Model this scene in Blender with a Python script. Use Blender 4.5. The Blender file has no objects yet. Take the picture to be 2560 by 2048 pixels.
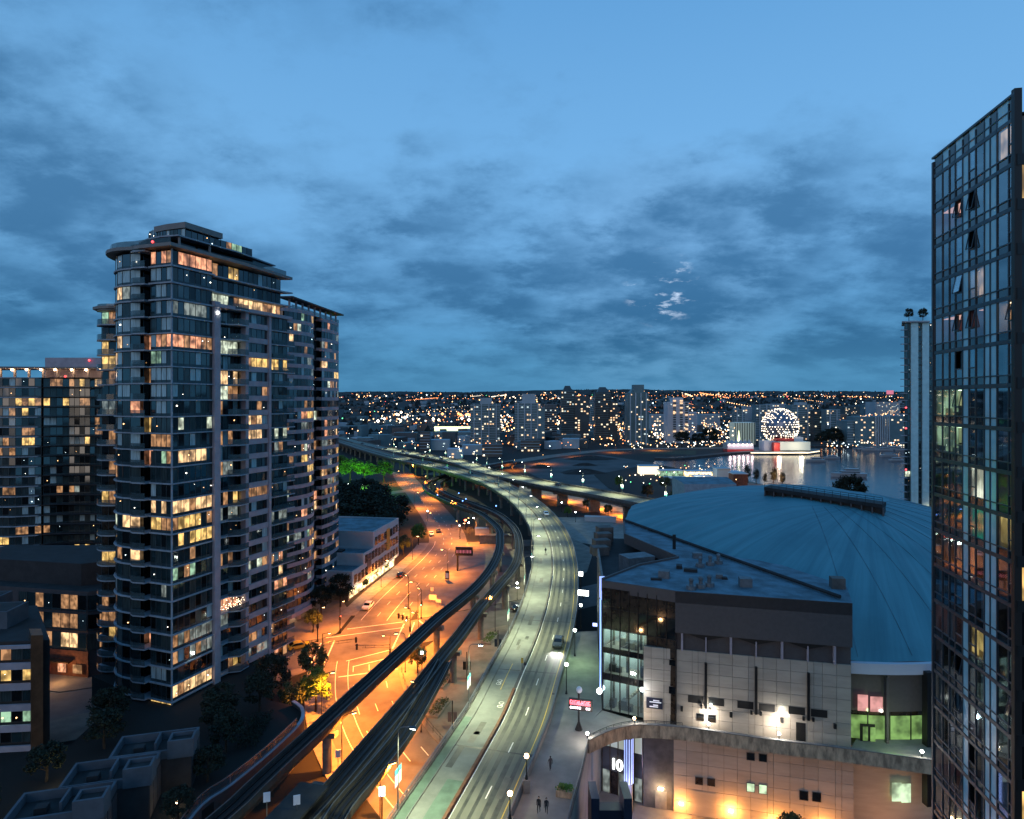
import bpy, bmesh, math, random
from mathutils import Vector, Matrix
from mathutils.geometry import tessellate_polygon
R = random.Random(11)
C = bpy.context.scene.collection
sc = bpy.context.scene
rad = math.radians
# ------------------------------------------------------------------ camera
CAMH = 55.0; F = 1603.0; CX = 1280.0; HZ = 1000.0
cd = bpy.data.cameras.new('camera'); cam = bpy.data.objects.new('camera', cd); C.objects.link(cam)
cam.location = (0, 0, CAMH); cam.rotation_euler = (rad(90), 0, 0)
cd.sensor_width = 36; cd.lens = 36*F/2560; cd.shift_y = -24/2560.0; cd.clip_start = .5; cd.clip_end = 30000
sc.camera = cam
def at(u, v, h=0.0):
    """ground point at height h seen in direction (u, v)"""
    Y = F*(CAMH-h)/(v-HZ)
    return Vector(((u-CX)/F*Y, Y, h))
# ------------------------------------------------------------------ world: dusk sky with a cloud bank
SUN_EL, SUN_ROT = 2.0, 200.0
CLX, CLY = 15.3, -4.21
w = bpy.data.worlds.new('World'); sc.world = w; w.use_nodes = True
nt = w.node_tree; nt.nodes.clear()
class NG:
    def __init__(s, t): s.t = t
    def n(s, ty, **k):
        x = s.t.nodes.new(ty)
        for a, b in k.items():
            if a.startswith('i_'):
                key = a[2:]; key = int(key) if key.isdigit() else key.replace('_', ' ')
                x.inputs[key].default_value = b
            else: setattr(x, a, b)
        return x
    def l(s, a, b): s.t.links.new(a, b)
    def math(s, op, a, b=None, clamp=False):
        x = s.t.nodes.new('ShaderNodeMath'); x.operation = op; x.use_clamp = clamp
        for i, q in enumerate((a, b)):
            if q is None: continue
            if isinstance(q, (int, float)): x.inputs[i].default_value = q
            else: s.l(q, x.inputs[i])
        return x.outputs[0]
    def ramp(s, fac, lo, hi, a=0.0, b=1.0, mode='SMOOTHSTEP'):
        x = s.t.nodes.new('ShaderNodeMapRange'); x.interpolation_type = mode
        for i, q in enumerate((fac, lo, hi, a, b)):
            if isinstance(q, (int, float)): x.inputs[i].default_value = q
            else: s.l(q, x.inputs[i])
        return x.outputs[0]
    def mix(s, fac, a, b, ty='MIX'):
        x = s.t.nodes.new('ShaderNodeMix'); x.data_type = 'RGBA'; x.blend_type = ty
        for i, q in ((0, fac), (6, a), (7, b)):
            if isinstance(q, (int, float)): x.inputs[i].default_value = q
            elif isinstance(q, tuple): x.inputs[i].default_value = q if len(q) == 4 else q+(1,)
            else: s.l(q, x.inputs[i])
        return x.outputs[2]
g = NG(nt)
tc = g.n('ShaderNodeTexCoord'); sep = g.n('ShaderNodeSeparateXYZ'); g.l(tc.outputs['Generated'], sep.inputs[0])
dx, dy, dz = sep.outputs
sky = g.n('ShaderNodeTexSky', sky_type='NISHITA', sun_disc=False, sun_elevation=rad(SUN_EL), sun_rotation=rad(SUN_ROT), altitude=60, air_density=1.0, dust_density=0.3, ozone_density=4.0)
# blue-hour gradient carried on the physical sky
zc_ = g.math('MAXIMUM', dz, 0.0)
grad = g.mix(g.ramp(zc_, 0.0, 0.30), (0.72, 2.65, 4.9), (1.75, 4.3, 7.4))
grad = g.mix(g.ramp(zc_, 0.28, 0.75), grad, (0.85, 2.9, 6.0))
skyc = g.mix(0.12, grad, g.mix(1.0, sky.outputs[0], (0.6, 1.6, 3.0), 'MULTIPLY'))
# clouds on a flat layer high above
zz = g.math('ADD', zc_, 0.30)
cv = g.n('ShaderNodeCombineXYZ'); g.l(g.math('DIVIDE', dx, zz), cv.inputs[0]); g.l(g.math('DIVIDE', dy, zz), cv.inputs[1])
mp = g.n('ShaderNodeMapping'); mp.inputs['Location'].default_value = (CLX, CLY, 0); mp.inputs['Scale'].default_value = (1.0, 1.15, 1); g.l(cv.outputs[0], mp.inputs[0])
n1 = g.n('ShaderNodeTexNoise', i_Scale=1.5, i_Detail=8.0, i_Roughness=0.55, i_Distortion=0.1); g.l(mp.outputs[0], n1.inputs['Vector'])
n2 = g.n('ShaderNodeTexNoise', i_Scale=0.75, i_Detail=3.0, i_Roughness=0.5); g.l(mp.outputs[0], n2.inputs['Vector'])
n3 = g.n('ShaderNodeTexNoise', i_Scale=4.6, i_Detail=10.0, i_Roughness=0.62, i_Distortion=0.0); g.l(mp.outputs[0], n3.inputs['Vector'])
n5 = g.n('ShaderNodeTexVoronoi', feature='SMOOTH_F1', i_Scale=5.0, i_Smoothness=0.6); nd_ = g.n('ShaderNodeVectorMath', operation='SCALE'); nd_.inputs['Scale'].default_value = 0.35
g.l(n3.outputs['Color'], nd_.inputs[0]); na_ = g.n('ShaderNodeVectorMath', operation='ADD'); g.l(mp.outputs[0], na_.inputs[0]); g.l(nd_.outputs[0], na_.inputs[1]); g.l(na_.outputs[0], n5.inputs['Vector'])
puff = g.math('SUBTRACT', 1.0, g.ramp(n5.outputs['Distance'], 0.05, 0.75))          # rounded lumps
nsum = g.math('ADD', g.math('MULTIPLY', n1.outputs[0], 0.55), g.math('MULTIPLY', n2.outputs[0], 0.45))
# the bank lies low above the horizon all round and thins out overhead
low = g.ramp(dz, 0.25, 0.41, 1.0, 0.0)
cover = g.math('ADD', nsum, g.math('SUBTRACT', g.math('MULTIPLY', low, 0.27), 0.035))
body = g.math('ADD', g.math('MULTIPLY', g.math('SUBTRACT', n3.outputs[0], 0.5), 0.62), g.math('MULTIPLY', g.math('SUBTRACT', puff, 0.5), 0.13))
cover = g.math('ADD', cover, body)
dens = g.ramp(cover, 0.46, 0.62, 0.0, 1.0)
thick = g.ramp(cover, 0.55, 0.86, 0.0, 1.0)
cloudc = g.mix(thick, (0.90, 0.90, 0.90), (0.33, 0.43, 0.49))
cloudsky = g.mix(1.0, skyc, cloudc, 'MULTIPLY')
out = g.mix(g.math('MULTIPLY', dens, 0.96), skyc, cloudsky)
# the bank opens just over the skyline
hzl = g.ramp(dz, 0.0, 0.10, 1.0, 0.0)
out = g.mix(g.math('MULTIPLY', hzl, 0.75), out, skyc)
# the moon behind broken cloud
md = Vector(((1655-CX)/F, 1.0, (HZ-722)/F)).normalized()
dot = g.n('ShaderNodeVectorMath', operation='DOT_PRODUCT'); dot.inputs[1].default_value = md; g.l(tc.outputs['Generated'], dot.inputs[0])
nrm = g.n('ShaderNodeVectorMath', operation='NORMALIZE'); g.l(tc.outputs['Generated'], nrm.inputs[0]); g.l(nrm.outputs[0], dot.inputs[0])
gl = g.ramp(dot.outputs['Value'], 0.9980, 0.99995, 0.0, 1.0)
n4 = g.n('ShaderNodeTexNoise', i_Scale=9.0, i_Detail=6.0, i_Roughness=0.6); g.l(mp.outputs[0], n4.inputs['Vector'])
brk = g.ramp(n4.outputs[0], 0.53, 0.68, 0.0, 1.0)
halo = g.math('MULTIPLY', g.math('MULTIPLY', g.ramp(dot.outputs['Value'], 0.972, 1.0, 0.0, 1.0), g.math('SUBTRACT', 1.0, thick)), 0.30)
moon = g.math('ADD', g.math('MULTIPLY', g.math('MULTIPLY', gl, brk), 6.5), halo)
mo = g.n('ShaderNodeMix', data_type='RGBA', blend_type='ADD'); mo.inputs[0].default_value = 1
mc = g.n('ShaderNodeVectorMath', operation='SCALE'); mc.inputs[0].default_value = (0.86, 0.92, 1.0); g.l(moon, mc.inputs['Scale'])
g.l(out, mo.inputs[6]); g.l(mc.outputs[0], mo.inputs[7])
bg = g.n('ShaderNodeBackground'); bg.inputs['Strength'].default_value = 0.115
g.l(mo.outputs[2], bg.inputs[0]); wo = g.n('ShaderNodeOutputWorld'); g.l(bg.outputs[0], wo.inputs[0])
# the last light of a sun that is almost down
sl = bpy.data.lights.new('sun', 'SUN'); sun = bpy.data.objects.new('sun', sl); C.objects.link(sun)
sl.energy = 0.42; sl.angle = rad(40); sl.color = (1, .70, .46)
sd = Vector((math.sin(rad(SUN_ROT))*math.cos(rad(9)), math.cos(rad(SUN_ROT))*math.cos(rad(9)), math.sin(rad(9))))
sun.rotation_euler = (-sd).to_track_quat('-Z', 'Y').to_euler()
sc.view_settings.view_transform = 'Standard'; sc.view_settings.look = 'None'; sc.view_settings.exposure = 0; sc.view_settings.gamma = 1
sc.view_settings.use_curve_mapping = False
cy = sc.cycles
cy.max_bounces = 5; cy.diffuse_bounces = 2; cy.glossy_bounces = 3; cy.transmission_bounces = 3; cy.transparent_max_bounces = 8
cy.caustics_reflective = False; cy.caustics_refractive = False; cy.sample_clamp_indirect = 3.0
cy.use_denoising = True; cy.use_light_tree = True
# ------------------------------------------------------------------ materials
M = {}
ALB = {k: 1.0 for k in ('white_paint', 'yellow_paint', 'banner_teal', 'banner_white', 'leaf', 'leaf_lime', 'panel_blue', 'glass_blind_sky', 'arena_beige', 'arena_beige_b', 'stone_band', 'asphalt', 'deck_asphalt', 'bike_asphalt', 'bike_green', 'pavement', 'plaza', 'skin', 'car_white', 'room_wall', 'far_white', 'white_wall', 'sw_red', 'orange_panel', 'lavender', 'slab_edge')}
ALB.update({'lavender': .8, 'slab_edge': 1.0, 'white_wall': .75, 'plaza': .8, 'arena_beige': .9, 'arena_beige_b': .9, 'townhouse': .38, 'townhouse_side': .38, 'lavender_dark': .45, 'ground': .4, 'hedge': .5, 'panel_blue': 1.15, 'dome': 1.05, 'far_pale': 1.0, 'far_teal': 1.0, 'far_white': 1.0, 'far_dark': .9, 'far_brown': .9, 'roof_membrane': .8, 'deck_asphalt': .8})
def mat(name, col, rough=.7, metal=0.0, var=.25, vscale=.6, ior=1.5, bump=0.0, bscale=8.0, stretch=None, emit=None, estr=0.0, alpha=None):
    col = tuple(c*ALB.get(name, .58) for c in col)
    m = bpy.data.materials.new(name); m.use_nodes = True; g = NG(m.node_tree); t = m.node_tree
    b = t.nodes['Principled BSDF']; b.inputs['Roughness'].default_value = rough; b.inputs['Metallic'].default_value = metal; b.inputs['IOR'].default_value = ior
    geo = g.n('ShaderNodeNewGeometry'); vec = geo.outputs['Position']
    if stretch:
        mp = g.n('ShaderNodeMapping'); mp.inputs['Scale'].default_value = stretch; g.l(vec, mp.inputs[0]); vec = mp.outputs[0]
    if var > 0:
        n = g.n('ShaderNodeTexNoise', i_Scale=vscale, i_Detail=7.0, i_Roughness=.6); g.l(vec, n.inputs['Vector'])
        f = g.ramp(n.outputs[0], .28, .72)
        a = tuple(c*(1-var) for c in col); b2 = tuple(min(1, c*(1+var)) for c in col)
        g.l(g.mix(f, a, b2), b.inputs['Base Color'])
    else: b.inputs['Base Color'].default_value = col+(1,)
    if bump > 0:
        n = g.n('ShaderNodeTexNoise', i_Scale=bscale, i_Detail=4.0); g.l(vec, n.inputs['Vector'])
        bp = g.n('ShaderNodeBump', i_Strength=bump, i_Distance=.05); g.l(n.outputs[0], bp.inputs['Height']); g.l(bp.outputs[0], b.inputs['Normal'])
    if emit:
        b.inputs['Emission Color'].default_value = emit+(1,); b.inputs['Emission Strength'].default_value = estr
    if alpha is not None: b.inputs['Alpha'].default_value = alpha
    M[name] = m
    return m
def lit(name, col, s, base=(.25, .22, .18), sx=.9, contrast=(.45, 1.15), nosample=True):
    """a lit room seen through a pane: curtains, lamps and furniture break up the light"""
    m = bpy.data.materials.new(name); m.use_nodes = True; g = NG(m.node_tree); b = m.node_tree.nodes['Principled BSDF']
    b.inputs['Base Color'].default_value = (.03, .03, .03, 1); b.inputs['Roughness'].default_value = .08; b.inputs['IOR'].default_value = 1.6
    geo = g.n('ShaderNodeNewGeometry')
    mp = g.n('ShaderNodeMapping'); mp.inputs['Scale'].default_value = (sx, sx, .55); g.l(geo.outputs['Position'], mp.inputs[0])
    n = g.n('ShaderNodeTexNoise', i_Scale=1.5, i_Detail=1.5, i_Roughness=.5); g.l(mp.outputs[0], n.inputs['Vector'])
    wv = g.n('ShaderNodeTexNoise', i_Scale=.55, i_Detail=2.0); g.l(geo.outputs['Position'], wv.inputs['Vector'])
    f = g.math('MULTIPLY', g.ramp(n.outputs[0], .36, .58, contrast[0], contrast[1]), g.ramp(wv.outputs[0], .32, .62, .35, 1.35))
    b.inputs['Emission Color'].default_value = col+(1,); g.l(g.math('MULTIPLY', f, s), b.inputs['Emission Strength'])
    m.cycles.emission_sampling = 'NONE' if nosample else 'AUTO'
    M[name] = m; return m
def glow(name, col, s, nosample=True):
    m = bpy.data.materials.new(name); m.use_nodes = True; b = m.node_tree.nodes['Principled BSDF']
    b.inputs['Base Color'].default_value = (.6, .6, .6, 1); b.inputs['Emission Color'].default_value = col+(1,); b.inputs['Emission Strength'].default_value = s
    if nosample: m.cycles.emission_sampling = 'NONE'
    M[name] = m; return m
mat('asphalt', (.105, .10, .098), .82, var=.22, vscale=.35, bump=.25, bscale=14)
mat('deck_asphalt', (.165, .17, .135), .7, var=.28, vscale=.22, bump=.2, bscale=12, stretch=(1, .35, 1))
mat('bike_asphalt', (.145, .16, .145), .75, var=.25, vscale=.3, bump=.2, bscale=12)
mat('bike_green', (.085, .135, .105), .75, var=.25, vscale=.5)
mat('concrete', (.30, .285, .265), .85, var=.25, vscale=.7, bump=.2)
mat('dark_concrete', (.16, .15, .14), .85, var=.35, vscale=.5, bump=.2)
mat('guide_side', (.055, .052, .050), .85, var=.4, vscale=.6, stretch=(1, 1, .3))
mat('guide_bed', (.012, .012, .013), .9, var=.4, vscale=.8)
mat('rail', (.16, .15, .15), .35, metal=1, var=.2)
mat('pavement', (.16, .14, .12), .85, var=.3, vscale=.25, bump=.15)
mat('plaza', (.24, .235, .215), .8, var=.22, vscale=.3, bump=.15)
mat('brick_paving', (.20, .13, .11), .85, var=.3, vscale=.5)
mat('ground', (.014, .014, .013), .95, var=.5, vscale=.03)
mat('gravel', (.10, .105, .11), .95, var=.35, vscale=.05)
mat('mound', (.035, .034, .034), .95, var=.4, vscale=.2, bump=.5, bscale=1.5)
mat('grass', (.035, .06, .025), .95, var=.5, vscale=.2)
mat('hedge', (.012, .022, .010), .95, var=.6, vscale=1.2, bump=.8, bscale=5)
mat('white_paint', (.72, .70, .66), .6, var=.15, vscale=2)
mat('yellow_paint', (.62, .42, .07), .6, var=.15, vscale=2)
mat('rust_kerb', (.20, .085, .045), .8, var=.3, vscale=1)
mat('metal_dark', (.035, .035, .038), .45, metal=.6, var=.2)
mat('metal_grey', (.36, .37, .38), .4, metal=.7, var=.15)
mat('black', (.012, .012, .013), .5, var=.1)
mat('slab_edge', (.26, .30, .35), .7, var=.18, vscale=.8)
mat('lavender', (.42, .37, .415), .8, var=.14, vscale=.6)
mat('lavender_dark', (.13, .115, .125), .8, var=.18, vscale=.6)
mat('fascia', (.34, .32, .31), .7, var=.12, vscale=.6)
mat('mullion', (.10, .125, .14), .5, metal=.3, var=.15)
mat('spandrel', (.045, .075, .09), .18, var=.3, vscale=.8, ior=1.6)
mat('glass_teal', (.016, .040, .048), .05, var=.5, vscale=.3, ior=2.1)
mat('glass_black', (.006, .008, .010), .05, var=.5, vscale=.3, ior=1.7)
mat('glass_curtain', (.055, .085, .09), .12, var=.45, vscale=2.2, ior=1.6, stretch=(2.5, 2.5, .15))
mat('glass_blind_sky', (.34, .46, .49), .12, var=.3, vscale=2.0, ior=1.6, stretch=(2.5, 2.5, .2))  # pale blinds; also sky reflection painted into upper-floor panes
mat('glass_brown', (.055, .038, .026), .10, var=.6, vscale=1.2, ior=1.6)
mat('balustrade', (.10, .16, .18), .08, var=.2, ior=1.6, alpha=.55)
mat('panel_blue', (.34, .54, .58), .22, var=.10, vscale=.6, ior=1.6)
mat('frame_blue', (.055, .085, .115), .4, metal=.2, var=.2)
def dome_mat():
    m = mat('dome', (.06, .235, .30), .6, var=0, ior=1.4); g = NG(m.node_tree); b = m.node_tree.nodes['Principled BSDF']
    geo = g.n('ShaderNodeNewGeometry'); sb = g.n('ShaderNodeVectorMath', operation='SUBTRACT'); sb.inputs[1].default_value = (70, 126, 0); g.l(geo.outputs['Position'], sb.inputs[0]); sp = g.n('ShaderNodeSeparateXYZ'); g.l(sb.outputs[0], sp.inputs[0])
    an = g.math('ARCTAN2', sp.outputs[1], sp.outputs[0]); ln = g.n('ShaderNodeVectorMath', operation='LENGTH'); g.l(sb.outputs[0], ln.inputs[0])
    cv = g.n('ShaderNodeCombineXYZ'); g.l(g.math('MULTIPLY', an, 9.0), cv.inputs[0]); g.l(g.math('MULTIPLY', ln.outputs['Value'], .025), cv.inputs[1])
    n = g.n('ShaderNodeTexNoise', i_Scale=1.6, i_Detail=6.0, i_Roughness=.65); g.l(cv.outputs[0], n.inputs['Vector']); n2 = g.n('ShaderNodeTexNoise', i_Scale=.09, i_Detail=6.0, i_Roughness=.6); g.l(geo.outputs['Position'], n2.inputs['Vector'])
    c1 = g.mix(g.ramp(n.outputs[0], .3, .7), (.045, .17, .215), (.078, .255, .305)); c2 = g.mix(g.math('MULTIPLY', g.ramp(n2.outputs[0], .45, .75), .45), c1, (.04, .15, .19)); g.l(c2, b.inputs['Base Color'])
dome_mat()
mat('roof_membrane', (.085, .17, .22), .75, var=.45, vscale=.35)
mat('roof_dark', (.03, .034, .038), .85, var=.4, vscale=.4)
mat('arena_dark', (.135, .12, .12), .7, var=.08, vscale=2)
mat('arena_beige', (.44, .375, .30), .8, var=.12, vscale=.5, stretch=(.4, .4, 2))
mat('arena_beige_b', (.40, .34, .27), .8, var=.12, vscale=.5, stretch=(.4, .4, 2))
mat('stone_band', (.40, .285, .18), .9, var=.5, vscale=1.6, stretch=(1, 1, .35))
mat('white_wall', (.62, .61, .64), .75, var=.06, vscale=.5)
mat('orange_panel', (.62, .27, .03), .5, var=.1)
mat('purple_panel', (.13, .10, .12), .5, var=.1)
mat('brick_red', (.20, .075, .045), .85, var=.35, vscale=1.5)
mat('bronze', (.17, .10, .06), .35, metal=.5, var=.3)
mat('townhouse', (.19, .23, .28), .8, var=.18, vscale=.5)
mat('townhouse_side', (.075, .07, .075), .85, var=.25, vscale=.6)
mat('bark', (.06, .045, .035), .9, var=.4, vscale=3)
mat('leaf', (.050, .075, .028), .8, var=.5, vscale=.8)
mat('leaf_dark', (.018, .030, .014), .85, var=.5, vscale=.8)
mat('leaf_lime', (.075, .15, .022), .8, var=.4, vscale=.8)
mat('banner_teal', (.05, .30, .36), .7, var=.1)
mat('banner_white', (.72, .74, .80), .7, var=.08)
mat('car_white', (.75, .75, .76), .25, var=.04)
mat('car_black', (.015, .015, .017), .22, var=.1)
mat('car_grey', (.16, .17, .18), .25, metal=.4, var=.05)
mat('car_yellow', (.62, .52, .05), .3, var=.05)
mat('car_glass', (.012, .015, .018), .05, var=.1, ior=1.6)
mat('tyre', (.015, .015, .015), .85, var=.1)
mat('far_pale', (.34, .40, .44), .8, var=.12, vscale=.05)
mat('far_teal', (.10, .17, .19), .5, var=.2, vscale=.06)
mat('far_dark', (.045, .065, .075), .5, var=.3, vscale=.06)
mat('far_brown', (.14, .11, .10), .85, var=.3, vscale=.06)
mat('far_white', (.52, .54, .60), .8, var=.06, vscale=.05)
mat('far_trees', (.010, .014, .012), .95, var=.5, vscale=.02)
mat('hill', (.012, .016, .018), .95, var=.5, vscale=.006)
mat('ball_metal', (.22, .28, .40), .25, metal=.7, var=.2, vscale=.15)
mat('sw_red', (.45, .03, .03), .5, var=.1)
mat('boat_white', (.62, .66, .70), .4, var=.05)
mat('seawall', (.10, .08, .075), .9, var=.3, vscale=.2)
mat('navy', (.018, .035, .075), .35, var=.15)
mat('navy_sign', (.015, .02, .05), .4, var=.1)
mat('skin', (.45, .28, .20), .6, var=.1)
mat('cloth_dark', (.02, .022, .03), .9, var=.3, vscale=4)
mat('cloth_grey', (.08, .08, .09), .9, var=.3, vscale=4)
mat('hair', (.02, .014, .01), .8, var=.2)
mat('mech_grey', (.20, .24, .27), .6, metal=.3, var=.3, vscale=1)
lit('lit_cream', (1.0, .62, .30), 1.1)
lit('lit_yellow', (1.0, .62, .19), 1.0)
lit('lit_peach', (1.0, .42, .22), 1.0)
lit('lit_dim', (1.0, .50, .22), .42)
lit('lit_pale', (.80, .90, .68), .85)
lit('lit_grey', (.62, .72, .66), .30)
lit('lit_green', (.48, .80, .52), .60)
lit('lit_gym', (.66, .74, .56), .62, sx=.7)
lit('lit_conc', (.36, .66, .18), .50, sx=.35, contrast=(.7, 1.05))
lit('lit_pink', (1.0, .45, .42), .60, sx=.3, contrast=(.75, 1.05))
lit('lit_shop', (1.0, .74, .36), 2.6, sx=.5, contrast=(.4, 1.2))
lit('lit_office', (.75, 1.0, .62), .85, sx=.3, contrast=(.85, 1.05))
glow('tv_blue', (.35, .45, 1.0), 2.5); glow('red_glow', (1.0, .05, .04), 3.0)
glow('lamp_white', (.92, 1.0, .90), 30); glow('lamp_warm', (1.0, .62, .30), 28); glow('lamp_orange', (1.0, .50, .16), 26)
glow('dim_lens', (.35, .42, .6), .8)
glow('city_warm', (1.0, .52, .20), 5.0); glow('city_white', (1.0, .80, .55), 5.5); glow('city_orange', (1.0, .30, .06), 4.5)
glow('city_cool', (.75, .95, 1.0), 5.0); glow('city_green', (.15, 1.0, .35), 3.0); glow('city_red', (1.0, .08, .05), 4.0); glow('city_blue', (.15, .35, 1.0), 5.0)
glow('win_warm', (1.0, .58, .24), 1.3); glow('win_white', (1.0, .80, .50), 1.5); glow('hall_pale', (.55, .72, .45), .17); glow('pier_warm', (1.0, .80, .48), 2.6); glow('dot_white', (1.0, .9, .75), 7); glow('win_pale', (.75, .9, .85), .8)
glow('head_glow', (1.0, .97, .88), 40); glow('tail_glow', (1.0, .05, .05), 14)
glow('sig_red', (1.0, .08, .03), 12); glow('sig_green', (.25, 1.0, .75), 10)
glow('led_blue', (.20, .42, 1.0), 1.6, False); glow('led_blue2', (.30, .42, 1.0), 1.3, False)
glow('led_red', (1.0, .05, .10), 5); glow('led_white', (1.0, .82, .95), 4); glow('sign_white', (.95, 1.0, .95), 4, False)
glow('red_letter', (1.0, .10, .16), .6); glow('screen_white', (.92, 1.0, 1.0), 9, False); glow('screen_blue', (.35, .45, 1.0), 3)
glow('strip_green', (.85, 1.0, .45), 1.9); glow('stadium_orange', (1.0, .45, .14), 22); glow('letter_white', (.8, .8, 1.0), .35)
m = bpy.data.materials.new('clear_glass'); m.use_nodes = True; g = NG(m.node_tree); m.node_tree.nodes.clear()
o_ = g.n('ShaderNodeOutputMaterial'); tr_ = g.n('ShaderNodeBsdfTransparent'); tr_.inputs[0].default_value = (.82, .88, .9, 1); gl_ = g.n('ShaderNodeBsdfGlossy'); gl_.inputs['Roughness'].default_value = .03; gl_.inputs['Color'].default_value = (.82, .95, 1, 1)
fr = g.n('ShaderNodeFresnel'); fr.inputs['IOR'].default_value = 2.2; mx = g.n('ShaderNodeMixShader'); gb = g.n('ShaderNodeNewGeometry'); g.l(g.math('MULTIPLY', g.math('ADD', g.math('MULTIPLY', fr.outputs[0], .82), .18), g.math('SUBTRACT', 1.0, gb.outputs['Backfacing'])), mx.inputs[0]); g.l(tr_.outputs[0], mx.inputs[1]); g.l(gl_.outputs[0], mx.inputs[2]); g.l(mx.outputs[0], o_.inputs[0]); M['clear_glass'] = m
glow('ceiling_gym', (.85, 1.0, .75), 18, False)
# ------------------------------------------------------------------ mesh helpers
class MB:
    def __init__(s): s.v = []; s.f = []; s.m = []
    def poly(s, pts, mi=0):
        i = len(s.v); s.v += [tuple(p) for p in pts]; s.f.append(tuple(range(i, i+len(pts)))); s.m.append(mi)
    def obox(s, o, ex, ey, ez, mi=0):
        o = Vector(o); ex = Vector(ex); ey = Vector(ey); ez = Vector(ez); i = len(s.v)
        s.v += [tuple(o+a*ex+b*ey+c*ez) for c in (0, 1) for b in (0, 1) for a in (0, 1)]
        for q in ((0, 2, 3, 1), (4, 5, 7, 6), (0, 1, 5, 4), (1, 3, 7, 5), (3, 2, 6, 7), (2, 0, 4, 6)):
            s.f.append(tuple(i+k for k in q)); s.m.append(mi)
    def box(s, c, d, rz=0, mi=0):
        """box standing on c (centre of its base)"""
        a = Vector((math.cos(rz), math.sin(rz), 0))*d[0]; b = Vector((-math.sin(rz), math.cos(rz), 0))*d[1]
        s.obox(Vector(c)-a/2-b/2, a, b, (0, 0, d[2]), mi)
    def prism(s, pts, z0, z1, mi=0, top=None):
        pts = [(p[0], p[1]) for p in pts]
        A = sum(pts[k][0]*pts[(k+1) % len(pts)][1]-pts[(k+1) % len(pts)][0]*pts[k][1] for k in range(len(pts)))
        if A < 0: pts = pts[::-1]
        i = len(s.v); n = len(pts)
        s.v += [(p[0], p[1], z0) for p in pts]+[(p[0], p[1], z1) for p in pts]
        for tri in (tessellate_polygon([[Vector((p[0], p[1], 0)) for p in pts]]) if n > 4 else [tuple(range(n))]):
            s.f.append(tuple(i+k for k in tri)[::-1]); s.m.append(mi)
            s.f.append(tuple(i+n+k for k in tri)); s.m.append(mi if top is None else top)
        for k in range(n):
            s.f.append((i+k, i+(k+1) % n, i+n+(k+1) % n, i+n+k)); s.m.append(mi)
    def cyl(s, p0, p1, r0, r1=None, n=8, mi=0):
        p0 = Vector(p0); p1 = Vector(p1); r1 = r0 if r1 is None else r1
        d = (p1-p0).normalized(); a = d.orthogonal().normalized(); b = d.cross(a); i = len(s.v)
        for p, r in ((p0, r0), (p1, r1)):
            s.v += [tuple(p+a*r*math.cos(2*math.pi*k/n)+b*r*math.sin(2*math.pi*k/n)) for k in range(n)]
        for k in range(n): s.f.append((i+k, i+(k+1) % n, i+n+(k+1) % n, i+n+k)); s.m.append(mi)
        s.f.append(tuple(i+k for k in range(n))[::-1]); s.m.append(mi); s.f.append(tuple(i+n+k for k in range(n))); s.m.append(mi)
    def tube(s, path, r, n=6, mi=0):
        for a, b in zip(path[:-1], path[1:]): s.cyl(a, b, r, r, n, mi)
    def ball(s, c, r, n=8, m=5, mi=0, sz=1.0):
        c = Vector(c); i = len(s.v)
        s.v.append(tuple(c+Vector((0, 0, r*sz))))
        for a in range(1, m):
            t = math.pi*a/m
            s.v += [tuple(c+Vector((r*math.sin(t)*math.cos(2*math.pi*k/n), r*math.sin(t)*math.sin(2*math.pi*k/n), r*sz*math.cos(t)))) for k in range(n)]
        s.v.append(tuple(c-Vector((0, 0, r*sz)))); e = len(s.v)-1
        for k in range(n):
            s.f.append((i, i+1+k, i+1+(k+1) % n)); s.m.append(mi)
            for a in range(m-2):
                q = i+1+a*n; s.f.append((q+k, q+n+k, q+n+(k+1) % n, q+(k+1) % n)); s.m.append(mi)
            q = i+1+(m-2)*n; s.f.append((q+k, e, q+(k+1) % n)); s.m.append(mi)
    def octa(s, c, r, mi=0):
        x, y, z = c; i = len(s.v)
        s.v += [(x+r, y, z), (x, y+r, z), (x-r, y, z), (x, y-r, z), (x, y, z+r), (x, y, z-r)]
        for q in ((0, 1, 4), (1, 2, 4), (2, 3, 4), (3, 0, 4), (1, 0, 5), (2, 1, 5), (3, 2, 5), (0, 3, 5)):
            s.f.append(tuple(i+k for k in q)); s.m.append(mi)
    def strip(s, P, Q, mi=0):
        """quads between two polylines"""
        i = len(s.v); n = len(P); s.v += [tuple(p) for p in P]+[tuple(p) for p in Q]
        for k in range(n-1): s.f.append((i+k, i+n+k, i+n+k+1, i+k+1)); s.m.append(mi)
    def sweep(s, path, prof, mi=0, closed=True):
        """profile of (offset to the right, up) swept along a path of (pos, right)"""
        n = len(prof); i = len(s.v)
        for p, r in path: s.v += [tuple(p+r*a+Vector((0, 0, b))) for a, b in prof]
        for k in range(len(path)-1):
            for j in range(n if closed else n-1):
                q = (j+1) % n; s.f.append((i+k*n+j, i+k*n+q, i+(k+1)*n+q, i+(k+1)*n+j)); s.m.append(mi)
        if closed:
            s.f.append(tuple(i+j for j in range(n))[::-1]); s.m.append(mi); e = i+(len(path)-1)*n; s.f.append(tuple(e+j for j in range(n))); s.m.append(mi)
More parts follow.
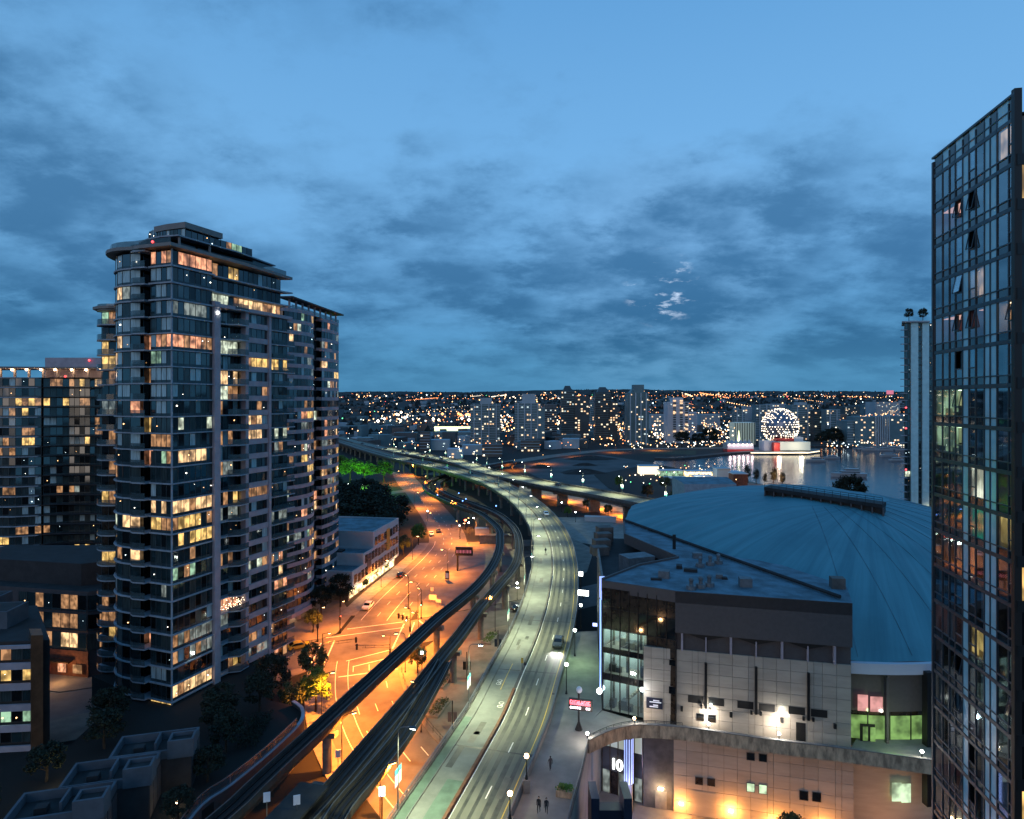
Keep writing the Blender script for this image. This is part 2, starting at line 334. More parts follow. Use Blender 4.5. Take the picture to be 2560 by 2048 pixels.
    def build(s, name, mats, parent=None, smooth=False, fix=True):
        me = bpy.data.meshes.new(name); o0 = Vector((0, 0, 0))
        if parent is not None:
            q = parent
            while q is not None: o0 = o0+Vector(q.location); q = q.parent
        me.from_pydata([(a-o0.x, b-o0.y, c-o0.z) for a, b, c in s.v], [], s.f)
        if not isinstance(mats, (list, tuple)): mats = [mats]
        for m in mats: me.materials.append(M[m] if isinstance(m, str) else m)
        if len(mats) > 1: me.polygons.foreach_set('material_index', s.m)
        if fix and len(s.f) < 60000:
            bm = bmesh.new(); bm.from_mesh(me); bmesh.ops.recalc_face_normals(bm, faces=bm.faces); bm.to_mesh(me); bm.free()
        if smooth: me.polygons.foreach_set('use_smooth', [True]*len(me.polygons))
        o = bpy.data.objects.new(name, me); C.objects.link(o)
        if parent is not None: o.parent = parent
        return o
def tag(o, label=None, cat=None, group=None, kind=None):
    if label: o['label'] = label
    if cat: o['category'] = cat
    if group: o['group'] = group
    if kind: o['kind'] = kind
    return o
def thing(name, label, cat, loc=(0, 0, 0), rz=0, group=None):
    o = bpy.data.objects.new(name, None); C.objects.link(o); o.location = loc; o.rotation_euler = (0, 0, rz); o.empty_display_size = .5
    return tag(o, label, cat, group)
def copy_tree(o, parent=None):
    c = o.copy(); C.objects.link(c); c.parent = parent
    for ch in o.children: copy_tree(ch, c)
    return c
def dup(root, loc, rz=0, label=None, group=None, scale=None):
    c = copy_tree(root); c.location = loc; c.rotation_euler = (0, 0, rz)
    if label: c['label'] = label
    if group: c['group'] = group
    if scale: c.scale = scale if isinstance(scale, tuple) else (scale,)*3
    return c
def light(name, ty, loc, power, col, parent=None, size=.25, spot=None, direction=None, blend=.6):
    l = bpy.data.lights.new(name, ty); l.energy = power*1.35; l.color = col
    if ty in ('POINT', 'SPOT'): l.shadow_soft_size = size
    o = bpy.data.objects.new(name, l); C.objects.link(o); o.location = loc
    if ty == 'SPOT':
        l.spot_size = rad(spot or 120); l.spot_blend = blend
    if direction is not None: o.rotation_euler = Vector(direction).to_track_quat('-Z', 'Y').to_euler()
    if parent is not None: o.parent = parent
    return o
def spline(pts, step=3.0):
    """Catmull-Rom through 3-D points, resampled about every step metres; returns [(pos, right)]"""
    P = [Vector(p) if len(p) == 3 else Vector((p[0], p[1], 0)) for p in pts]; P = [P[0]*2-P[1]]+P+[P[-1]*2-P[-2]]; dense = []
    for i in range(1, len(P)-2):
        a, b, c, d = P[i-1:i+3]
        for k in range(24):
            t = k/24; dense.append(.5*((2*b)+(c-a)*t+(2*a-5*b+4*c-d)*t*t+(3*b-a-3*c+d)*t**3))
    dense.append(P[-2]); L = [0]
    for a, b in zip(dense[:-1], dense[1:]): L.append(L[-1]+(b-a).length)
    n = max(2, int(L[-1]/step)); res = []; j = 0
    for k in range(n+1):
        t = L[-1]*k/n
        while j < len(L)-2 and L[j+1] < t: j += 1
        q = (t-L[j])/max(1e-6, L[j+1]-L[j]); res.append(dense[j].lerp(dense[j+1], q))
    out = []
    for k, p in enumerate(res):
        d = res[min(k+1, n)]-res[max(k-1, 0)]; d.z = 0; d.normalize(); out.append((p, Vector((d.y, -d.x, 0))))
    return out
def off(path, d, z=0.0): return [p+r*d+Vector((0, 0, z)) for p, r in path]
def sub(path, a, b): return path[a:b+1]
ORD = ['first', 'second', 'third', 'fourth', 'fifth', 'sixth', 'seventh', 'eighth', 'ninth', 'tenth', 'eleventh', 'twelfth', 'thirteenth', 'fourteenth', 'fifteenth', 'sixteenth', 'seventeenth', 'eighteenth', 'nineteenth', 'twentieth']
def flat(name, pts, z, m, kind='structure', parent=None):
    b = MB()
    for tri in tessellate_polygon([[Vector((p[0], p[1], 0)) for p in pts]]): b.poly([(pts[k][0], pts[k][1], z) for k in tri])
    o = b.build(name, m, parent)
    if o.data.polygons[0].normal.z < 0: o.data.flip_normals()
    if parent is None: o['kind'] = kind
    return o
# ================================================================== GROUND, STREETS, WATER
HOLE = [(3.5, 40), (76, 40), (76, 96), (3.5, 96)]
b = MB()
BIG = [(-9000, -400), (9000, -400), (9000, 9000), (-9000, 9000)]
gz = -.03
b.poly([(-9000, -400, gz), (3.5, -400, gz), (3.5, 9000, gz), (-9000, 9000, gz)])
b.poly([(76, -400, gz), (9000, -400, gz), (9000, 9000, gz), (76, 9000, gz)])
b.poly([(3.5, -400, gz), (76, -400, gz), (76, 40, gz), (3.5, 40, gz)])
b.poly([(3.5, 96, gz), (76, 96, gz), (76, 9000, gz), (3.5, 9000, gz)])
tag(b.build('ground', 'ground'), kind='structure')
# sunken service street beside the arena
PZ = -3.0
b = MB(); b.poly([(x, y, PZ) for x, y in HOLE])
for p, q in zip(HOLE, HOLE[1:]+HOLE[:1]): b.poly([(p[0], p[1], PZ), (q[0], q[1], PZ), (q[0], q[1], gz), (p[0], p[1], gz)], 1)
tag(b.build('service_street', ['pavement', 'concrete']), kind='structure')
# main street (curving away), cross street, far streets
MAIN = spline([(14, 60), (3, 70), (-8, 84), (-17, 97), (-24, 110), (-29, 124), (-32.5, 140), (-33, 155), (-31.5, 176), (-28.5, 200), (-25.3, 228), (-25, 250), (-31, 284), (-44, 336), (-57, 385), (-70, 430), (-90, 511), (-120, 620)], 3.0)
CROSS = spline([(-120, 94), (-72, 123), (-32, 147), (8, 171), (30, 186)], 3.0)
def road(name, path, hw, z, m, kerbs=True):
    b = MB(); b.strip(off(path, -hw, z), off(path, hw, z)); return tag(b.build(name, m), kind='structure')
mains = road('main_street', MAIN, 7.3, .004, 'asphalt')
road('cross_street', CROSS, 7.5, 0.0, 'asphalt')
FARR = spline([(-22, 441), (17, 380), (42, 336), (60, 299), (80, 262), (92, 235)], 5)
road('underpass_street', FARR, 9.5, .006, 'pavement')
PAC = spline([(-60, 470), (-20, 534), (7, 580), (48, 639), (110, 705), (200, 730), (330, 742)], 6)
road('waterfront_road', PAC, 9, .01, 'pavement')
road('park_road', spline([(-230, 330), (-150, 345), (-110, 352), (-80, 372), (-60, 392)], 4), 4.5, .008, 'pavement')
# markings of the main street: children of the street
def mark(path, i0, i1, d, wd, z, m='white_paint', name='lane_line', parent=None):
    q = sub(path, i0, i1); b = MB(); b.strip(off(q, d-wd/2, z), off(q, d+wd/2, z)); return b.build(name, m, parent)
def idx(path, y): return min(range(len(path)), key=lambda i: abs(path[i][0].y-y))
NI = len(MAIN)
a0, a1 = idx(MAIN, 138), idx(MAIN, 156)
mark(MAIN, a1+1, idx(MAIN, 250), -4.9, .13, .010, parent=mains)
mark(MAIN, idx(MAIN, 90), a0-1, -5.0, .13, .010, parent=mains); mark(MAIN, idx(MAIN, 90), a0-1, -2.6, .13, .010, parent=mains)
for d in (-1.6, 1.6, 4.6):
    for k in range(a1+2, idx(MAIN, 500), 3):
        if d == 4.6 and MAIN[k][0].y > 240: continue
        mark(MAIN, k, k+1, d, .14, .010, name='lane_dash', parent=mains)
    for k in range(4, a0-1, 3): mark(MAIN, k, k+1, d, .14, .010, name='lane_dash', parent=mains)
mark(MAIN, a1+1, a1+9, 1.6, .14, .011, name='lane_line', parent=mains)
# crosswalk lines and stop bars of the junction
def seg(p, q, wd, z=.012, m='white_paint', name='crosswalk_line', parent=None):
    p = Vector((p[0], p[1], z)); q = Vector((q[0], q[1], z)); d = (q-p).normalized(); r = Vector((d.y, -d.x, 0))*wd/2
    b = MB(); b.poly([p-r, p+r, q+r, q-r]); return b.build(name, m, parent)
def g2(u, v): p = at(u, v, 0); return (p.x, p.y)
for (p, q, wd) in (((868, 1573), (1008, 1555), .28), ((815, 1595), (1010, 1569), .28), ((1010, 1560), (981, 1622), .3), ((1036, 1556), (1016, 1610), .3),
                   ((1047, 1551), (1070, 1570), .35), ((865, 1653), (973, 1626), .25), ((882, 1667), (965, 1647), .28), ((836, 1602), (809, 1664), .32), ((803, 1608), (775, 1666), .32),
                   ((774, 1641), (759, 1672), .4), ((846, 1693), (1000, 1672), .35)):
    seg(g2(*p), g2(*q), wd, parent=mains)
# pavements (kerb step of 12 cm) : sidewalks, plaza under the guideways, parking lot
def slab(name, pts, z1, m, z0=-.02):
    b = MB(); b.prism(pts, z0, z1); o = b.build(name, m); tag(o, kind='structure'); return o
def run(path, y0, y1, d): 
    i, j = idx(path, y0), idx(path, y1); i, j = min(i, j), max(i, j)
    return [(p.x, p.y) for p in off(sub(path, i, j), d)]
def crun(x0, x1, d):
    i = min(range(len(CROSS)), key=lambda k: abs(CROSS[k][0].x-x0)); j = min(range(len(CROSS)), key=lambda k: abs(CROSS[k][0].x-x1))
    return [(p.x, p.y) for p in off(sub(CROSS, min(i, j), max(i, j)), d)]
# north-east lot
ne = run(MAIN, 168, 246, 7.3)
slab('parking_lot', ne+[(8, 252), (22, 262), (30, 235), (24, 205)]+crun(-16, 16, -7.6)[::-1]+[(-23.6, 160.8)], .12, 'pavement')
# north-west sidewalk
slab('sidewalk', run(MAIN, 164, 246, -7.3)+run(MAIN, 164, 246, -11.5)[::-1], .13, 'concrete')
# south-west sidewalk and south-east forecourt
slab('sidewalk', run(MAIN, 98, 132, -7.3)+run(MAIN, 98, 132, -10.5)[::-1], .12, 'concrete')
slab('forecourt', run(MAIN, 97, 131, 7.3)+crun(-20, 3, 7.6)+[(3, 130), (3, 97)], .12, 'pavement')
slab('corner_pavement', crun(-120, -46, -7.6)+[(-44, 147.5), (-41.2, 151), (-41, 164), (-58, 200), (-130, 130)], .11, 'pavement')
slab('corner_pavement', crun(-120, -42, 7.6)+[(-43, 128), (-60, 108), (-118, 84)], .11, 'pavement')
slab('far_lot', [(10, 262), (34, 240), (62, 200), (80, 190), (78, 255), (45, 300), (18, 300)], .10, 'plaza')
slab('service_lot', [(21, 110), (24, 140), (28, 190), (30, 232), (40, 232), (60, 200), (40, 150), (30, 105)], .11, 'plaza')
flat('gravel_field', [(30, 400), (60, 335), (120, 330), (160, 420), (150, 500), (90, 640), (40, 600), (5, 520)], .02, 'gravel')
for i, (u, v, sx, sy, h, lab) in enumerate(((1480, 1149, 46, 16, 3.0, 'long dark dirt mound at the back of the gravel field'), (1455, 1184, 34, 15, 3.2, 'largest dark dirt mound nearest the far viaduct'),
        (1350, 1170, 20, 11, 2.6, 'small dark dirt mound at the left end of the gravel field'), (1462, 1164, 22, 6, 2.0, 'low dark dirt mound in the middle of the gravel field'))):
    p = at(u, v); b = MB(); n = 20; rings = 6; base = len(b.v); grid = []
    for a in range(rings+1):
        t = a/rings; row = []
        for k in range(n):
            an = 2*math.pi*k/n; rr = t*(1+.14*math.sin(3*an+i)+.08*math.sin(5*an+2*i))
            row.append(Vector((p.x+rr*sx/2*math.cos(an), p.y+rr*sy/2*math.sin(an), max(.0, h*(1-t*t))*(1+.15*math.sin(4*an+a)))))
        grid.append(row)
    for a in range(rings): b.strip(grid[a]+[grid[a][0]], grid[a+1]+[grid[a+1][0]])
    tag(b.build('dirt_mound', 'mound', smooth=True), lab, 'mound', 'mounds on the gravel field')
# water of the inlet
m = bpy.data.materials.new('water'); m.use_nodes = True; g = NG(m.node_tree); pb = m.node_tree.nodes['Principled BSDF']
pb.inputs['Base Color'].default_value = (.012, .025, .045, 1); pb.inputs['Roughness'].default_value = .13; pb.inputs['IOR'].default_value = 1.6
geo = g.n('ShaderNodeNewGeometry'); mp = g.n('ShaderNodeMapping'); mp.inputs['Scale'].default_value = (1, .8, 1); g.l(geo.outputs['Position'], mp.inputs[0])
nz = g.n('ShaderNodeTexNoise', i_Scale=.5, i_Detail=4.0); g.l(mp.outputs[0], nz.inputs['Vector']); bp = g.n('ShaderNodeBump', i_Strength=.35, i_Distance=.25); g.l(nz.outputs[0], bp.inputs['Height']); g.l(bp.outputs[0], pb.inputs['Normal'])
M['water'] = m
def g3(u, v, h=0): p = at(u, v, h); return (p.x, p.y)
WATER = [g3(1632, 1160), g3(1700, 1172), g3(1790, 1178), g3(1850, 1188), g3(1872, 1204), g3(1985, 1232), (165, 352), (185, 318), (225, 280), (420, 260), (760, 420), (900, 720), g3(2420, 1106), g3(2260, 1106), g3(2130, 1108), g3(2100, 1114), g3(2060, 1121), g3(1900, 1126), g3(1750, 1138), g3(1640, 1146)]
flat('water', WATER, .03, 'water')
# sea walls
def wall_line(name, pts, h, wd, m, label, cat):
    p = spline([(q[0], q[1]) for q in pts], 8); b = MB(); b.sweep(p, [(-wd/2, -.02), (wd/2, -.02), (wd/2, h), (-wd/2, h)]); return tag(b.build(name, m), label, cat)
wall_line('seawall', [g3(1638, 1148), g3(1690, 1149), g3(1750, 1143), g3(1820, 1136), g3(1885, 1131)], 1.6, 9, 'seawall', 'dark stone seawall promenade running left from the lit globe building', 'seawall')
wall_line('seawall', [g3(2030, 1119), g3(2080, 1117), g3(2128, 1119)], 1.8, 6, 'seawall', 'short dark breakwater to the right of the lit globe building', 'seawall')
slab('shore_bank', [(60, 470)]+WATER[0:6]+[(158, 330), (130, 290), (95, 300), (70, 350), (60, 400)], .16, 'ground')
flat('shore_lawn', [g3(1600, 1135), g3(1740, 1137), g3(1740, 1127), g3(1620, 1126)], .05, 'grass')
flat('sand_bank', [g3(1840, 1222), g3(1920, 1240), g3(1990, 1250), g3(1985, 1236), g3(1880, 1206), g3(1850, 1196)], .19, 'pavement')
mat('deck_worn', (.105, .11, .09), .6, var=.3, vscale=.8); mat('deck_patch', (.20, .20, .17), .7, var=.2)
# ================================================================== NEAR VIADUCT
DZ = 9.0
V1 = spline([(-12.5, 48, DZ), (-9.2, 60, DZ), (-6.6, 70.4, DZ), (-4.85, 76.9, DZ), (-2.68, 85.1, DZ), (-.45, 94, DZ), (2.0, 106.7, DZ), (5.47, 124.5, DZ), (8.5, 144.6, DZ), (11.2, 169.5, DZ), (12.3, 186, DZ), (12.9, 204.8, DZ), (12.5, 227, DZ),
             (10.4, 254, DZ), (6.4, 283.6, DZ), (.6, 312, DZ), (-13.5, 362, DZ), (-40, 419, DZ), (-66, 466, DZ), (-90, 506, DZ), (-128, 580, DZ), (-175, 680, DZ), (-240, 820, DZ)], 2.5)
HW = 6.3
via = thing('viaduct', 'near elevated road curving away with bike lane and pale kerbs', 'viaduct', (0, 48, 0))
b = MB(); b.sweep(V1, [(-HW, 0), (HW, 0), (HW, -.55), (4.9, -.8), (4.6, -2.0), (-4.6, -2.0), (-4.9, -.8), (-HW, -.55)]); b.build('deck', 'dark_concrete', via)
b = MB(); b.strip(off(V1, -.45, .006), off(V1, HW-.35, .006)); roadway = b.build('roadway', 'deck_asphalt', via)
b = MB(); b.strip(off(V1, -4.75, .006), off(V1, -.95, .006)); b.build('bike_lane', 'bike_asphalt', via)
b = MB(); b.sweep(V1, [(-HW+.3, 0), (-4.8, 0), (-4.8, .16), (-HW+.3, .16)]); b.build('sidewalk', 'bike_asphalt', via)
jn = idx(V1, 80); b = MB(); b.strip(off(V1[:jn], -3.1, .011), off(V1[:jn], -1.1, .011)); b.build('green_lane', 'bike_green', via)
b = MB(); b.strip(off(V1[:jn+6], -6.0, .168), off(V1[:jn+6], -4.9, .168)); b.build('green_sidewalk', 'bike_green', via)
j1 = idx(V1, 104); b = MB(); b.sweep(V1[:j1], [(-.93, 0), (-.47, 0), (-.52, .42), (-.88, .42)]); b.build('lane_divider', 'rust_kerb', via)
b = MB(); b.sweep(V1[j1+3:], [(-.93, 0), (-.47, 0), (-.52, .42), (-.88, .42)]); b.build('lane_divider', 'dark_concrete', via)
b = MB(); b.strip(off(V1, -.42, .011), off(V1, -.28, .011)); b.build('edge_line', 'white_paint', via)
b = MB(); b.strip(off(V1, 5.2, .011), off(V1, 5.32, .011)); b.build('edge_line', 'yellow_paint', via)
nd = 0
for k in range(3, len(V1)-2, 4):
    if nd >= 60: break
    q = sub(V1, k, k+1); b = MB(); b.strip(off(q, 2.43, .011), off(q, 2.57, .011)); b.build('lane_dash', 'white_paint', via); nd += 1
q0 = idx(V1, 101); b = MB(); b.strip(off(V1[q0:q0+5], -2.9, .011), off(V1[q0:q0+5], -2.8, .011)); b.build('lane_line', 'yellow_paint', via)
for d in (.55, 1.75, 3.15, 4.4):
    b = MB(); wv = [.26+.07*math.sin(k*.37+d) for k in range(len(V1))]; b.strip([p+r*(d-w_)+Vector((0, 0, .009)) for (p, r), w_ in zip(V1, wv)], [p+r*(d+w_)+Vector((0, 0, .009)) for (p, r), w_ in zip(V1, wv)]); b.build('tyre_track', 'deck_worn', via)
for k in range(5, len(V1)-2, 10):
    p, r = V1[k]; fw = Vector((-r.y, r.x, 0))*.12; b = MB(); z_ = Vector((0, 0, .010)); b.poly([p-r*.4-fw+z_, p+r*5.1-fw+z_, p+r*5.1+fw+z_, p-r*.4+fw+z_]); b.poly([p-r*4.7-fw+z_, p-r*1.0-fw+z_, p-r*1.0+fw+z_, p-r*4.7+fw+z_]); b.build('expansion_joint', 'black', via)
for k in range(16):
    i_ = R.randrange(6, 70); p, r = V1[i_]; fw = Vector((-r.y, r.x, 0)); d = R.choice((R.uniform(-4, -2), R.uniform(.2, 4))); b = MB(); a_, c_ = R.uniform(.5, 1.1), R.uniform(.8, 3.2); z_ = Vector((0, 0, .0105)); q = p+r*d; b.poly([q-r*a_/2-fw*c_+z_, q+r*a_/2-fw*c_+z_, q+r*a_/2+fw*c_+z_, q-r*a_/2+fw*c_+z_]); b.build('asphalt_patch', 'deck_worn' if k % 3 else 'deck_patch', via)
for k in range(8, 60, 7): p, r = V1[k]; b = MB(); b.box(p+r*5.55+Vector((0, 0, .007)), (.4, .6, .006), math.atan2(r.y, r.x)); b.build('drain_grate', 'black', via)
# painted cycle symbols
for yy, d in ((103.5, -3.6), (97.5, -1.8)):
    p, r = V1[idx(V1, yy)]; p = p+r*d+Vector((0, 0, .013)); fwd = Vector((-r.y, r.x, 0)); b = MB()
    for s in (-.55, .55):
        n = 12; c = p+fwd*s
        b.strip([c+(r*math.cos(2*math.pi*k/n)+fwd*math.sin(2*math.pi*k/n))*.42 for k in range(n+1)], [c+(r*math.cos(2*math.pi*k/n)+fwd*math.sin(2*math.pi*k/n))*.32 for k in range(n+1)])
    b.poly([p-fwd*.5-r*.05, p-fwd*.5+r*.05, p+fwd*.5+r*.35, p+fwd*.5+r*.25]); b.poly([p+r*.3, p+r*.4, p-fwd*.4+r*.3, p-fwd*.4+r*.2])
    b.build('cycle_symbol', 'white_paint', via)
# kerb walls: near-left rail on a low kerb, right parapet
b = MB(); b.sweep(V1, [(-HW-.02, -.3), (-HW+.28, -.3), (-HW+.28, .45), (-HW-.02, .45)]); b.build('left_kerb', 'dark_concrete', via)
b = MB()
for dz_, rr in ((1.15, .06), (.8, .025), (.62, .025)): b.sweep(V1, [(-HW+.13-rr, dz_-rr), (-HW+.13+rr, dz_-rr), (-HW+.13+rr, dz_+rr), (-HW+.13-rr, dz_+rr)])
b.build('handrail', 'metal_grey', via)
b = MB()
for k in range(0, len(V1)): p, r = V1[k]; b.box(p+r*(-HW+.13)+Vector((0, 0, .44)), (.07, .07, .7), mi=0)
tag(b.build('railing_posts', 'metal_grey', via), kind='stuff')
b = MB(); b.sweep(V1, [(HW-.34, 0), (HW+.03, -.3), (HW+.03, .85), (HW-.2, .85)]); b.build('right_parapet', 'concrete', via)
b = MB(); b.sweep(V1, [(HW-.16, .86), (HW-.02, .86), (HW-.02, 1.1), (HW-.16, 1.1)]); b.build('handrail', 'metal_grey', via)
for k in range(14, len(V1)-4, 9):
    p, r = V1[k]
    fw = Vector((-r.y, r.x, 0)); b = MB(); b.obox(p-r*4.6-fw*.6+Vector((0, 0, -2.9)), r*9.2, fw*1.2, (0, 0, .95))
    for s in (-2.6, 2.6):
        if abs((p+r*s).x-MAIN[idx(MAIN, p.y)][0].x) < 5 and p.y < 110: continue
        b.cyl(p+r*s+Vector((0, 0, -DZ-3.2 if (p+r*s).x > 3.5 and p.y < 96 else -DZ-.1)), p+r*s+Vector((0, 0, -2.85)), .65, n=12)
    b.build('pier', 'concrete', via)
# yellow warning post where the divider begins
p, r = V1[j1+2]; p = p+r*-.7
t = thing('warning_post', 'thin post with a small yellow marker in the viaduct divider', 'post', p)
b = MB(); b.cyl(p, p+Vector((0, 0, 1.4)), .06); b.build('pole', 'metal_grey', t)
b = MB(); b.box(p+Vector((0, 0, 1.3)), (.38, .06, .9), .1); b.build('marker_plate', 'yellow_paint', t)
# ================================================================== FAR VIADUCT
V2 = spline([(112, 205, DZ), (84, 247, DZ), (59.5, 288, DZ), (41, 316, DZ), (24.5, 339, DZ), (5, 371, DZ), (-19, 415, DZ), (-35, 462, DZ), (-62, 509, DZ), (-95, 559, DZ), (-133, 629, DZ), (-180, 720, DZ), (-245, 850, DZ)], 4)
H2 = 7.6
v2 = thing('viaduct', 'far elevated road on rectangular piers crossing behind the arena roof', 'viaduct', (24, 339, 0))
b = MB(); b.sweep(V2, [(-H2, 0), (H2, 0), (H2, -.5), (6.3, -.8), (6.0, -2.1), (-6.0, -2.1), (-6.3, -.8), (-H2, -.5)]); b.build('deck', 'dark_concrete', v2)
b = MB(); b.strip(off(V2, -H2+1.6, .006), off(V2, H2-.4, .006)); b.build('roadway', 'deck_asphalt', v2)
b = MB(); b.sweep(V2, [(-H2, 0), (-H2+1.5, 0), (-H2+1.5, .17), (-H2, .17)]); b.build('sidewalk', 'concrete', v2)
for d in (-H2, H2-.3):
    b = MB(); b.sweep(V2, [(d-.02, -.3), (d+.3, -.3), (d+.3, .9), (d-.02, .9)]); b.build('parapet', 'dark_concrete', v2)
for d in (-2, 1.5):
    b = MB()
    for k in range(1, len(V2)-2, 3): q = sub(V2, k, k+1); b.strip(off(q, d-.08, .012), off(q, d+.08, .012))
    tag(b.build('lane_dashes', 'white_paint', v2), kind='stuff')
b = MB()
for k in range(0, len(V2)):
    for h in (.33, .66):
        p, r = V2[k]; q = p.lerp(V2[min(k+1, len(V2)-1)][0], h-.33); b.box(q+r*H2+Vector((0, 0, -.75)), (.35, .5, .55), math.atan2(r.y, r.x))
tag(b.build('deck_brackets', 'dark_concrete', v2), kind='stuff')
for k in range(3, len(V2)-3, 6):
    p, r = V2[k]; fw = Vector((-r.y, r.x, 0)); b = MB()
    b.obox(p-r*5.8-fw*.7+Vector((0, 0, -3.0)), r*11.6, fw*1.4, (0, 0, .95))
    b.obox(p-r*3.2-fw*.55+Vector((0, 0, -DZ-.1)), r*6.4, fw*1.1, (0, 0, 6.2)); b.build('pier', 'concrete', v2)
# ================================================================== TRANSIT GUIDEWAYS
def gway(name, label, pts, x_skip=None, hw=1.3, every=9):
    P = spline(pts, 2.5); t = thing(name, label, 'guideway', (P[0][0].x, P[0][0].y, 0))
    b = MB(); b.sweep(P, [(-hw, 0), (hw, 0), (hw, -.35), (.85, -.55), (.7, -1.35), (-.7, -1.35), (-.85, -.55), (-hw, -.35)]); b.build('beam', 'guide_side', t)
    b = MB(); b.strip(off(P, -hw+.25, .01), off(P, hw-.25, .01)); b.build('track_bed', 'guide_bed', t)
    for s in (-1, 1):
        b = MB(); b.sweep(P, [(s*hw-.02*s, -.35), (s*(hw-.2), -.0), (s*(hw-.2), .5), (s*hw+.03*s, .5)]); b.build('side_wall', 'guide_side', t)
        b = MB(); b.sweep(P, [(s*.72-.04, .06), (s*.72+.04, .06), (s*.72+.04, .2), (s*.72-.04, .2)]); b.build('rail', 'rail', t)
        b = MB(); b.sweep(P, [(s*(hw-.08)-.04, .5), (s*(hw-.08)+.04, .5), (s*(hw-.08)+.04, .58), (s*(hw-.08)-.04, .58)]); b.build('cable_cover', 'metal_grey', t)
    b = MB(); b.sweep(P, [(-.2, .02), (.2, .02), (.2, .14), (-.2, .14)]); b.build('reaction_rail', 'metal_dark', t)
    for k in range(6, len(P)-2, every):
        p, r = P[k]
        mi = min(MAIN, key=lambda q: (q[0]-Vector((p.x, p.y, 0))).length); 
        if (mi[0]-Vector((p.x, p.y, 0))).length < 6.0: continue
        fw = Vector((-r.y, r.x, 0)); b = MB(); b.obox(p-r*1.5-fw*.6+Vector((0, 0, -2.1)), r*3, fw*1.2, (0, 0, .8)); b.cyl((p.x, p.y, -.1), p+Vector((0, 0, -2.0)), .7, n=14); b.build('pier', 'concrete', t)
    return P
GZ = 7.5
def gp(u, v, h=GZ): return tuple(at(u, v, h))
GL = gway('guideway', 'left dark transit guideway with twin rails sweeping over the orange street', [(-44.5, 37, GZ), (-38, 57, GZ), gp(566, 2040), gp(632, 1978), gp(705, 1909), gp(780, 1840), gp(856, 1768), gp(932, 1697), gp(1030, 1607), gp(1090, 1551), gp(1140, 1511), gp(1180, 1478), gp(1213, 1443), gp(1235, 1410), gp(1247, 1380), gp(1250, 1350), gp(1243, 1321), (-13.5, 268, 7.4), (-23, 288, 7.0), (-35, 318, 6.0), (-46, 350, 5.2), (-52, 385, 4.6), (-47, 425, 4.2), (-30, 470, 4), (0, 530, 4)])
GR = gway('guideway', 'middle dark transit guideway with twin rails beside the near viaduct', [(-33, 45, GZ), (-27, 62, GZ), gp(775, 2039), gp(937, 1850), gp(1045, 1721), gp(1108, 1640), gp(1143, 1598), gp(1175, 1555), gp(1200, 1520), gp(1226, 1492), gp(1253, 1460), gp(1275, 1435), gp(1292, 1405), gp(1298, 1370), gp(1292, 1335), gp(1273, 1308), (-7, 270, 7.4), (-17, 295, 6.8), (-29, 322, 6.0), (-39, 352, 5.2), (-44.5, 387, 4.6), (-40, 423, 4.2), (-23, 467, 4), (7, 527, 4)])
GS = gway('guideway', 'right branch of the transit guideway splitting off along the viaduct', [(-24.5, 45, GZ), (-20.3, 62, GZ), gp(845, 2041), gp(920, 1949), gp(988, 1866), gp(1032, 1800), gp(1082, 1713), gp(1112, 1655)], every=11)
# walkway deck filling the gap between the middle guideway and its branch
WK = [(Vector(a[0]), a[1]) for a in GS if a[0].y < 108]; t = thing('guideway_walkway', 'grey walkway deck between the middle guideway and its branch', 'walkway', (WK[0][0].x, WK[0][0].y, 0))
mid = []
for p_, r_ in WK:
    q_ = min(GR, key=lambda e: (e[0]-p_).length)[0]; mid.append(((p_+q_)/2, r_, (p_-q_).length/2-1.15))
b = MB(); b.strip([c-r_*max(.05, h) for c, r_, h in mid], [c+r_*max(.05, h) for c, r_, h in mid]); b.strip([c-r_*max(.05, h)-Vector((0, 0, .3)) for c, r_, h in mid], [c+r_*max(.05, h)-Vector((0, 0, .3)) for c, r_, h in mid]); b.build('deck', 'dark_concrete', t)
# platform and shelter between the two guideways at the bottom edge
t = thing('station_platform', 'dark station roof between the two guideways with lit panels below', 'platform', (-30, 72, 0))
c = at(780, 1960, 7); b = MB(); e = Vector((.24, .97, 0)); r = Vector((.97, -.24, 0)); o = Vector((-31.5, 60, 5.2))
b.obox(o, r*5.2, e*24, (0, 0, .35)); b.build('floor', 'dark_concrete', t)
b = MB(); b.obox(o+Vector((0, 0, 3.0))+r*1.2+e*4, r*3.8, e*15, (0, 0, .3)); b.build('roof', 'roof_dark', t)
for k in range(4):
    b = MB(); b.obox(o+e*(6.5+k*3.2)+r*1.15+Vector((0, 0, .6)), r*.08, e*2.7, (0, 0, 2.2)); b.build('lit_panel', 'lit_pale', t)
    b = MB(); b.cyl(o+e*(5.5+k*3.4)+r*2.4, o+e*(5.5+k*3.4)+r*2.4+Vector((0, 0, 3.1)), .12); b.build('post', 'metal_dark', t)
for i, (u, v, lab) in enumerate(((750, 1920, 'small pale signboard on a post left of the station roof'), (742, 2010, 'pale square sign at the near end of the station roof'), (667, 2003, 'pale square sign beside the left guideway near the bottom edge'))):
    p = at(u, v, 9.2) if i else at(845, 1892, 3); t = thing('platform_sign', lab, 'sign', (p.x, p.y, p.z-1.6), group='signs along the station')
    b = MB(); b.cyl((p.x, p.y, p.z-1.7), (p.x, p.y, p.z), .05); b.build('post', 'metal_grey', t)
    b = MB(); b.box((p.x, p.y, p.z-.1), (.75, .08, 1.1), .3); b.build('panel', 'banner_white', t)
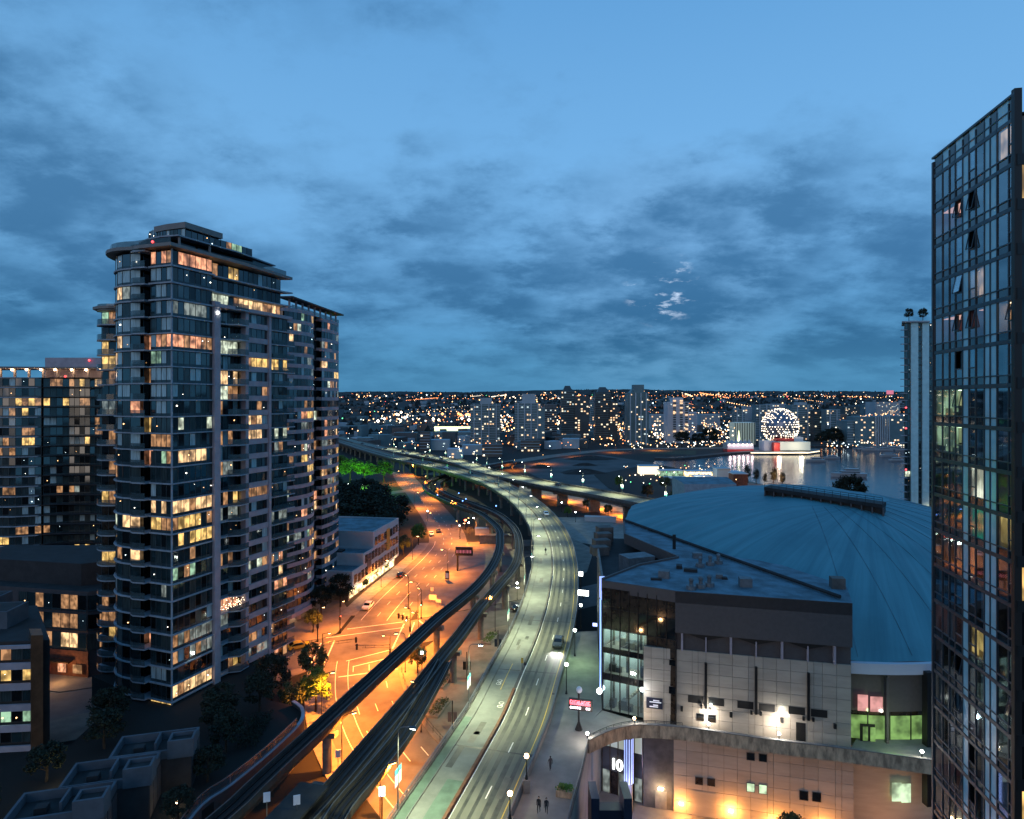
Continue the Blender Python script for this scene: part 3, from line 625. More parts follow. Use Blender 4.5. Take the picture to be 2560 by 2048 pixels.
# ================================================================== ARENA AND PLAZA
e1 = Vector((.3193, -.9477, 0)); e2 = Vector((.9477, .3193, 0)); DC = Vector((62.6, 139.5, 0)); DA, DB = 50.0, 50.0; EAVE, RISE = 19.8, 15.8
def dome_pt(th, d):
    c, s = math.cos(th), math.sin(th); k = (abs(c)**3+abs(s)**3)**(-1/3)
    p = DC+e1*(DA*k*c*d)+e2*(DB*k*s*d); ridge = .30*d*d*math.cos(th*38)+.35*d*math.cos(th*9+1)*(1-d)
    return Vector((p.x, p.y, EAVE+RISE*(1-d**2.2)+ridge*(1 if d < .999 else .3)))
ar = thing('arena', 'large arena with blue-green domed roof, dark upper box and beige panel walls', 'arena', (40, 100, 0))
b = MB(); NT, ND = 352, 26
rings = [[dome_pt(2*math.pi*k/NT, (j/ND)**.8 if j else .001) for k in range(NT+1)] for j in range(ND+1)]
for j in range(ND): b.strip(rings[j], rings[j+1])
dr = b.build('dome_roof', 'dome', ar, smooth=True)
cutp = Vector((44.4, 85.0, 0)); cutd = (Vector((24.8, 141.5, 0))-cutp).normalized(); cutn = Vector((-cutd.y, cutd.x, 0))
bm = bmesh.new(); bm.from_mesh(dr.data); bmesh.ops.bisect_plane(bm, geom=bm.verts[:]+bm.edges[:]+bm.faces[:], plane_co=cutp-Vector((ar.location.x, ar.location.y, 0)), plane_no=cutn, clear_outer=True)
cut2 = Vector((24.8, 141.5, 0)); cutn2 = Vector((-.955, .295, 0)); bmesh.ops.bisect_plane(bm, geom=bm.verts[:]+bm.edges[:]+bm.faces[:], plane_co=cut2-Vector((ar.location.x, ar.location.y, 0)), plane_no=cutn2, clear_outer=True); bm.to_mesh(dr.data); bm.free()
b = MB()
for k in range(48):
    th = 2*math.pi*(k+.3)/48; P_ = []
    for j in range(9):
        d = .30+.69*j/8; q = dome_pt(th, d)
        if (q-cutp).dot(cutn) > -1 or (q-cut2).dot(cutn2) > -1: P_ = []; continue
        P_.append(q+Vector((0, 0, .05)))
    if len(P_) > 2: b.tube(P_, .035, 4)
tag(b.build('roof_seams', 'roof_membrane', ar, fix=False), kind='stuff')
def dome_h(x, y):
    q = Vector((x, y, 0))-DC; d = ((abs(q.dot(e1))/DA)**3+(abs(q.dot(e2))/DB)**3)**(1/3); return EAVE+RISE*(1-min(1, d)**2.2)
b = MB(); P_ = [cutp.lerp(cut2, k/10) for k in range(11)]+[cut2+Vector((.295, .955, 0))*k*4 for k in range(1, 13)]
b.strip([Vector((p.x, p.y, 0)) for p in P_], [Vector((p.x, p.y, dome_h(p.x, p.y)-.1)) for p in P_]); b.build('dome_side_wall', 'arena_dark', ar)
def eave(th, f): p = dome_pt(th, 1.0); q = DC+(Vector((p.x, p.y, 0))-DC)*f; return Vector((q.x, q.y, 0))
ths = [rad(-52+k*3) for k in range(46)]
def ering(name, f0, f1, z0, z1, m):
    b = MB(); A = [eave(t, f0) for t in ths]; B = [eave(t, f1) for t in ths]
    for (P, z), (Q, zq) in (((B, z0), (B, z1)), ((A, z1), (B, z1)), ((A, z0), (B, z0))):
        b.strip([p+Vector((0, 0, z)) for p in P], [p+Vector((0, 0, zq)) for p in Q])
    return b.build(name, m, ar)
ering('eave_band', .985, 1.012, EAVE-1.5, EAVE-.05, 'far_white')
ering('cladding', .96, .992, 12.9, EAVE-1.5, 'arena_dark')
ering('lower_wall', .95, .985, PZ, 8.0, 'arena_beige')
# wall of the block: local frame
W0 = Vector((18.7, 91.3, 0)); wd = Vector((.9706, -.2408, 0)); wn = Vector((-.2408, -.9706, 0)); WL = 27.0
def onw(u, v, o=0.0):
    k = (u-CX)/F; s = (k*91.3-18.7)/(.9706+.2408*k); Y = 91.3-.2408*s; return s, 55-(v-HZ)/F*Y
def wp(s, z, o=0.0): p = W0+wd*s+wn*o; return Vector((p.x, p.y, z))
def wbox(name, s0, s1, z0, z1, o0, o1, m, parent=ar):
    b = MB(); b.obox(wp(s0, z0, o0), wd*(s1-s0), wn*(o1-o0), (0, 0, z1-z0)); return b.build(name, m, parent)
sL = onw(1684, 1900)[0]
wbox('core_wall', 0, WL, PZ, 19.9, -4, -.25, 'dark_concrete')
# wall panels, each its own piece with open joints
def panels(s0, s1, z0, z1, ws, hs, skip=()):
    s = s0; i = 0
    while s < s1-.2:
        w_ = min(ws[i % len(ws)], s1-s); z = z0; j = 0
        while z < z1-.2:
            h_ = min(hs, z1-z)
            if not any(a < s+w_/2 < c and e < z+h_/2 < f_ for a, c, e, f_ in skip):
                b = MB(); b.obox(wp(s+.02, z+.02, -.2), wd*(w_-.04), wn*(.2+R.uniform(0, .02)), (0, 0, h_-.04)); b.build('wall_panel', 'arena_beige' if R.random() < .6 else 'arena_beige_b', ar)
            z += h_; j += 1
        s += w_; i += 1
panels(.05, WL, 9.0, 19.9, (1.05, 1.75, 1.75, 2.1, .8), 1.56)
panels(sL, WL+.25, PZ, 7.6, (1.75, 2.1, .8, 2.1, 1.75), 1.77)
wbox('recess_wall', .0, sL, PZ, 7.6, -.3, -.24, 'dark_concrete')
# dark upper box over a shadow band; its scalloped shadow is painted as black wedges
sB = onw(1688, 1500)[0]
cols = [onw(u, 1600)[0] for u in (1705, 1827, 1954.6, 2086)]; minor = [onw(u, 1600)[0] for u in (1764.7, 1890, 2019)]
bot = [(sB, 22.4)]
bot.append((WL, 22.4)); top = [(WL, 28.2), (sB, 28.2)]
b = MB(); n = len(bot+top); pr = bot+top; i0 = len(b.v)
b.v += [tuple(wp(s, z, -3)) for s, z in pr]+[tuple(wp(s, z, .45)) for s, z in pr]
for q in ([tuple(range(n)), tuple(range(n, 2*n))]+[(k, (k+1) % n, n+(k+1) % n, n+k) for k in range(n)]): b.f.append(q); b.m.append(0)
b.build('upper_box', 'arena_dark', ar)
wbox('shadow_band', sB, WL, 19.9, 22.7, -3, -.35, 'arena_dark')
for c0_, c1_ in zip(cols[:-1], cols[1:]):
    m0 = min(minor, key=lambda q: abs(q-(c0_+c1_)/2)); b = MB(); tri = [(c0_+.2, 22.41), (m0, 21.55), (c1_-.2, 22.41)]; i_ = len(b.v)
    b.v += [tuple(wp(s, z, -.36)) for s, z in tri]+[tuple(wp(s, z, .1)) for s, z in tri]; b.f += [(0, 1, 2), (3, 4, 5), (0, 1, 4, 3), (1, 2, 5, 4), (2, 0, 3, 5)]; b.m += [0]*5; b.build('shadow_wedge', 'black', ar)  # black wedge painted in for the shadow under the box
for c in cols: wbox('column', c-.14, c+.14, 19.9, 23.0, -.34, .3, 'lavender')
for c in minor: wbox('column', c-.08, c+.08, 19.9, 22.0, -.34, .3, 'lavender')
def r1(x, y): return onw(1380+x/3.993, 1616+y/3.993)
def r2(x, y): return onw(1860+x/3.993, 1616+y/3.993)
for x, y0, y1, rr in ((1535, 160, 610, r1), (2035, 200, 670, r1), (640, 260, 730, r2)):
    s, z1 = rr(x, y0); _, z0 = rr(x, y1); wbox('wall_bracket', s-.16, s+.16, z0, z1, .02, .42, 'metal_dark')
    for d in (-.6, .6): wbox('wall_lamp', s+d-.14, s+d+.14, z0-.1, z0+.35, .02, .35, 'black')
for rr, (x0, x1, y0, y1) in ((r1, (1358, 1510, 485, 548)), (r1, (1562, 1718, 510, 575)), (r1, (1850, 2010, 540, 605)), (r2, (148, 308, 568, 632)), (r2, (445, 608, 598, 660)), (r2, (668, 832, 622, 688))):
    s0, z1 = rr(x0, (y0+y1)/2-32); s1, _ = rr(x1, y0); wbox('louvre_vent', s0, s1, z1-1.0, z1, .0, .05, 'black')
for rr, x, y, w_, h_, m in ((r1, 1480, 707, .95, .95, 'glass_black'), (r1, 1595, 720, .95, .95, 'glass_black'), (r2, 66, 1098, .95, .95, 'glass_black'), (r2, 188, 1112, .95, .95, 'glass_black'),
                         (r1, 1468, 1342, .95, .95, 'glass_brown'), (r1, 1588, 1355, .95, .95, 'glass_brown'), (r2, 66, 1408, .95, 1.1, 'lit_office'), (r2, 188, 1425, .95, 1.15, 'lit_office'), (r2, 596, 1488, 1.0, 1.15, 'glass_black'), (r2, 725, 1503, 1.0, 1.15, 'glass_black')):
    s, z = rr(x, y); f = wbox('window', s-w_/2-.07, s+w_/2+.07, z-h_/2-.07, z+h_/2+.07, .0, .07, 'dark_concrete'); b = MB(); b.obox(wp(s-w_/2, z-h_/2, .06), wd*w_, wn*.04, (0, 0, h_)); b.build('pane', m, f)
s, z = r2(566, 850); wbox('door', s-.6, s+.6, 9.0, z+1.2, .0, .06, 'black')
for rr, x, y in ((r1, 1295, 617), (r1, 1785, 677), (r2, 377, 730), (r2, 905, 790)): s, z = rr(x, y); wbox('loudspeaker', s-.17, s+.17, z-.3, z+.3, .02, .4, 'black')
s0, z0 = r1(1400, 1725); s1, z1 = r1(1640, 1470); wbox('loading_door', s0, s1, PZ, z1, .0, .06, 'arena_beige_b')
s0, z0 = r1(1030, 1590); s1, z1 = r1(1145, 1460); wbox('service_door', s0, s1, PZ, z1, -.23, -.12, 'concrete')
s0, z1 = r1(942, 505); s1, z0 = r1(1104, 628); sg = wbox('wall_sign', s0, s1, z0, z1, .02, .12, 'navy_sign')
for zz_, a_, c_ in ((.78, .42, .8), (.62, .2, .92), (.34, .42, .72), (.18, .2, .72)):
    b = MB(); b.obox(wp(s0+(s1-s0)*a_, z0+(z1-z0)*zz_-.07, .122), wd*((s1-s0)*(c_-a_)), wn*.02, (0, 0, .15)); b.build('sign_line', 'letter_white', sg)
# main roof, notch deck
roof = [(13.3, 95.3), (20.4, 103.6), (28, 108.5), (22.2, 127), (24.6, 141.5), (30, 142), (48, 92), (wp(WL, 0, .45).x, wp(WL, 0, .45).y), (wp(sB, 0, .45).x, wp(sB, 0, .45).y), (22.9, 89.9)]
b = MB(); b.prism(roof, 26.6, 28.25, 0, 1); b.build('flat_roof', ['arena_dark', 'roof_membrane'], ar)
b = MB(); b.prism([(14.5, 99.6), (17.5, 98.5), (22, 103.9), (28.2, 108.8), (24.4, 140.5), (20.5, 141), (17, 128)], 9, 24.6, 0, 1); b.build('rear_block', ['arena_dark', 'roof_dark'], ar)
b = MB(); b.obox((13.8, 97, 24.6), (3.1, 31, 0), (.35, -.04, 0), (0, 0, 1.5)); b.build('deck_parapet', 'concrete', ar)
b = MB(); b.box((22.0, 113, 24.65), (5.2, 3.6, 3.0), .35); b.build('plant_room', 'mech_grey', ar)
for k in range(4):
    b = MB(); b.box((17.2+k*.9, 126+k*4, 24.65), (3.2, 2.4, 1.6+.5*k), .2); b.build('stair_tower', 'dark_concrete', ar)
# parapet lip of the flat roof
pl = roof[:5]; b = MB()
for p, q in zip(pl[:-1], pl[1:]):
    d = Vector((q[0]-p[0], q[1]-p[1], 0)); nn = Vector((d.y, -d.x, 0)).normalized()*.3; b.obox((p[0], p[1], 28.25), d, nn, (0, 0, .3))
p, q = dome_pt(0, 0), 0
b.build('roof_lip', 'arena_dark', ar)
b = MB(); b.tube([Vector((24.6, 141.3, 28.6)), Vector((34, 114, 28.6)), Vector((44, 86, 28.6))], .28, 6); b.build('roof_flashing', 'roof_dark', ar)
def rp(x, y): return at(1420+x/3.993, 1200+y/3.993, 28.25)
for i, (x, y) in enumerate(((1230, 1090), (1325, 1075), (1410, 1060), (1320, 865), (1420, 850), (1500, 835))):
    p = rp(x, y); b = MB(); b.cyl(p, p+Vector((0, 0, .55)), .75, .7, 10); b.cyl(p+Vector((0, 0, .55)), p+Vector((0, 0, 1.2)), .28, n=10); b.ball(p+Vector((0, 0, 1.3)), .36, 10, 5); b.build('roof_vent', 'mech_grey', ar)
for x, y, d in ((960, 975, (1.6, 1.4, 1.1)), (1770, 1060, (1.7, 1.4, 1.2)), (1290, 780, (1.5, .9, .9)), (1225, 915, (2.0, .9, .45)), (1510, 980, (1.0, .9, .6)), (1110, 880, (.9, 1.2, .5)), (880, 1000, (1.6, .5, .3)), (1560, 990, (.8, .8, .3))):
    p = rp(x, y); b = MB(); b.box(p, d, R.uniform(-.4, .2)); b.build('roof_unit', 'mech_grey' if d[2] > .5 else 'roof_dark', ar)
p = rp(2780, 1090); b = MB(); b.box(p+Vector((-1, .6, 0)), (1.8, 1.5, 1.5), -.2); b.build('roof_unit', 'dark_concrete', ar)
p = rp(1060, 690); b = MB(); b.box(p, (.5, .3, 2.6), .2); b.build('roof_mast', 'black', ar)
# long truss-like plant walkway on the crown of the dome
A_ = Vector((53.0, 134, 33.8)); B_ = Vector((69.6, 120.2, 32.4)); d = B_-A_; nn = Vector((-.63, -.78, 0)); wk = [MB() for _ in range(3)]
wk[0].obox(A_+Vector((0, 0, 2.4))-nn*3.2, d, nn*4.2, (0, 0, .7)); wk[1].obox(A_-nn*2.6, d, nn*2.6, (0, 0, 2.4))
for k in range(13): q = A_+d*(k/12); wk[2].obox(q+nn*.0, d.normalized()*.22, nn*.9, (0, 0, 2.4))
wk[0].build('walkway_roof', 'roof_dark', ar); wk[1].build('walkway_wall', 'black', ar); tag(wk[2].build('walkway_braces', 'arena_dark', ar), kind='stuff')
b = MB()
for z_ in (3.9, 4.3): b.cyl(A_+Vector((0, 0, z_))+nn*.6, B_+Vector((0, 0, z_))+nn*.6, .05, n=5)
for k in range(16): q = A_+d*(k/15)+nn*.6; b.cyl(q+Vector((0, 0, 3.0)), q+Vector((0, 0, 4.3)), .04, n=4)
b.build('walkway_rail', 'metal_dark', ar)
# glazed corner: floor bands, mullions, panes and the blue light column
G0 = Vector((13.4, 95.1, 0)); G1 = Vector((23.0, 90.0, 0)); gd = (G1-G0).normalized(); gn = Vector((gd.y, -gd.x, 0)); GLN = (G1-G0).length
if gn.y > 0: gn = -gn
def gbox(name, s0, s1, z0, z1, o0, o1, m, parent=ar):
    b = MB(); b.obox(G0+gd*s0+gn*o0+Vector((0, 0, z0)), gd*(s1-s0), gn*(o1-o0), (0, 0, z1-z0)); return b.build(name, m, parent)
nb = 8
for z0, z1, style in ((9.2, 13.6, 'gym'), (14.6, 17.6, 'gym'), (18.4, 21.2, 'gym'), (21.2, 24.2, 'dark'), (24.2, 27.2, 'amber_reflection')):  # top row: brown glass colour stands for the street's reflection
    for k in range(nb):
        s0 = GLN*k/nb; s1 = GLN*(k+1)/nb; mm = {'gym': 'clear_glass' if k < 5 else 'glass_brown', 'dark': 'glass_brown' if k < 4 else 'glass_black', 'amber_reflection': 'glass_brown'}[style]
        gbox('glass_pane', s0+.05, s1-.05, z0+.05, z1-.05, -.1, -.04+R.uniform(0, .015), mm)
    if style == 'gym':
        gbox('interior_wall', .1, GLN*.66, z0, z1, -3.3, -3.2, 'far_pale'); gbox('interior_wall', .1, .2, z0, z1, -3.2, -.15, 'far_pale'); gbox('interior_floor', .1, GLN*.66, z0-.05, z0+.02, -3.2, -.15, 'concrete')
        for k in range(3): gbox('ceiling_panel', .6+k*2.0, 1.9+k*2.0, z1-.1, z1-.05, -2.6, -.9, 'ceiling_gym')
        for k in range(3): gbox('interior_column', 1.1+k*2.1, 1.4+k*2.1, z0, z1, -1.7, -1.4, 'dark_concrete')
        for k in range(5): x = R.uniform(.4, GLN*.55); gbox('furniture', x, x+R.uniform(.3, .9), z0+.03, z0+R.uniform(.7, 1.5), -R.uniform(1.2, 2.8), -.9, R.choice(('black', 'dark_concrete', 'navy')))
for k in range(10):
    b = MB(); b.obox(G0+gd*(2.0+k*.38)-gn*2.2+Vector((0, 0, 9.3+k*.4)), gd*.42, gn*.9, (0, 0, .25)); b.build('stair_step', 'concrete', ar)
for z0, z1 in ((13.6, 14.6), (17.6, 18.4), (27.2, 28.2), (9.0, 9.2)): gbox('floor_band', 0, GLN, z0, z1, -.4, .02, 'glass_black' if z0 < 27 else 'arena_dark')
for k in range(nb+1): gbox('mullion', GLN*k/nb-.06, GLN*k/nb+.06, 9.2, 27.2, -.1, .1, 'metal_dark')
for z_ in (21.2, 24.2): gbox('transom', 0, GLN, z_-.05, z_+.05, -.06, .06, 'metal_dark')
b = MB(); b.cyl((13.1, 95.0, 12.2), (13.1, 95.0, 25.5), .11, n=10); b.build('light_column', 'led_blue', ar)
b = MB(); b.box((14.0, 97.6, 24.6), (.8, 2.6, 3.2), .1); b.build('light_box', 'led_blue2', ar)
b = MB(); b.ball((12.9, 94.7, 12.0), .42, 10, 6); b.build('globe_light', 'screen_white', ar)
q = wp(-.15, 13.9, .35); b = MB(); b.ball(q, .3, 10, 6); b.build('globe_light', 'screen_white', ar); light('globe_glow', 'POINT', q+wn*.5, 160, (.75, .85, 1), None, .3)
# lower glazed entry with the number sign
lw = GLN*.56
glow('hall_pale2', (.62, .70, .55), .4)
for k in range(5): gbox('entry_pane', lw*k/5+.04, lw*(k+1)/5-.04, 3.9, 7.6, -.1, -.05, 'hall_pale2'); gbox('entry_pane', lw*k/5+.04, lw*(k+1)/5-.04, PZ, .4, -.1, -.05, 'glass_brown' if k % 2 else 'lit_grey')
gbox('sign_fascia', 0, lw, .4, 3.9, -.1, .04, 'dark_concrete')
for k in range(6): gbox('mullion', lw*k/5-.06, lw*k/5+.06, PZ, 7.7, -.1, .08, 'bronze')
fc = bpy.data.curves.new('ten', 'FONT'); fc.body = '10'; fc.size = 2.15; fc.space_character = .85; fc.extrude = .08; fc.offset = .04
fo = bpy.data.objects.new('number_sign', fc); C.objects.link(fo); fo.data.materials.append(M['sign_white'])
fm = bpy.data.meshes.new_from_object(fo); bpy.data.objects.remove(fo); fo = bpy.data.objects.new('number_sign', fm); C.objects.link(fo)
pz = G0+gd*1.25+gn*.15+Vector((0, 0, .85)); fo.parent = ar; ang = math.atan2(gd.y, gd.x); fo.matrix_local = Matrix.Translation(pz-Vector(ar.location))@Matrix.Rotation(ang, 4, 'Z')@Matrix.Rotation(rad(90), 4, 'X')
pc = at(1573, 1992, PZ); pc.y = 90.6; pc.x = (1571-CX)/F*90.6
b = MB(); b.cyl((pc.x, pc.y, PZ), (pc.x, pc.y, 7.7), .62, n=20); b.build('entry_column', 'concrete', ar)
for k in range(5):
    an = -math.pi/2+(k-2)*.55; b = MB(); b.cyl((pc.x+.66*math.cos(an), pc.y+.66*math.sin(an), 1.0), (pc.x+.66*math.cos(an), pc.y+.66*math.sin(an), 7.3), .07, n=6); b.build('light_strip', 'led_blue2', ar)
light('column_glow', 'POINT', (pc.x-.6, pc.y-2.2, .5), 500, (.45, .5, 1), None, .4)
# plaza, terrace and its curved parapet
PE = [(5.9, 68.8), (8.5, 78.7), (10, 85)]
TER = [(10, 85), (12.9, 87.3), (15, 88.4), (17.1, 89), (19.5, 89), (23.5, 88.4), (26.9, 87.5), (34, 85.3), (43.9, 82.8), (53, 80.2), (66, 76.5)]
vr = [(p.x, p.y) for p in off(sub(V1, idx(V1, 52), idx(V1, 128)), HW+.06)]
slab('plaza', vr+[(21, 128), (17, 128), (13.4, 95.4), (11.4, 92), (10, 85), (8.5, 78.7), (5.9, 68.8), (2.2, 52)], DZ-.05, 'plaza', PZ-.02)
tl = spline([(x, y, 0) for x, y in TER], 1.5)
b = MB(); b.prism([(p.x, p.y) for p, r in tl]+[(70, 86), (48, 88.5), (wp(WL, 0, -.15).x, wp(WL, 0, -.15).y), (wp(0, 0, -.15).x, wp(0, 0, -.15).y), (13.4, 95.0), (11.4, 92)], 8.25, DZ); tag(b.build('terrace', 'plaza'), kind='structure')
tw = thing('terrace_parapet', 'curved weathered stone parapet of the terrace below the beige wall', 'parapet', (17, 89, DZ))
b = MB(); b.sweep(tl, [(-.05, 8.2), (.32, 8.2), (.32, DZ+1.0), (-.05, DZ+1.0)]); b.build('wall', 'stone_band', tw)
b = MB(); b.sweep(tl, [(-.1, DZ+1.0), (.38, DZ+1.0), (.38, DZ+1.1), (-.1, DZ+1.1)]); b.build('coping', 'concrete', tw)
pe = spline([(2.2, 52, DZ)]+[(x, y, DZ) for x, y in PE], 1.5)
tr = thing('plaza_railing', 'dark metal railing with round handrail along the plaza edge', 'railing', (8.5, 78.7, DZ))
b = MB(); b.sweep(pe, [(-.1, 0), (.15, 0), (.15, .55), (-.1, .55)]); b.build('kerb', 'dark_concrete', tr)
b = MB(); b.tube(off(pe, .02, 1.1), .06); b.tube(off(pe, .02, .8), .03); b.build('handrail', 'metal_grey', tr)
for p, r in pe[::2]: b = MB(); b.cyl(p+Vector((0, 0, .5)), p+Vector((0, 0, 1.1)), .04, n=5); b.build('post', 'metal_dark', tr)
ct = spline([(x, y, DZ+1.1) for x, y in TER[:6]], 1.2); b = MB(); b.tube(off(ct, 0, .38), .04); b.tube(off(ct, 0, .2), .025)
for p, r in ct: b.cyl(p, p+Vector((0, 0, .38)), .03, n=4)
b.build('handrail', 'metal_dark', tw)
# terrace globe lamps
for i, (s_, lab) in enumerate((((10.0, 85.1), 'lit globe lamp at the left end of the curved terrace parapet'), ((17.0, 89.1), 'lit globe lamp at the crown of the curved terrace parapet'), ((26.9, 87.6), 'lit globe lamp on the parapet below the pair of small dark windows'),
                         ((35.4, 85.0), 'lit globe lamp on the parapet left of the black terrace door'), ((51.6, 80.7), 'lit globe lamp on the terrace in front of the green-lit windows'))):
    t = thing('terrace_lamp', lab, 'lamp', (s_[0], s_[1], DZ+1.1), group='globe lamps on the terrace parapet')
    b = MB(); b.cyl((s_[0], s_[1], DZ+1.08), (s_[0], s_[1], DZ+1.55), .09, .06); b.build('stem', 'metal_dark', t)
    b = MB(); b.ball((s_[0], s_[1], DZ+1.75), .2, 10, 6); b.build('globe', 'lamp_white' if i != 1 else 'lamp_warm', t)
    light('lamp_glow', 'POINT', (0, .55, .9), 330 if i < 4 else 150, (1, .90, .78), t, .2)
# flood lamps washing the beige wall, lower sconces
for s_, z_, pw, col in ((onw(1955, 1785)[0], 13.0, 240, (1, .93, .88)), (onw(1777, 1767)[0], 12.6, 140, (1, .93, .88))):
    b = MB(); b.obox(wp(s_-.15, z_, .05), wd*.3, wn*.4, (0, 0, .18)); b.build('flood_lamp', 'lamp_white', ar); light('flood_glow', 'SPOT', wp(s_, z_-.1, .8), pw, col, None, .15, 150, Vector((0, 0, -1))-wn*.35)
for x, y, pw in ((1290, 1570, 900), (1785, 1640, 1200)):
    s_, z_ = r1(x, y); b = MB(); b.obox(wp(s_-.3, z_-.12, .03), wd*.6, wn*.22, (0, 0, .3)); b.build('sconce_or_stand_in', 'lamp_orange', ar); light('sconce_or_stand_in_glow', 'POINT', wp(s_, z_, .9), pw*.7, (1, .40, .09), None, .3)
s_, z_ = r1(1085, 1430); b = MB(); b.obox(wp(s_-.35, z_-.1, -.2), wd*.7, wn*.22, (0, 0, .28)); b.build('sconce_or_stand_in', 'lamp_warm', ar); light('sconce_or_stand_in_glow', 'POINT', wp(s_, z_, .8), 260, (1, .72, .42), None, .3)
for s_ in (17.5, 23.5): b = MB(); b.obox(wp(s_-.3, -2.6, .03), wd*.6, wn*.22, (0, 0, .3)); b.build('sconce_or_stand_in', 'lamp_orange', ar); light('sconce_or_stand_in_glow', 'POINT', wp(s_, -2.3, 1.2), 800, (1, .40, .09), None, .3)  # added sconces, standing in for street lamps that light the wall
# recessed concourse to the right of the beige block: glazed bays under the eave
def bay(i): return eave(ths[i], .988)
kk = [i for i, t in enumerate(ths) if 43 < eave(t, 1).x < 66 and eave(t, 1).y < 100]
for i in kk[:-1]:
    p, q = bay(i), bay(i+1); d = q-p; nn = Vector((d.y, -d.x, 0)).normalized()
    if nn.y > 0: nn = -nn
    for z0, z1, m_ in ((9.05, 12.2, 'lit_conc'), (12.35, 12.9, 'glass_brown')):
        b = MB(); b.obox(p+nn*.02+Vector((0, 0, z0)), d, -nn*.1, (0, 0, z1-z0)); b.build('concourse_pane', m_, ar)
    b = MB(); b.obox(p+nn*.1+Vector((0, 0, 9.0)), d.normalized()*.14, -nn*.25, (0, 0, 4.0)); b.build('mullion', 'black', ar)
def on_recess(u, v, o=.15):
    """point on the recessed concourse wall in direction (u, v)"""
    best = None
    for k in range(400):
        t = rad(-52+k*.33); p = eave(t, .992)
        if p.y > 110: continue
        e = abs((p.x/p.y)*F+CX-u)
        if best is None or e < best[0]: best = (e, p)
    p = best[1]; return Vector((p.x, p.y-o, 55-(v-HZ)/F*(p.y-o)))
def rbox(name, x0, x1, y0, y1, th, m, o=.15):
    A = on_recess(1860+x0/3.993, 1616+(y0+y1)/2/3.993, o); B = on_recess(1860+x1/3.993, 1616+(y0+y1)/2/3.993, o)
    zt = on_recess(1860+x0/3.993, 1616+y0/3.993, o).z; zb = on_recess(1860+x0/3.993, 1616+y1/3.993, o).z; d = B-A; d.z = 0
    b = MB(); b.obox(Vector((A.x, A.y, zb)), d, Vector((d.y, -d.x, 0)).normalized()*th, (0, 0, zt-zb)); return b.build(name, m, ar)
rbox('concourse_window', 1130, 1226, 480, 640, .08, 'lit_pink', .4); rbox('concourse_window', 1232, 1378, 500, 650, .08, 'lit_pink', .4)
rbox('pillar', 1380, 1410, 290, 1040, .5, 'arena_dark', .3); rbox('pillar', 1730, 1808, 235, 1560, 1.0, 'black', .8)
rbox('lower_window', 1462, 1546, 1360, 1545, .08, 'lit_office', .3); rbox('lower_window', 1554, 1640, 1372, 1558, .08, 'lit_office', .3); rbox('lower_window', 1860, 1905, 1450, 1610, .08, 'lit_office', .3)
rbox('door', 1150, 1300, 770, 960, .06, 'metal_dark', .3); rbox('door_pane', 1162, 1216, 800, 940, .04, 'lit_conc', .42); rbox('door_pane', 1236, 1290, 808, 948, .04, 'lit_conc', .42)
light('concourse_glow', 'POINT', (49, 82.6, 11.6), 140, (.6, 1, .35), None, .3)
light('street_glow', 'POINT', (50, 80.5, -1.5), 700, (1, .42, .12), None, .3)
# ---------------- plaza furniture
p = at(1447, 1824, DZ); t = thing('message_sign', 'red and white lit message board on a dark pole on the plaza', 'sign', p)
b = MB(); b.cyl(p, p+Vector((0, 0, 5.3)), .13, n=10); b.cyl(p, p+Vector((0, 0, 1.1)), .55, .14, 8); b.build('pole', 'metal_dark', t)
rz = rad(-14); ax = Vector((math.cos(rz), math.sin(rz), 0)); ay = Vector((-math.sin(rz), math.cos(rz), 0))
b = MB(); b.box(p+Vector((.25, 0, 2.7)), (3.3, .35, 1.55), rz); brd = b.build('board', 'black', t)
cols_ = 9
for k in range(cols_):
    x0 = -1.45+k*.32; h_ = .62; b = MB(); o_ = p+Vector((.25, 0, 3.45))+ax*x0-ay*.2
    b.obox(o_, ax*.07, -ay*.02, (0, 0, h_)); b.obox(o_+ax*.17, ax*.07, -ay*.02, (0, 0, h_*(1 if k % 2 else .6)))
    if k % 3 != 1: b.obox(o_+Vector((0, 0, h_*(.45 if k % 2 else .88))), ax*.24, -ay*.021, (0, 0, .09))
    b.build('red_glyph', 'led_red', brd)
for k in range(9):
    if k in (5, 6): continue
    x0 = -1.45+k*.32; b = MB(); o_ = p+Vector((.25, 0, 2.92))+ax*x0-ay*.2; b.obox(o_, ax*.22, -ay*.02, (0, 0, .3)); b.build('white_glyph', 'led_white', brd)
b = MB(); b.ball(p+Vector((.05, -.1, 5.6)), .42, 12, 7, sz=1.1); b.build('ball_finial', 'banner_white', t)
light('board_glow', 'POINT', ax*.25-ay*1.0+Vector((0, 0, 3.3)), 40, (1, .3, .4), t, .4)
# bright screens at the far end of the plaza
for i, (u, v, wdt, h_, z0, m_, lab) in enumerate(((1458, 1480, 2.6, 1.4, 9.6, 'screen_white', 'bright white rectangular screen right of the viaduct bend'), (1452, 1458, 1.1, 1.2, 12.2, 'screen_white', 'small bright white screen above the larger one by the viaduct bend'),
                                  (1490, 1553, 1.5, .8, 9.4, 'screen_blue', 'small blue-violet screen left of the glazed arena corner'))):
    p = at(u, v, 10.5); t = thing('light_screen', lab, 'screen', (p.x, p.y, DZ)); b = MB(); b.cyl((p.x, p.y, DZ-.1), (p.x, p.y, z0+.1), .12); b.build('post', 'metal_dark', t)
    b = MB(); b.box((p.x, p.y, z0), (wdt, .25, h_), -.3); b.build('housing', 'metal_dark', t); b = MB(); b.box((p.x, p.y-.16, z0+.08), (wdt-.15, .04, h_-.16), -.3); b.build('screen', m_, t)
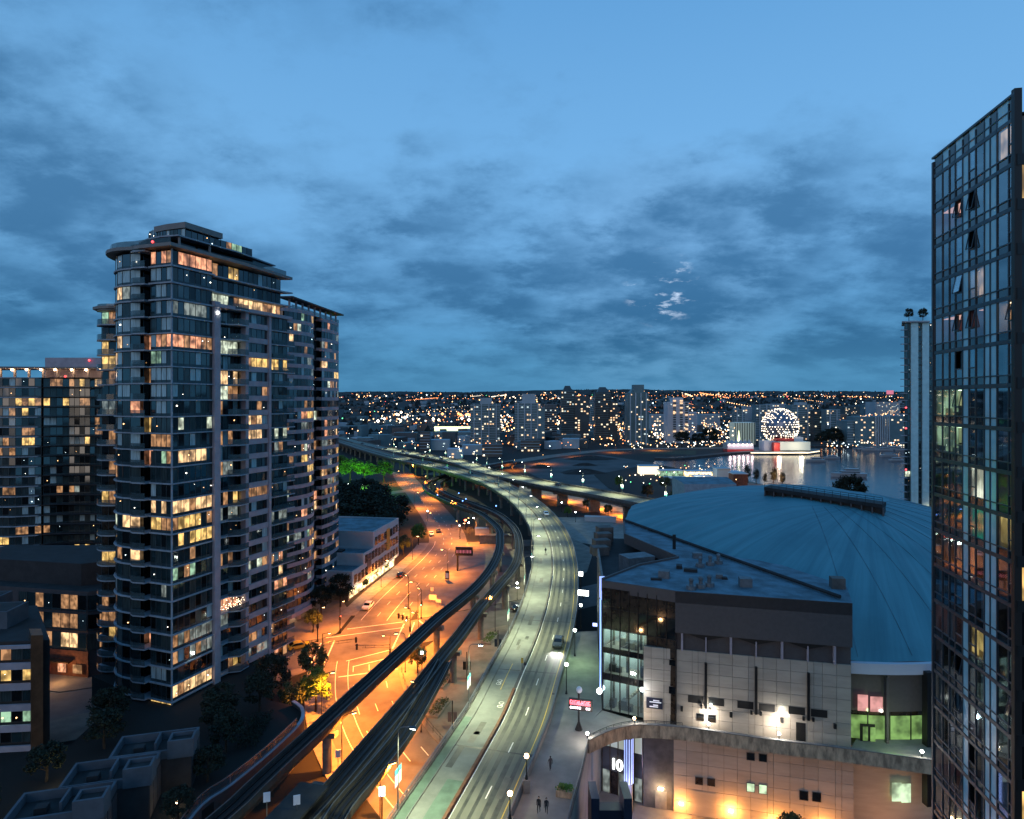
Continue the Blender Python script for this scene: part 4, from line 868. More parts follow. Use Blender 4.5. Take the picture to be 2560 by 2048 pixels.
# dark blue stair housing near the bottom edge
p = Vector((11.6, 76.3, PZ)); t = thing('stair_housing', 'dark blue stair entrance housing with two tall side slabs near the bottom edge', 'kiosk', p)
for s in (-1, 1): b = MB(); b.box(p+Vector((s*1.9, 0, 0)), (.95, 3.4, 11.6)); b.build('side_slab', 'navy', t)
b = MB(); b.box(p+Vector((0, .4, 0)), (2.85, 1.6, 9.4)); b.build('middle_slab', 'navy', t); b = MB(); b.box(p+Vector((0, -1.0, 0)), (2.85, .5, 7.4)); b.build('front_panel', 'black', t)
# stone planter with a shrub on the plaza edge
p = at(1412, 1990, DZ); t = thing('planter', 'stone planter with green shrub beside the plaza railing', 'planter', p); b = MB(); b.box(p, (1.9, .9, .75), -.25); b.build('trough', 'stone_band', t)
b = MB()
for k in range(220): c = p+Vector((R.gauss(0, .45), R.gauss(0, .2), .8+R.random()*.6)); v = Vector((R.gauss(0, 1), R.gauss(0, 1), R.gauss(0, 1))).normalized()*.13; w_ = v.orthogonal().normalized()*.1; b.poly([c-v, c+w_, c+v, c-w_])
b.build('shrub', 'leaf_lime', t, fix=False)
# ================================================================== APARTMENT TOWERS ON THE LEFT
LITS = ['lit_cream']*5+['lit_yellow']*3+['lit_dim']*6+['lit_peach']*2+['lit_pale']*2+['lit_grey']*5+['lit_green']
DARK = ['glass_teal']*11+['glass_black']*4+['glass_curtain']*6+['glass_blind_sky']*2
class Condo:
    def __init__(s, root, seed, maxp=300): s.t = root; s.p = []; s.mu = MB(); s.sp = MB(); s.R = random.Random(seed); s.maxp = maxp
    def run(s, p, q, z, fh, n, lit_p=.14, ov=None, sill=.5, head=.22, dark=DARK, lits=LITS, band='spandrel', tilt=.02, sproud=.02):
        """one glazed bay of one floor from p to q (2-D): sill panel, panes, mullions"""
        p = Vector((p[0], p[1], 0)); q = Vector((q[0], q[1], 0)); d = (q-p)/n; L = (q-p).length; n_ = Vector((d.y, -d.x, 0)).normalized(); rr = s.R
        mid = (p+q)/2
        if n_.dot(Vector((0, 0, 0))-mid) < 0: n_ = -n_
        if sill > 0: s.sp.obox(p+Vector((0, 0, z)), q-p, n_*sproud, (0, 0, sill))
        on = ov is not None or rr.random() < lit_p*1.5; lm = ov or rr.choice(lits)
        for k in range(n):
            m = (('lit_dim' if rr.random() < .22 else lm) if on and rr.random() < (.85 if ov else .5) else rr.choice(dark))
            a = p+d*k+d*.04; t0 = rr.uniform(-tilt, tilt); t1 = rr.uniform(-tilt, tilt)
            s.p.append((L/n*(fh-sill-head)/mid.length_squared, a+Vector((0, 0, z+sill)), d*.92, n_, fh-sill-head, m, t0, t1))
        for k in range(n+1):
            c = p+d*k-d.normalized()*.035; s.mu.obox(c+Vector((0, 0, z)), d.normalized()*.07, n_*.06, (0, 0, fh-.02))
    def finish(s):
        b = MB(); rr = s.R
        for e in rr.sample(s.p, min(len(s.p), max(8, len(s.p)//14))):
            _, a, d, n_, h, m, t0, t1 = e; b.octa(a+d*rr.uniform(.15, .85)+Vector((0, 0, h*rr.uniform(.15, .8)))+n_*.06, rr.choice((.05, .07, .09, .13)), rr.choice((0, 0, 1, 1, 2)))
        tag(b.build('lamp_glint_dots', ['dot_white', 'city_warm', 'city_cool'], s.t, fix=False), kind='stuff')  # glowing dots put room lamps and city-light reflections onto the opaque panes
        s.p.sort(key=lambda e: -e[0]*(1.5 if e[5].startswith('lit') else 1)); st = {}
        for i, (ar_, a, d, n_, h, m, t0, t1) in enumerate(s.p):
            b = MB() if i < s.maxp else st.setdefault(m, MB())
            z = Vector((0, 0, h)); q = [a-n_*.05, a+d-n_*.05, a+d+z-n_*.05, a+z-n_*.05]; r = [a+n_*(.0+t0), a+d+n_*(.0+t1), a+d+z+n_*(.0-t0), a+z+n_*(.0-t1)]
            j = len(b.v); b.v += [tuple(x) for x in q+r]
            for f in ((4, 5, 6, 7), (0, 1, 5, 4), (1, 2, 6, 5), (2, 3, 7, 6), (3, 0, 4, 7)): b.f.append(tuple(j+k for k in f)); b.m.append(0)
            if i < s.maxp: b.build('window_pane', m, s.t)
        for m, b in st.items(): tag(b.build('window_panes', m, s.t), kind='stuff')
        tag(s.mu.build('mullions', 'mullion', s.t, fix=False), kind='stuff')
        if s.sp.v: tag(s.sp.build('sill_panels', 'spandrel', s.t, fix=False), kind='stuff')
def floors(root, name, pts, z0, fh, n, th, m, lo=0):
    b = MB(); b.prism(pts, z0, z0+th); o = b.build(name, m, root)
    for k in range(1, n): c = o.copy(); C.objects.link(c); c.parent = root; c.location = (0, 0, fh*k)
    return o
FH = 2.75
# ---------------------------------------------------------------- main tower
TP = Vector((-55.7, 105, 0)); a1_ = Vector((.35, .937, 0)); b1_ = Vector((-.937, .35, 0))
def tp(a, b_, z=0): q = TP+a1_*a+b1_*b_; return Vector((q.x, q.y, z))
def tq(a, b_): q = tp(a, b_); return (q.x, q.y)
tow = thing('apartment_tower', 'tall dark glass apartment tower with rounded bay and lavender concrete frame', 'tower', TP)
ct = Condo(tow, 3)
NF, NLOW = 29, 26
arc = [(0 if k in (0, 8) else -2.3*math.sin(math.pi*k/8), 7.0+6.2*k/8) for k in range(9)]
arc = [(0, 7.0), (-.35, 8.9), (-.3, 10.8), (.2, 12.6), (1.2, 14.3), (2.7, 15.8), (4.6, 17.0), (6.6, 17.8), (8.8, 18.3)]
OVR = {28: 'lit_peach', 23: 'lit_peach', 13: 'lit_cream', 12: 'lit_yellow', 5: 'lit_grey', 4: 'lit_grey', 2: 'lit_cream'}
OVL = {28: 'lit_pale', 20: 'lit_dim', 12: 'lit_yellow', 1: 'lit_pale', 2: 'lit_pale'}
bright = ['glass_teal']*2+['glass_blind_sky']*5+['glass_curtain']*1  # pale panes carry the bright sky's reflection as colour
for f in range(NF):
    z = f*FH; up = f > 18
    ct.run(tq(0, .0), tq(8.3, .0), z, FH, 7, .15, OVR.get(f), sill=.55)
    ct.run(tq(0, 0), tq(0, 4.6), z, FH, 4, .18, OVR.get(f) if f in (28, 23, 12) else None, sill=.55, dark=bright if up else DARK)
    ct.run(tq(1.6, 4.7), tq(1.6, 6.9), z, FH, 2, .06, 'lit_peach' if f in (23, 16) else None, sill=0, dark=['glass_black'])
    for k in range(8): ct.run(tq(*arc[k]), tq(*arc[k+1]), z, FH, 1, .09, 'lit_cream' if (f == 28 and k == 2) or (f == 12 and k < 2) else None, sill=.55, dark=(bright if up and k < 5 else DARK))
    if f < NLOW:
        ct.run(tq(9.9, 1.5), tq(15.9, 1.5), z, FH, 5, .22, {20: 'lit_pale', 6: 'lit_peach', 12: 'lit_grey', 0: 'lit_yellow'}.get(f), sill=0)
        ct.run(tq(16.5, .15), tq(22.2, .15), z+.85, FH-1.05, 4, .2, {22: 'lit_yellow', 18: 'lit_cream', 17: 'lit_cream', 13: 'lit_dim', 8: 'lit_pale'}.get(f), sill=0, head=.05)
        ct.run(tq(23.0, .2), tq(28, .2), z, FH, 4, .2, sill=.5)
        ct.run(tq(6.3, 19.0), tq(6.7, 25.0), z, FH, 3, .3, {22: 'lit_yellow', 13: 'lit_yellow', 9: 'lit_yellow', 5: 'lit_dim'}.get(f), sill=0, dark=['glass_black', 'glass_brown'])
    else:
        ct.run(tq(8.5, 1.4), tq(16, 1.4), z, FH, 6, .12, 'lit_pale' if f == 26 else None, sill=.3)
        ct.run(tq(16, 1.4), tq(27.4, 1.4), z, FH, 9, .08, 'lit_cream' if f == 26 else None, sill=.3)
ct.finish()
# solid core, slabs, columns, frame
core = [tq(.35, .35), tq(8.4, .35), tq(8.4, 1.9), tq(16, 1.9), tq(16, .5), tq(22.5, .5), tq(27.8, .5), tq(27.8, 24.8), tq(7.0, 24.8), tq(6.7, 18.8), tq(9.2, 17.9)]+[tq(a+.45, b_-.3) for a, b_ in arc[::-1]]+[tq(1.95, 6.9), tq(1.95, 4.6), tq(.35, 4.6)]
b = MB(); b.prism(core, 0, NLOW*FH); b.build('core', 'glass_black', tow)
coreu = [tq(.35, .35), tq(8.4, .35), tq(8.4, 1.8), tq(27.2, 1.8), tq(27.2, 17.6), tq(9.2, 17.9)]+[tq(a+.45, b_-.3) for a, b_ in arc[::-1]]+[tq(1.95, 6.9), tq(1.95, 4.6), tq(.35, 4.6)]
b = MB(); b.prism(coreu, NLOW*FH-.01, NF*FH); b.build('upper_core', 'glass_black', tow)
out_lo = [tq(-.35, -.35), tq(8.4, -.35), tq(8.4, .3), tq(22.6, .3), tq(22.8, -.5), tq(29.4, -.7), tq(28.4, 1), tq(28.2, 18.2), tq(9.2, 18.6)]+[tq(a-.3, b_+.15) for a, b_ in arc[::-1]]+[tq(1.2, 6.9), tq(1.2, 4.6), tq(-.35, 4.7)]
floors(tow, 'floor_slab', out_lo, FH-.13, FH, NLOW-1, .2, 'slab_edge')
out_up = [tq(-.45, -.45), tq(8.6, -.45), tq(8.8, .3), tq(27, .1), tq(29.2, -.3), tq(28.6, 3), tq(28.2, 18.2), tq(9.2, 18.6)]+[tq(a-.3, b_+.15) for a, b_ in arc[::-1]]+[tq(1.2, 6.9), tq(1.2, 4.6), tq(-.45, 4.7)]
floors(tow, 'floor_slab', out_up, NLOW*FH-.13, FH, 3, .26, 'slab_edge')
lw_ = [tq(6.0-1.6*math.sin(math.pi*k/6), 18.9+6.5*k/6) for k in range(7)]+[tq(8, 25.4), tq(8, 18.9)]
for k in range(NLOW):
    if k == 0:
        b = MB(); b.prism(lw_, FH-.13, FH+.1); bal0 = b.build('rounded_balcony', 'slab_edge', tow)
        b = MB(); P_ = [Vector((x, y, FH+.1)) for x, y in lw_[:7]]; b.strip(P_, [p+Vector((0, 0, .95)) for p in P_]); b.strip([p+Vector((.03, .03, 0)) for p in P_], [p+Vector((.03, .03, .95)) for p in P_]); b.build('balustrade', 'balustrade', bal0)
        b = MB(); bp_ = [tq(1.5, 4.75), tq(-1.0, 4.9), tq(-1.3, 7.2), tq(-.9, 8.2), tq(1.5, 6.95)]; b.prism(bp_, FH-.15, FH+.08); bal1 = b.build('balcony', 'slab_edge', tow)
        b = MB(); P_ = [Vector((x, y, FH+.08)) for x, y in bp_[1:4]]; b.strip(P_, [p+Vector((0, 0, 1)) for p in P_]); b.strip([p+Vector((.03, .03, 0)) for p in P_], [p+Vector((.03, .03, 1)) for p in P_]); b.build('balustrade', 'balustrade', bal1)
        b = MB(); bq = [tq(10.0, 1.4), tq(10.0, .2), tq(12.2, .1), tq(13.4, -1.5), tq(15.8, -1.3), tq(15.9, 1.4)]; b.prism(bq, FH-.15, FH+.08); bal2 = b.build('balcony', 'slab_edge', tow)
        b = MB(); P_ = [Vector((x, y, FH+.08)) for x, y in bq[2:5]]; b.strip(P_, [p+Vector((0, 0, 1)) for p in P_]); b.strip([p+Vector((-.03, .03, 0)) for p in P_], [p+Vector((-.03, .03, 1)) for p in P_]); b.build('balustrade', 'balustrade', bal2)
        b = MB(); P_ = [tp(23.1, -.55, FH+.08), tp(29.2, -.72, FH+.08)]; b.strip(P_, [p+Vector((0, 0, .95)) for p in P_]); b.strip([p+Vector((-.04, .02, 0)) for p in P_], [p+Vector((-.04, .02, .95)) for p in P_]); bal3 = b.build('end_balustrade', 'balustrade', tow)
    else:
        for o in (bal0, bal1, bal2, bal3):
            if o is bal3 and k > NLOW-3: continue
            c = copy_tree(o, tow); c.location = (0, 0, FH*k)
for f in range(NLOW-1, NF): 
    c = copy_tree(bal1, tow); c.location = (0, 0, FH*f-.05)
for a_, w_, o_, zt in ((8.35, 1.35, -.6, NLOW*FH+.9), (15.9, .75, -.45, NLOW*FH), (22.15, .6, -.45, NLOW*FH)):
    b = MB(); b.obox(tp(a_, o_), a1_*w_, b1_*1.2, (0, 0, zt)); b.build('column', 'lavender', tow)
for k in range(NLOW+1):
    b = MB(); b.obox(tp(16.65, -.2, k*FH-.18), a1_*5.5, b1_*.34, (0, 0, 1.0 if k < NLOW else .6)); b.build('frame_beam', 'lavender', tow)
b = MB(); b.obox(tp(-.12, -.12), a1_*.22, b1_*.22, (0, 0, NF*FH)); b.build('corner_post', 'slab_edge', tow)
# stepped roofs and the glazed crown
zl = NLOW*FH
b = MB(); b.prism([tq(8.3, -.8), tq(16, -.9), tq(22.8, -.75), tq(29, -.4), tq(28.4, 2), tq(8.3, 2)], zl-.1, zl+.55); b.build('ledge', 'lavender', tow)
b = MB(); b.prism([tq(5.6, 18.6), tq(4.2, 20), tq(3.9, 22.2), tq(4.6, 24.6), tq(6.4, 26), tq(13, 26), tq(13, 18.6)], zl+.1, zl+.6); b.build('wing_roof', 'fascia', tow)
ro = [tq(-1.3, -1.2), tq(14, -.9), tq(23, -.2), tq(30.2, .6), tq(29, 4), tq(27, 18), tq(10, 20)]+[tq(a-1.2, b_+.9) for a, b_ in arc[::-1]]+[tq(-1.5, 5.5), tq(-1.45, 2)]
zr = NF*FH; b = MB(); b.prism(ro, zr+.2, zr+.75, 0, 1); b.build('roof_slab', ['fascia', 'roof_dark'], tow)
for P_, nm in (([tp(-.6, -.4, zr+.75), tp(-.9, 4.6, zr+.75)]+[tp(a-.7, b_+.5, zr+.75) for a, b_ in arc], 'roof_balustrade'), ([tp(18, -.2, zr+.75), tp(28.6, .9, zr+.75)], 'roof_balustrade')):
    b = MB(); b.strip(P_, [p+Vector((0, 0, 1)) for p in P_]); b.strip([p+a1_*.04 for p in P_], [p+a1_*.04+Vector((0, 0, 1)) for p in P_]); b.build(nm, 'balustrade', tow)
b = MB(); b.prism([tq(3.6, 2.2), tq(24, 2.6), tq(24, 12), tq(3.6, 12)], zr+.76, zr+2.5); b.build('penthouse_wall', 'glass_black', tow)
b = MB(); b.prism([tq(1.6, .4), tq(15, .2), tq(27, 2.2), tq(26, 12), tq(10, 16.6), tq(6.4, 14.6), tq(3.4, 11.6), tq(1.7, 7.5), tq(1.2, 4)], zr+2.55, zr+2.78, 0, 1); b.build('penthouse_canopy', ['slab_edge', 'roof_dark'], tow)
b = MB(); b.cyl(tp(2.2, .8, zr+.7), tp(2.2, .8, zr+2.5), .22); b.cyl(tp(8.6, .8, zr+.7), tp(8.6, .8, zr+2.5), .22); b.build('canopy_post', 'fascia', tow)
zc = zr+2.8
cw = Condo(tow, 9, 40)
crn = [(4.5, 2.0), (4.4, 4.6), (4.5, 7.2), (4.9, 9.6), (5.8, 11.8), (7.2, 13.7), (9.0, 15.2)]
for k in range(6): cw.run(tq(*crn[k]), tq(*crn[k+1]), zc, 2.6, 3, .0, 'lit_green' if k == 5 else None, sill=.15, head=.8 if k < 3 else .1, dark=['glass_teal', 'glass_blind_sky', 'glass_curtain'])
for k in range(6): cw.run(tq(4.5+k*2.6, 2.0), tq(7.1+k*2.6, 2.0), zc, 2.4 if k < 3 else 1.8, 2, .0, 'lit_green' if k in (3, 4) else None, sill=.15, head=.8 if k < 3 else .1, dark=['glass_teal', 'spandrel'])
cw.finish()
b = MB(); b.prism([tq(4.8, 2.3), tq(19.8, 2.3), tq(19.8, 14.6), tq(9.4, 14.9), tq(6.2, 11.6), tq(4.9, 7.2)], zc, zc+1.75); b.build('crown_core', 'glass_black', tow)
b = MB(); b.prism([tq(4.2, 1.7), tq(12.5, 1.7), tq(12.5, 9.5), tq(4.7, 9.5), tq(4.2, 6)], zc+1.9, zc+2.9); b.build('crown_fascia', 'fascia', tow)
b = MB(); b.ball(tp(-.9, 3.2, zr+1.2), .22, 8, 5); b.build('beacon', 'red_glow', tow)
for i, (a_, b_, z_) in enumerate(((4, -.3, 4.4*FH), (9, -.7, 25.6*FH))): b = MB(); b.ball(tp(a_, b_, z_), .2, 8, 5); b.build('balcony_lamp', 'lamp_white', tow)
# fairy-lit balcony
b = MB()
for k in range(70): b.octa(tp(R.uniform(10.2, 15.6), R.uniform(-1.1, 1.2), 6*FH+R.uniform(.4, 2.2)), .07)
b.build('balcony_lights', 'city_white', tow, fix=False)
# ---------------------------------------------------------------- second tower behind it
SP = Vector((-54.3, 153, 0)); sd1 = Vector((3.6, 33, 0)).normalized(); sd2 = Vector((-sd1.y, sd1.x, 0))
def sp_(a, b_, z=0): q = SP+sd1*a+sd2*b_; return Vector((q.x, q.y, z))
def sq(a, b_): q = sp_(a, b_); return (q.x, q.y)
st_ = thing('apartment_tower', 'slimmer apartment tower with lavender bands standing behind the tallest tower', 'tower', SP)
cs = Condo(st_, 5); NS = 27; ZS0 = 4.0
sar = [(16.5*k/7, -2.6*math.sin(math.pi*k/7)) for k in range(8)]; rar = [(21+12*k/4, -.4-.6*math.sin(math.pi*k/4)) for k in range(5)]
for f in range(NS):
    z = ZS0+f*2.68
    for k in range(7): cs.run(sq(*sar[k]), sq(*sar[k+1]), z+.85, 1.83, 2, .20, 'lit_yellow' if f in (5, 12, 17) and k in (3, 4) else ('lit_green' if f == 6 and k == 3 else None), sill=0, head=.06)
    for k in range(4): cs.run(sq(*rar[k]), sq(*rar[k+1]), z+.85, 1.83, 2, .20, 'lit_yellow' if f in (11, 13) and k == 3 else None, sill=0, head=.06)
    cs.run(sq(16.6, 1.0), sq(20.9, 1.0), z, 2.68, 2, .1, sill=0, dark=['glass_black'])
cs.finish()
b = MB(); b.prism([sq(a, b_+.4) for a, b_ in sar]+[sq(16.6, 1.4), sq(20.8, 1.4)]+[sq(a, b_+.4) for a, b_ in rar]+[sq(33, 18), sq(0, 18)], ZS0, ZS0+NS*2.68); b.build('core', 'glass_black', st_)
for nm, pts in (('spandrel_band', [sq(a, b_-.12) for a, b_ in sar]+[sq(16.4, 1), sq(0, 1)]), ('spandrel_band', [sq(a, b_-.12) for a, b_ in rar]+[sq(33.1, 1), sq(20.8, 1)])): floors(st_, nm, pts, ZS0-.1, 2.68, NS+1, .92, 'lavender')
floors(st_, 'floor_slab', [sq(16.4, 1.2), sq(16.4, .2), sq(20.9, .2), sq(20.9, 1.2)], ZS0-.1, 2.68, NS+1, .2, 'lavender_dark')
b = MB(); b.prism([sq(-.3, -2), sq(8, -3.2), sq(17, -2), sq(17, 10), sq(0, 10)], ZS0-1.2, ZS0-.12); b.build('soffit', 'lavender', st_)
for a_ in (1.5, 8, 15): b = MB(); b.cyl(sp_(a_, .3), sp_(a_, .3, ZS0-1.1), .75, n=14); b.build('column', 'lavender', st_)
b = MB(); b.obox(sp_(0, 3, 0), sd1*30, sd2*.3, (0, 0, ZS0-1.2)); b.build('lobby_glass', 'lit_cream', st_)
zt = ZS0+NS*2.68+.85
b = MB(); b.prism([sq(1, .8), sq(33, .2), sq(33, 9), sq(1, 9)], zt, zt+.3); b.build('roof', 'roof_dark', st_)
for k in range(9): b = MB(); b.box(sp_(3+k*3.7, .2, zt), (.4, .4, 2.4), math.atan2(sd1.y, sd1.x)); b.build('trellis_post', 'lavender', st_)
b = MB(); b.prism([sq(1, -1.6), sq(35, -1.3), sq(35.5, 2.2), sq(1, 2.2)], zt+2.4, zt+2.75); b.build('trellis_roof', 'lavender_dark', st_)
b = MB(); P_ = [sp_(2, -.9, zt), sp_(33, -.6, zt)]; b.strip(P_, [p+Vector((0, 0, .9)) for p in P_]); b.strip([p+sd2*.04 for p in P_], [p+sd2*.04+Vector((0, 0, .9)) for p in P_]); b.build('roof_balustrade', 'balustrade', st_)
light('lobby_glow', 'POINT', sp_(8, 1.2, 1.6), 260, (1, .62, .38), None, .5)
# ---------------------------------------------------------------- far-left tower
LP = Vector((-133, 176, 0)); lt = thing('apartment_tower', 'broad dark curved apartment block with glowing roof canopy at the left edge', 'tower', LP)
cl = Condo(lt, 8); NLF = 21
lpath = [(-156, 182), (-150, 178), (-143, 175.6), (-136, 175.6), (-130.4, 177.6)]; lpath2 = [(-130.2, 178.2), (-125, 181), (-119.5, 181.6), (-113, 180), (-107, 177)]
for f in range(NLF):
    z = 4+f*2.72
    for pth in (lpath, lpath2):
        for p, q in zip(pth[:-1], pth[1:]): cl.run(p, q, z, 2.72, 4, .13, sill=.5, tilt=.05, lits=['lit_cream', 'lit_yellow', 'lit_dim', 'lit_dim', 'lit_grey', 'lit_pale'])
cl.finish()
b = MB(); b.prism([(x, y+.3) for x, y in lpath+lpath2]+[(-107, 196), (-156, 200)], 0, 4+NLF*2.72); b.build('core', 'glass_black', lt)
for pth in (lpath, lpath2): floors(lt, 'floor_slab', [(x*1.004, y-.7) for x, y in pth]+[(pth[-1][0], pth[-1][1]+2), (pth[0][0], pth[0][1]+2)], 4-.12, 2.72, NLF+1, .22, 'slab_edge' if pth is lpath else 'lavender_dark')
zt = 4+NLF*2.72
b = MB(); b.prism([(-158, 180), (-143, 174), (-128, 177), (-106, 176), (-106, 182), (-130, 186), (-156, 190)], zt+2.6, zt+3.0); b.build('roof_canopy', 'fascia', lt)
b = MB(); b.prism([(-134, 184), (-118, 184), (-118, 194), (-134, 194)], zt, zt+6); b.build('roof_plant', 'lavender', lt)
for k in range(12):
    x = -152+k*4; y = 180.6 if k < 7 else 181.6
    b = MB(); b.cyl((x, y, zt), (x, y, zt+2.6), .35, n=8); b.build('canopy_post', 'fascia', lt)
    b = MB(); b.ball((x, y-1.0, zt+2.35), .3, 8, 5); b.build('downlight', 'lamp_warm', lt); light('downlight_glow', 'POINT', (x, y-1.3, zt+1.9), 60, (1, .6, .42), None, .2)
b = MB(); b.ball((-121, 183.5, zt+5.2), .3, 8, 5); b.ball((-124, 178, zt+.4), .3, 8, 5); b.ball((-141, 174.5, zt+.4), .3, 8, 5); b.build('red_beacons', 'red_glow', lt)
# ---------------------------------------------------------------- low block between: brick podium with shops
pd = thing('podium_block', 'low podium building with red brick shopfront behind the tallest tower', 'building', (-88, 128, 0))
b = MB(); b.prism([(-120, 134), (-84, 127), (-70, 133), (-76, 150), (-118, 150)], 0, 17.0, 0, 1); b.build('walls', ['lavender_dark', 'roof_dark'], pd)
b = MB(); b.prism([(-118, 137), (-88, 131), (-78, 137), (-84, 148), (-116, 148)], 17.0, 21.5, 0, 1); b.build('setback_storey', ['townhouse_side', 'roof_dark'], pd)
cp = Condo(pd, 12, 80)
for f in range(3):
    cp.run((-100, 130), (-84.2, 126.9), 5.4+f*3.8, 3.4, 8, .85 if f else .7, sill=.4, lits=['lit_peach', 'lit_dim', 'lit_cream', 'lit_dim'])
    cp.run((-84, 126.9), (-73, 131.6), 5.4+f*3.8, 3.4, 6, .7, sill=.4, lits=['lit_dim', 'lit_cream'])
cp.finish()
b = MB(); b.obox((-100, 129.85, 0), (16.2, -3.1, 0), (0, .12, 0), (0, 0, 5.2)); b.build('brick_front', 'brick_red', pd)
for k, (m_, w_) in enumerate((('lit_shop', 1.5), ('red_glow', .7), ('lit_peach', 1.8), ('lit_dim', 2.0))):
    x = -97+k*3.4; b = MB(); b.obox((x, 129.2-(x+100)*.19, 1.0), (w_, -w_*.19, 0), (0, .1, 0), (0, 0, 1.7 if m_ != 'red_glow' else .5)); b.build('shop_window', m_, pd)
b = MB(); b.prism([(-101, 129), (-84, 125.5), (-75, 128.5), (-76, 124), (-85, 120.5), (-101, 124)], .0, .13); tag(b.build('shop_pavement', 'pavement'), kind='structure')
b = MB(); b.obox((-98, 129.1, 3.2), (11, -2.1, 0), (-.2, -1.2, 0), (0, 0, .25)); b.build('awning', 'bronze', pd)
light('shop_glow', 'POINT', (-88, 124, 2.6), 520, (1, .5, .18), None, .4)
b = MB(); b.ball((-73.5, 131.0, 16.6), .4, 8, 6); b.build('roof_lamp', 'lamp_warm', pd); light('roof_lamp_glow', 'POINT', (-74, 130, 17.6), 160, (1, .55, .28), None, .2)
# ---------------------------------------------------------------- mid-rise at the left edge
mr = thing('midrise_block', 'dark mid-rise flat block with roof terraces at the bottom left edge', 'building', (-72, 92, 0))
b = MB(); b.prism([(-100, 89), (-66.6, 92.4), (-80, 108), (-112, 104)], 0, 20.4, 0, 1); b.build('walls', ['townhouse_side', 'roof_dark'], mr)
cm_ = Condo(mr, 21, 120)
for f in range(6):
    z = 2.2+f*2.95
    cm_.run((-84, 90.4), (-74.8, 91.3), z, 2.95, 5, .35, {3: 'lit_yellow', 5: 'lit_dim'}.get(f), sill=.35, dark=['glass_black', 'glass_brown', 'glass_curtain'])
    cm_.run((-74.4, 91.3), (-68.6, 91.9), z+.9, 1.95, 4, .2, {2: 'lit_green'}.get(f), sill=0, head=.05, dark=['glass_black', 'glass_curtain', 'glass_teal'])
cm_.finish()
for f in range(7): b = MB(); b.obox((-74.6, 90.95, 1.9+f*2.95), (6.6, .7, 0), (.03, -.3, 0), (0, 0, .95 if f < 6 else .5)); b.build('frame_beam', 'lavender', mr)
b = MB(); b.obox((-68.2, 90.9, 0), (1.6, .17, 0), (-2.2, 2.6, 0), (0, 0, 21.6)); b.build('end_pier', 'bronze', mr)
for x, y, w_, d_, h_ in ((-80, 99, 7, 5, 2.6), (-88, 97, 9, 5, 1.2), (-85, 104, 5, 4, 3.0)):
    b = MB(); b.box((x, y, 20.4), (w_, d_, h_), .1); o = b.build('roof_box', 'townhouse', mr); b = MB(); b.box((x, y, 20.4+h_), (w_-.7, d_-.7, .03), .1); b.build('roof_deck', 'roof_dark', o)
# ---------------------------------------------------------------- garden podium, curved wall, townhouses
gz_ = 5.0
pw = [(-37, 60), (-38.2, 76.5), (-36.4, 82), (-34.7, 87.5), (-33.4, 93), (-32.6, 97.8), (-32.9, 100.5), (-34, 103), (-36, 105)]
slab('garden_podium', pw+[(-41, 107), (-46, 118), (-52, 129), (-66, 126), (-76, 116), (-66, 110), (-64, 93), (-104, 88), (-104, 60)], gz_, 'ground', -.02)
wl = spline([(x, y, 0) for x, y in pw], 1.5); t = thing('garden_wall', 'curved dark garden wall with glass railing above the guideway', 'wall', (-33, 98, 0))
b = MB(); b.sweep(wl, [(-.05, .0), (.35, .0), (.35, gz_+.55), (-.05, gz_+.55)]); b.build('wall', 'lavender_dark', t)
b = MB(); b.sweep(wl, [(-.12, gz_+.55), (.42, gz_+.55), (.42, gz_+.7), (-.12, gz_+.7)]); b.build('coping', 'slab_edge', t)
b = MB(); b.sweep(wl[:26], [(.1, gz_+.7), (.14, gz_+.7), (.14, gz_+1.8), (.1, gz_+1.8)]); b.build('glass_railing', 'balustrade', t)
b = MB(); b.sweep(wl[:26], [(.06, gz_+1.8), (.18, gz_+1.8), (.18, gz_+1.9), (.06, gz_+1.9)]); b.build('handrail', 'metal_grey', t)
for p, r in wl[:26:3]: b = MB(); b.box(p+r*.12+Vector((0, 0, gz_+.6)), (.1, .1, 1.25)); b.build('railing_post', 'metal_grey', t)
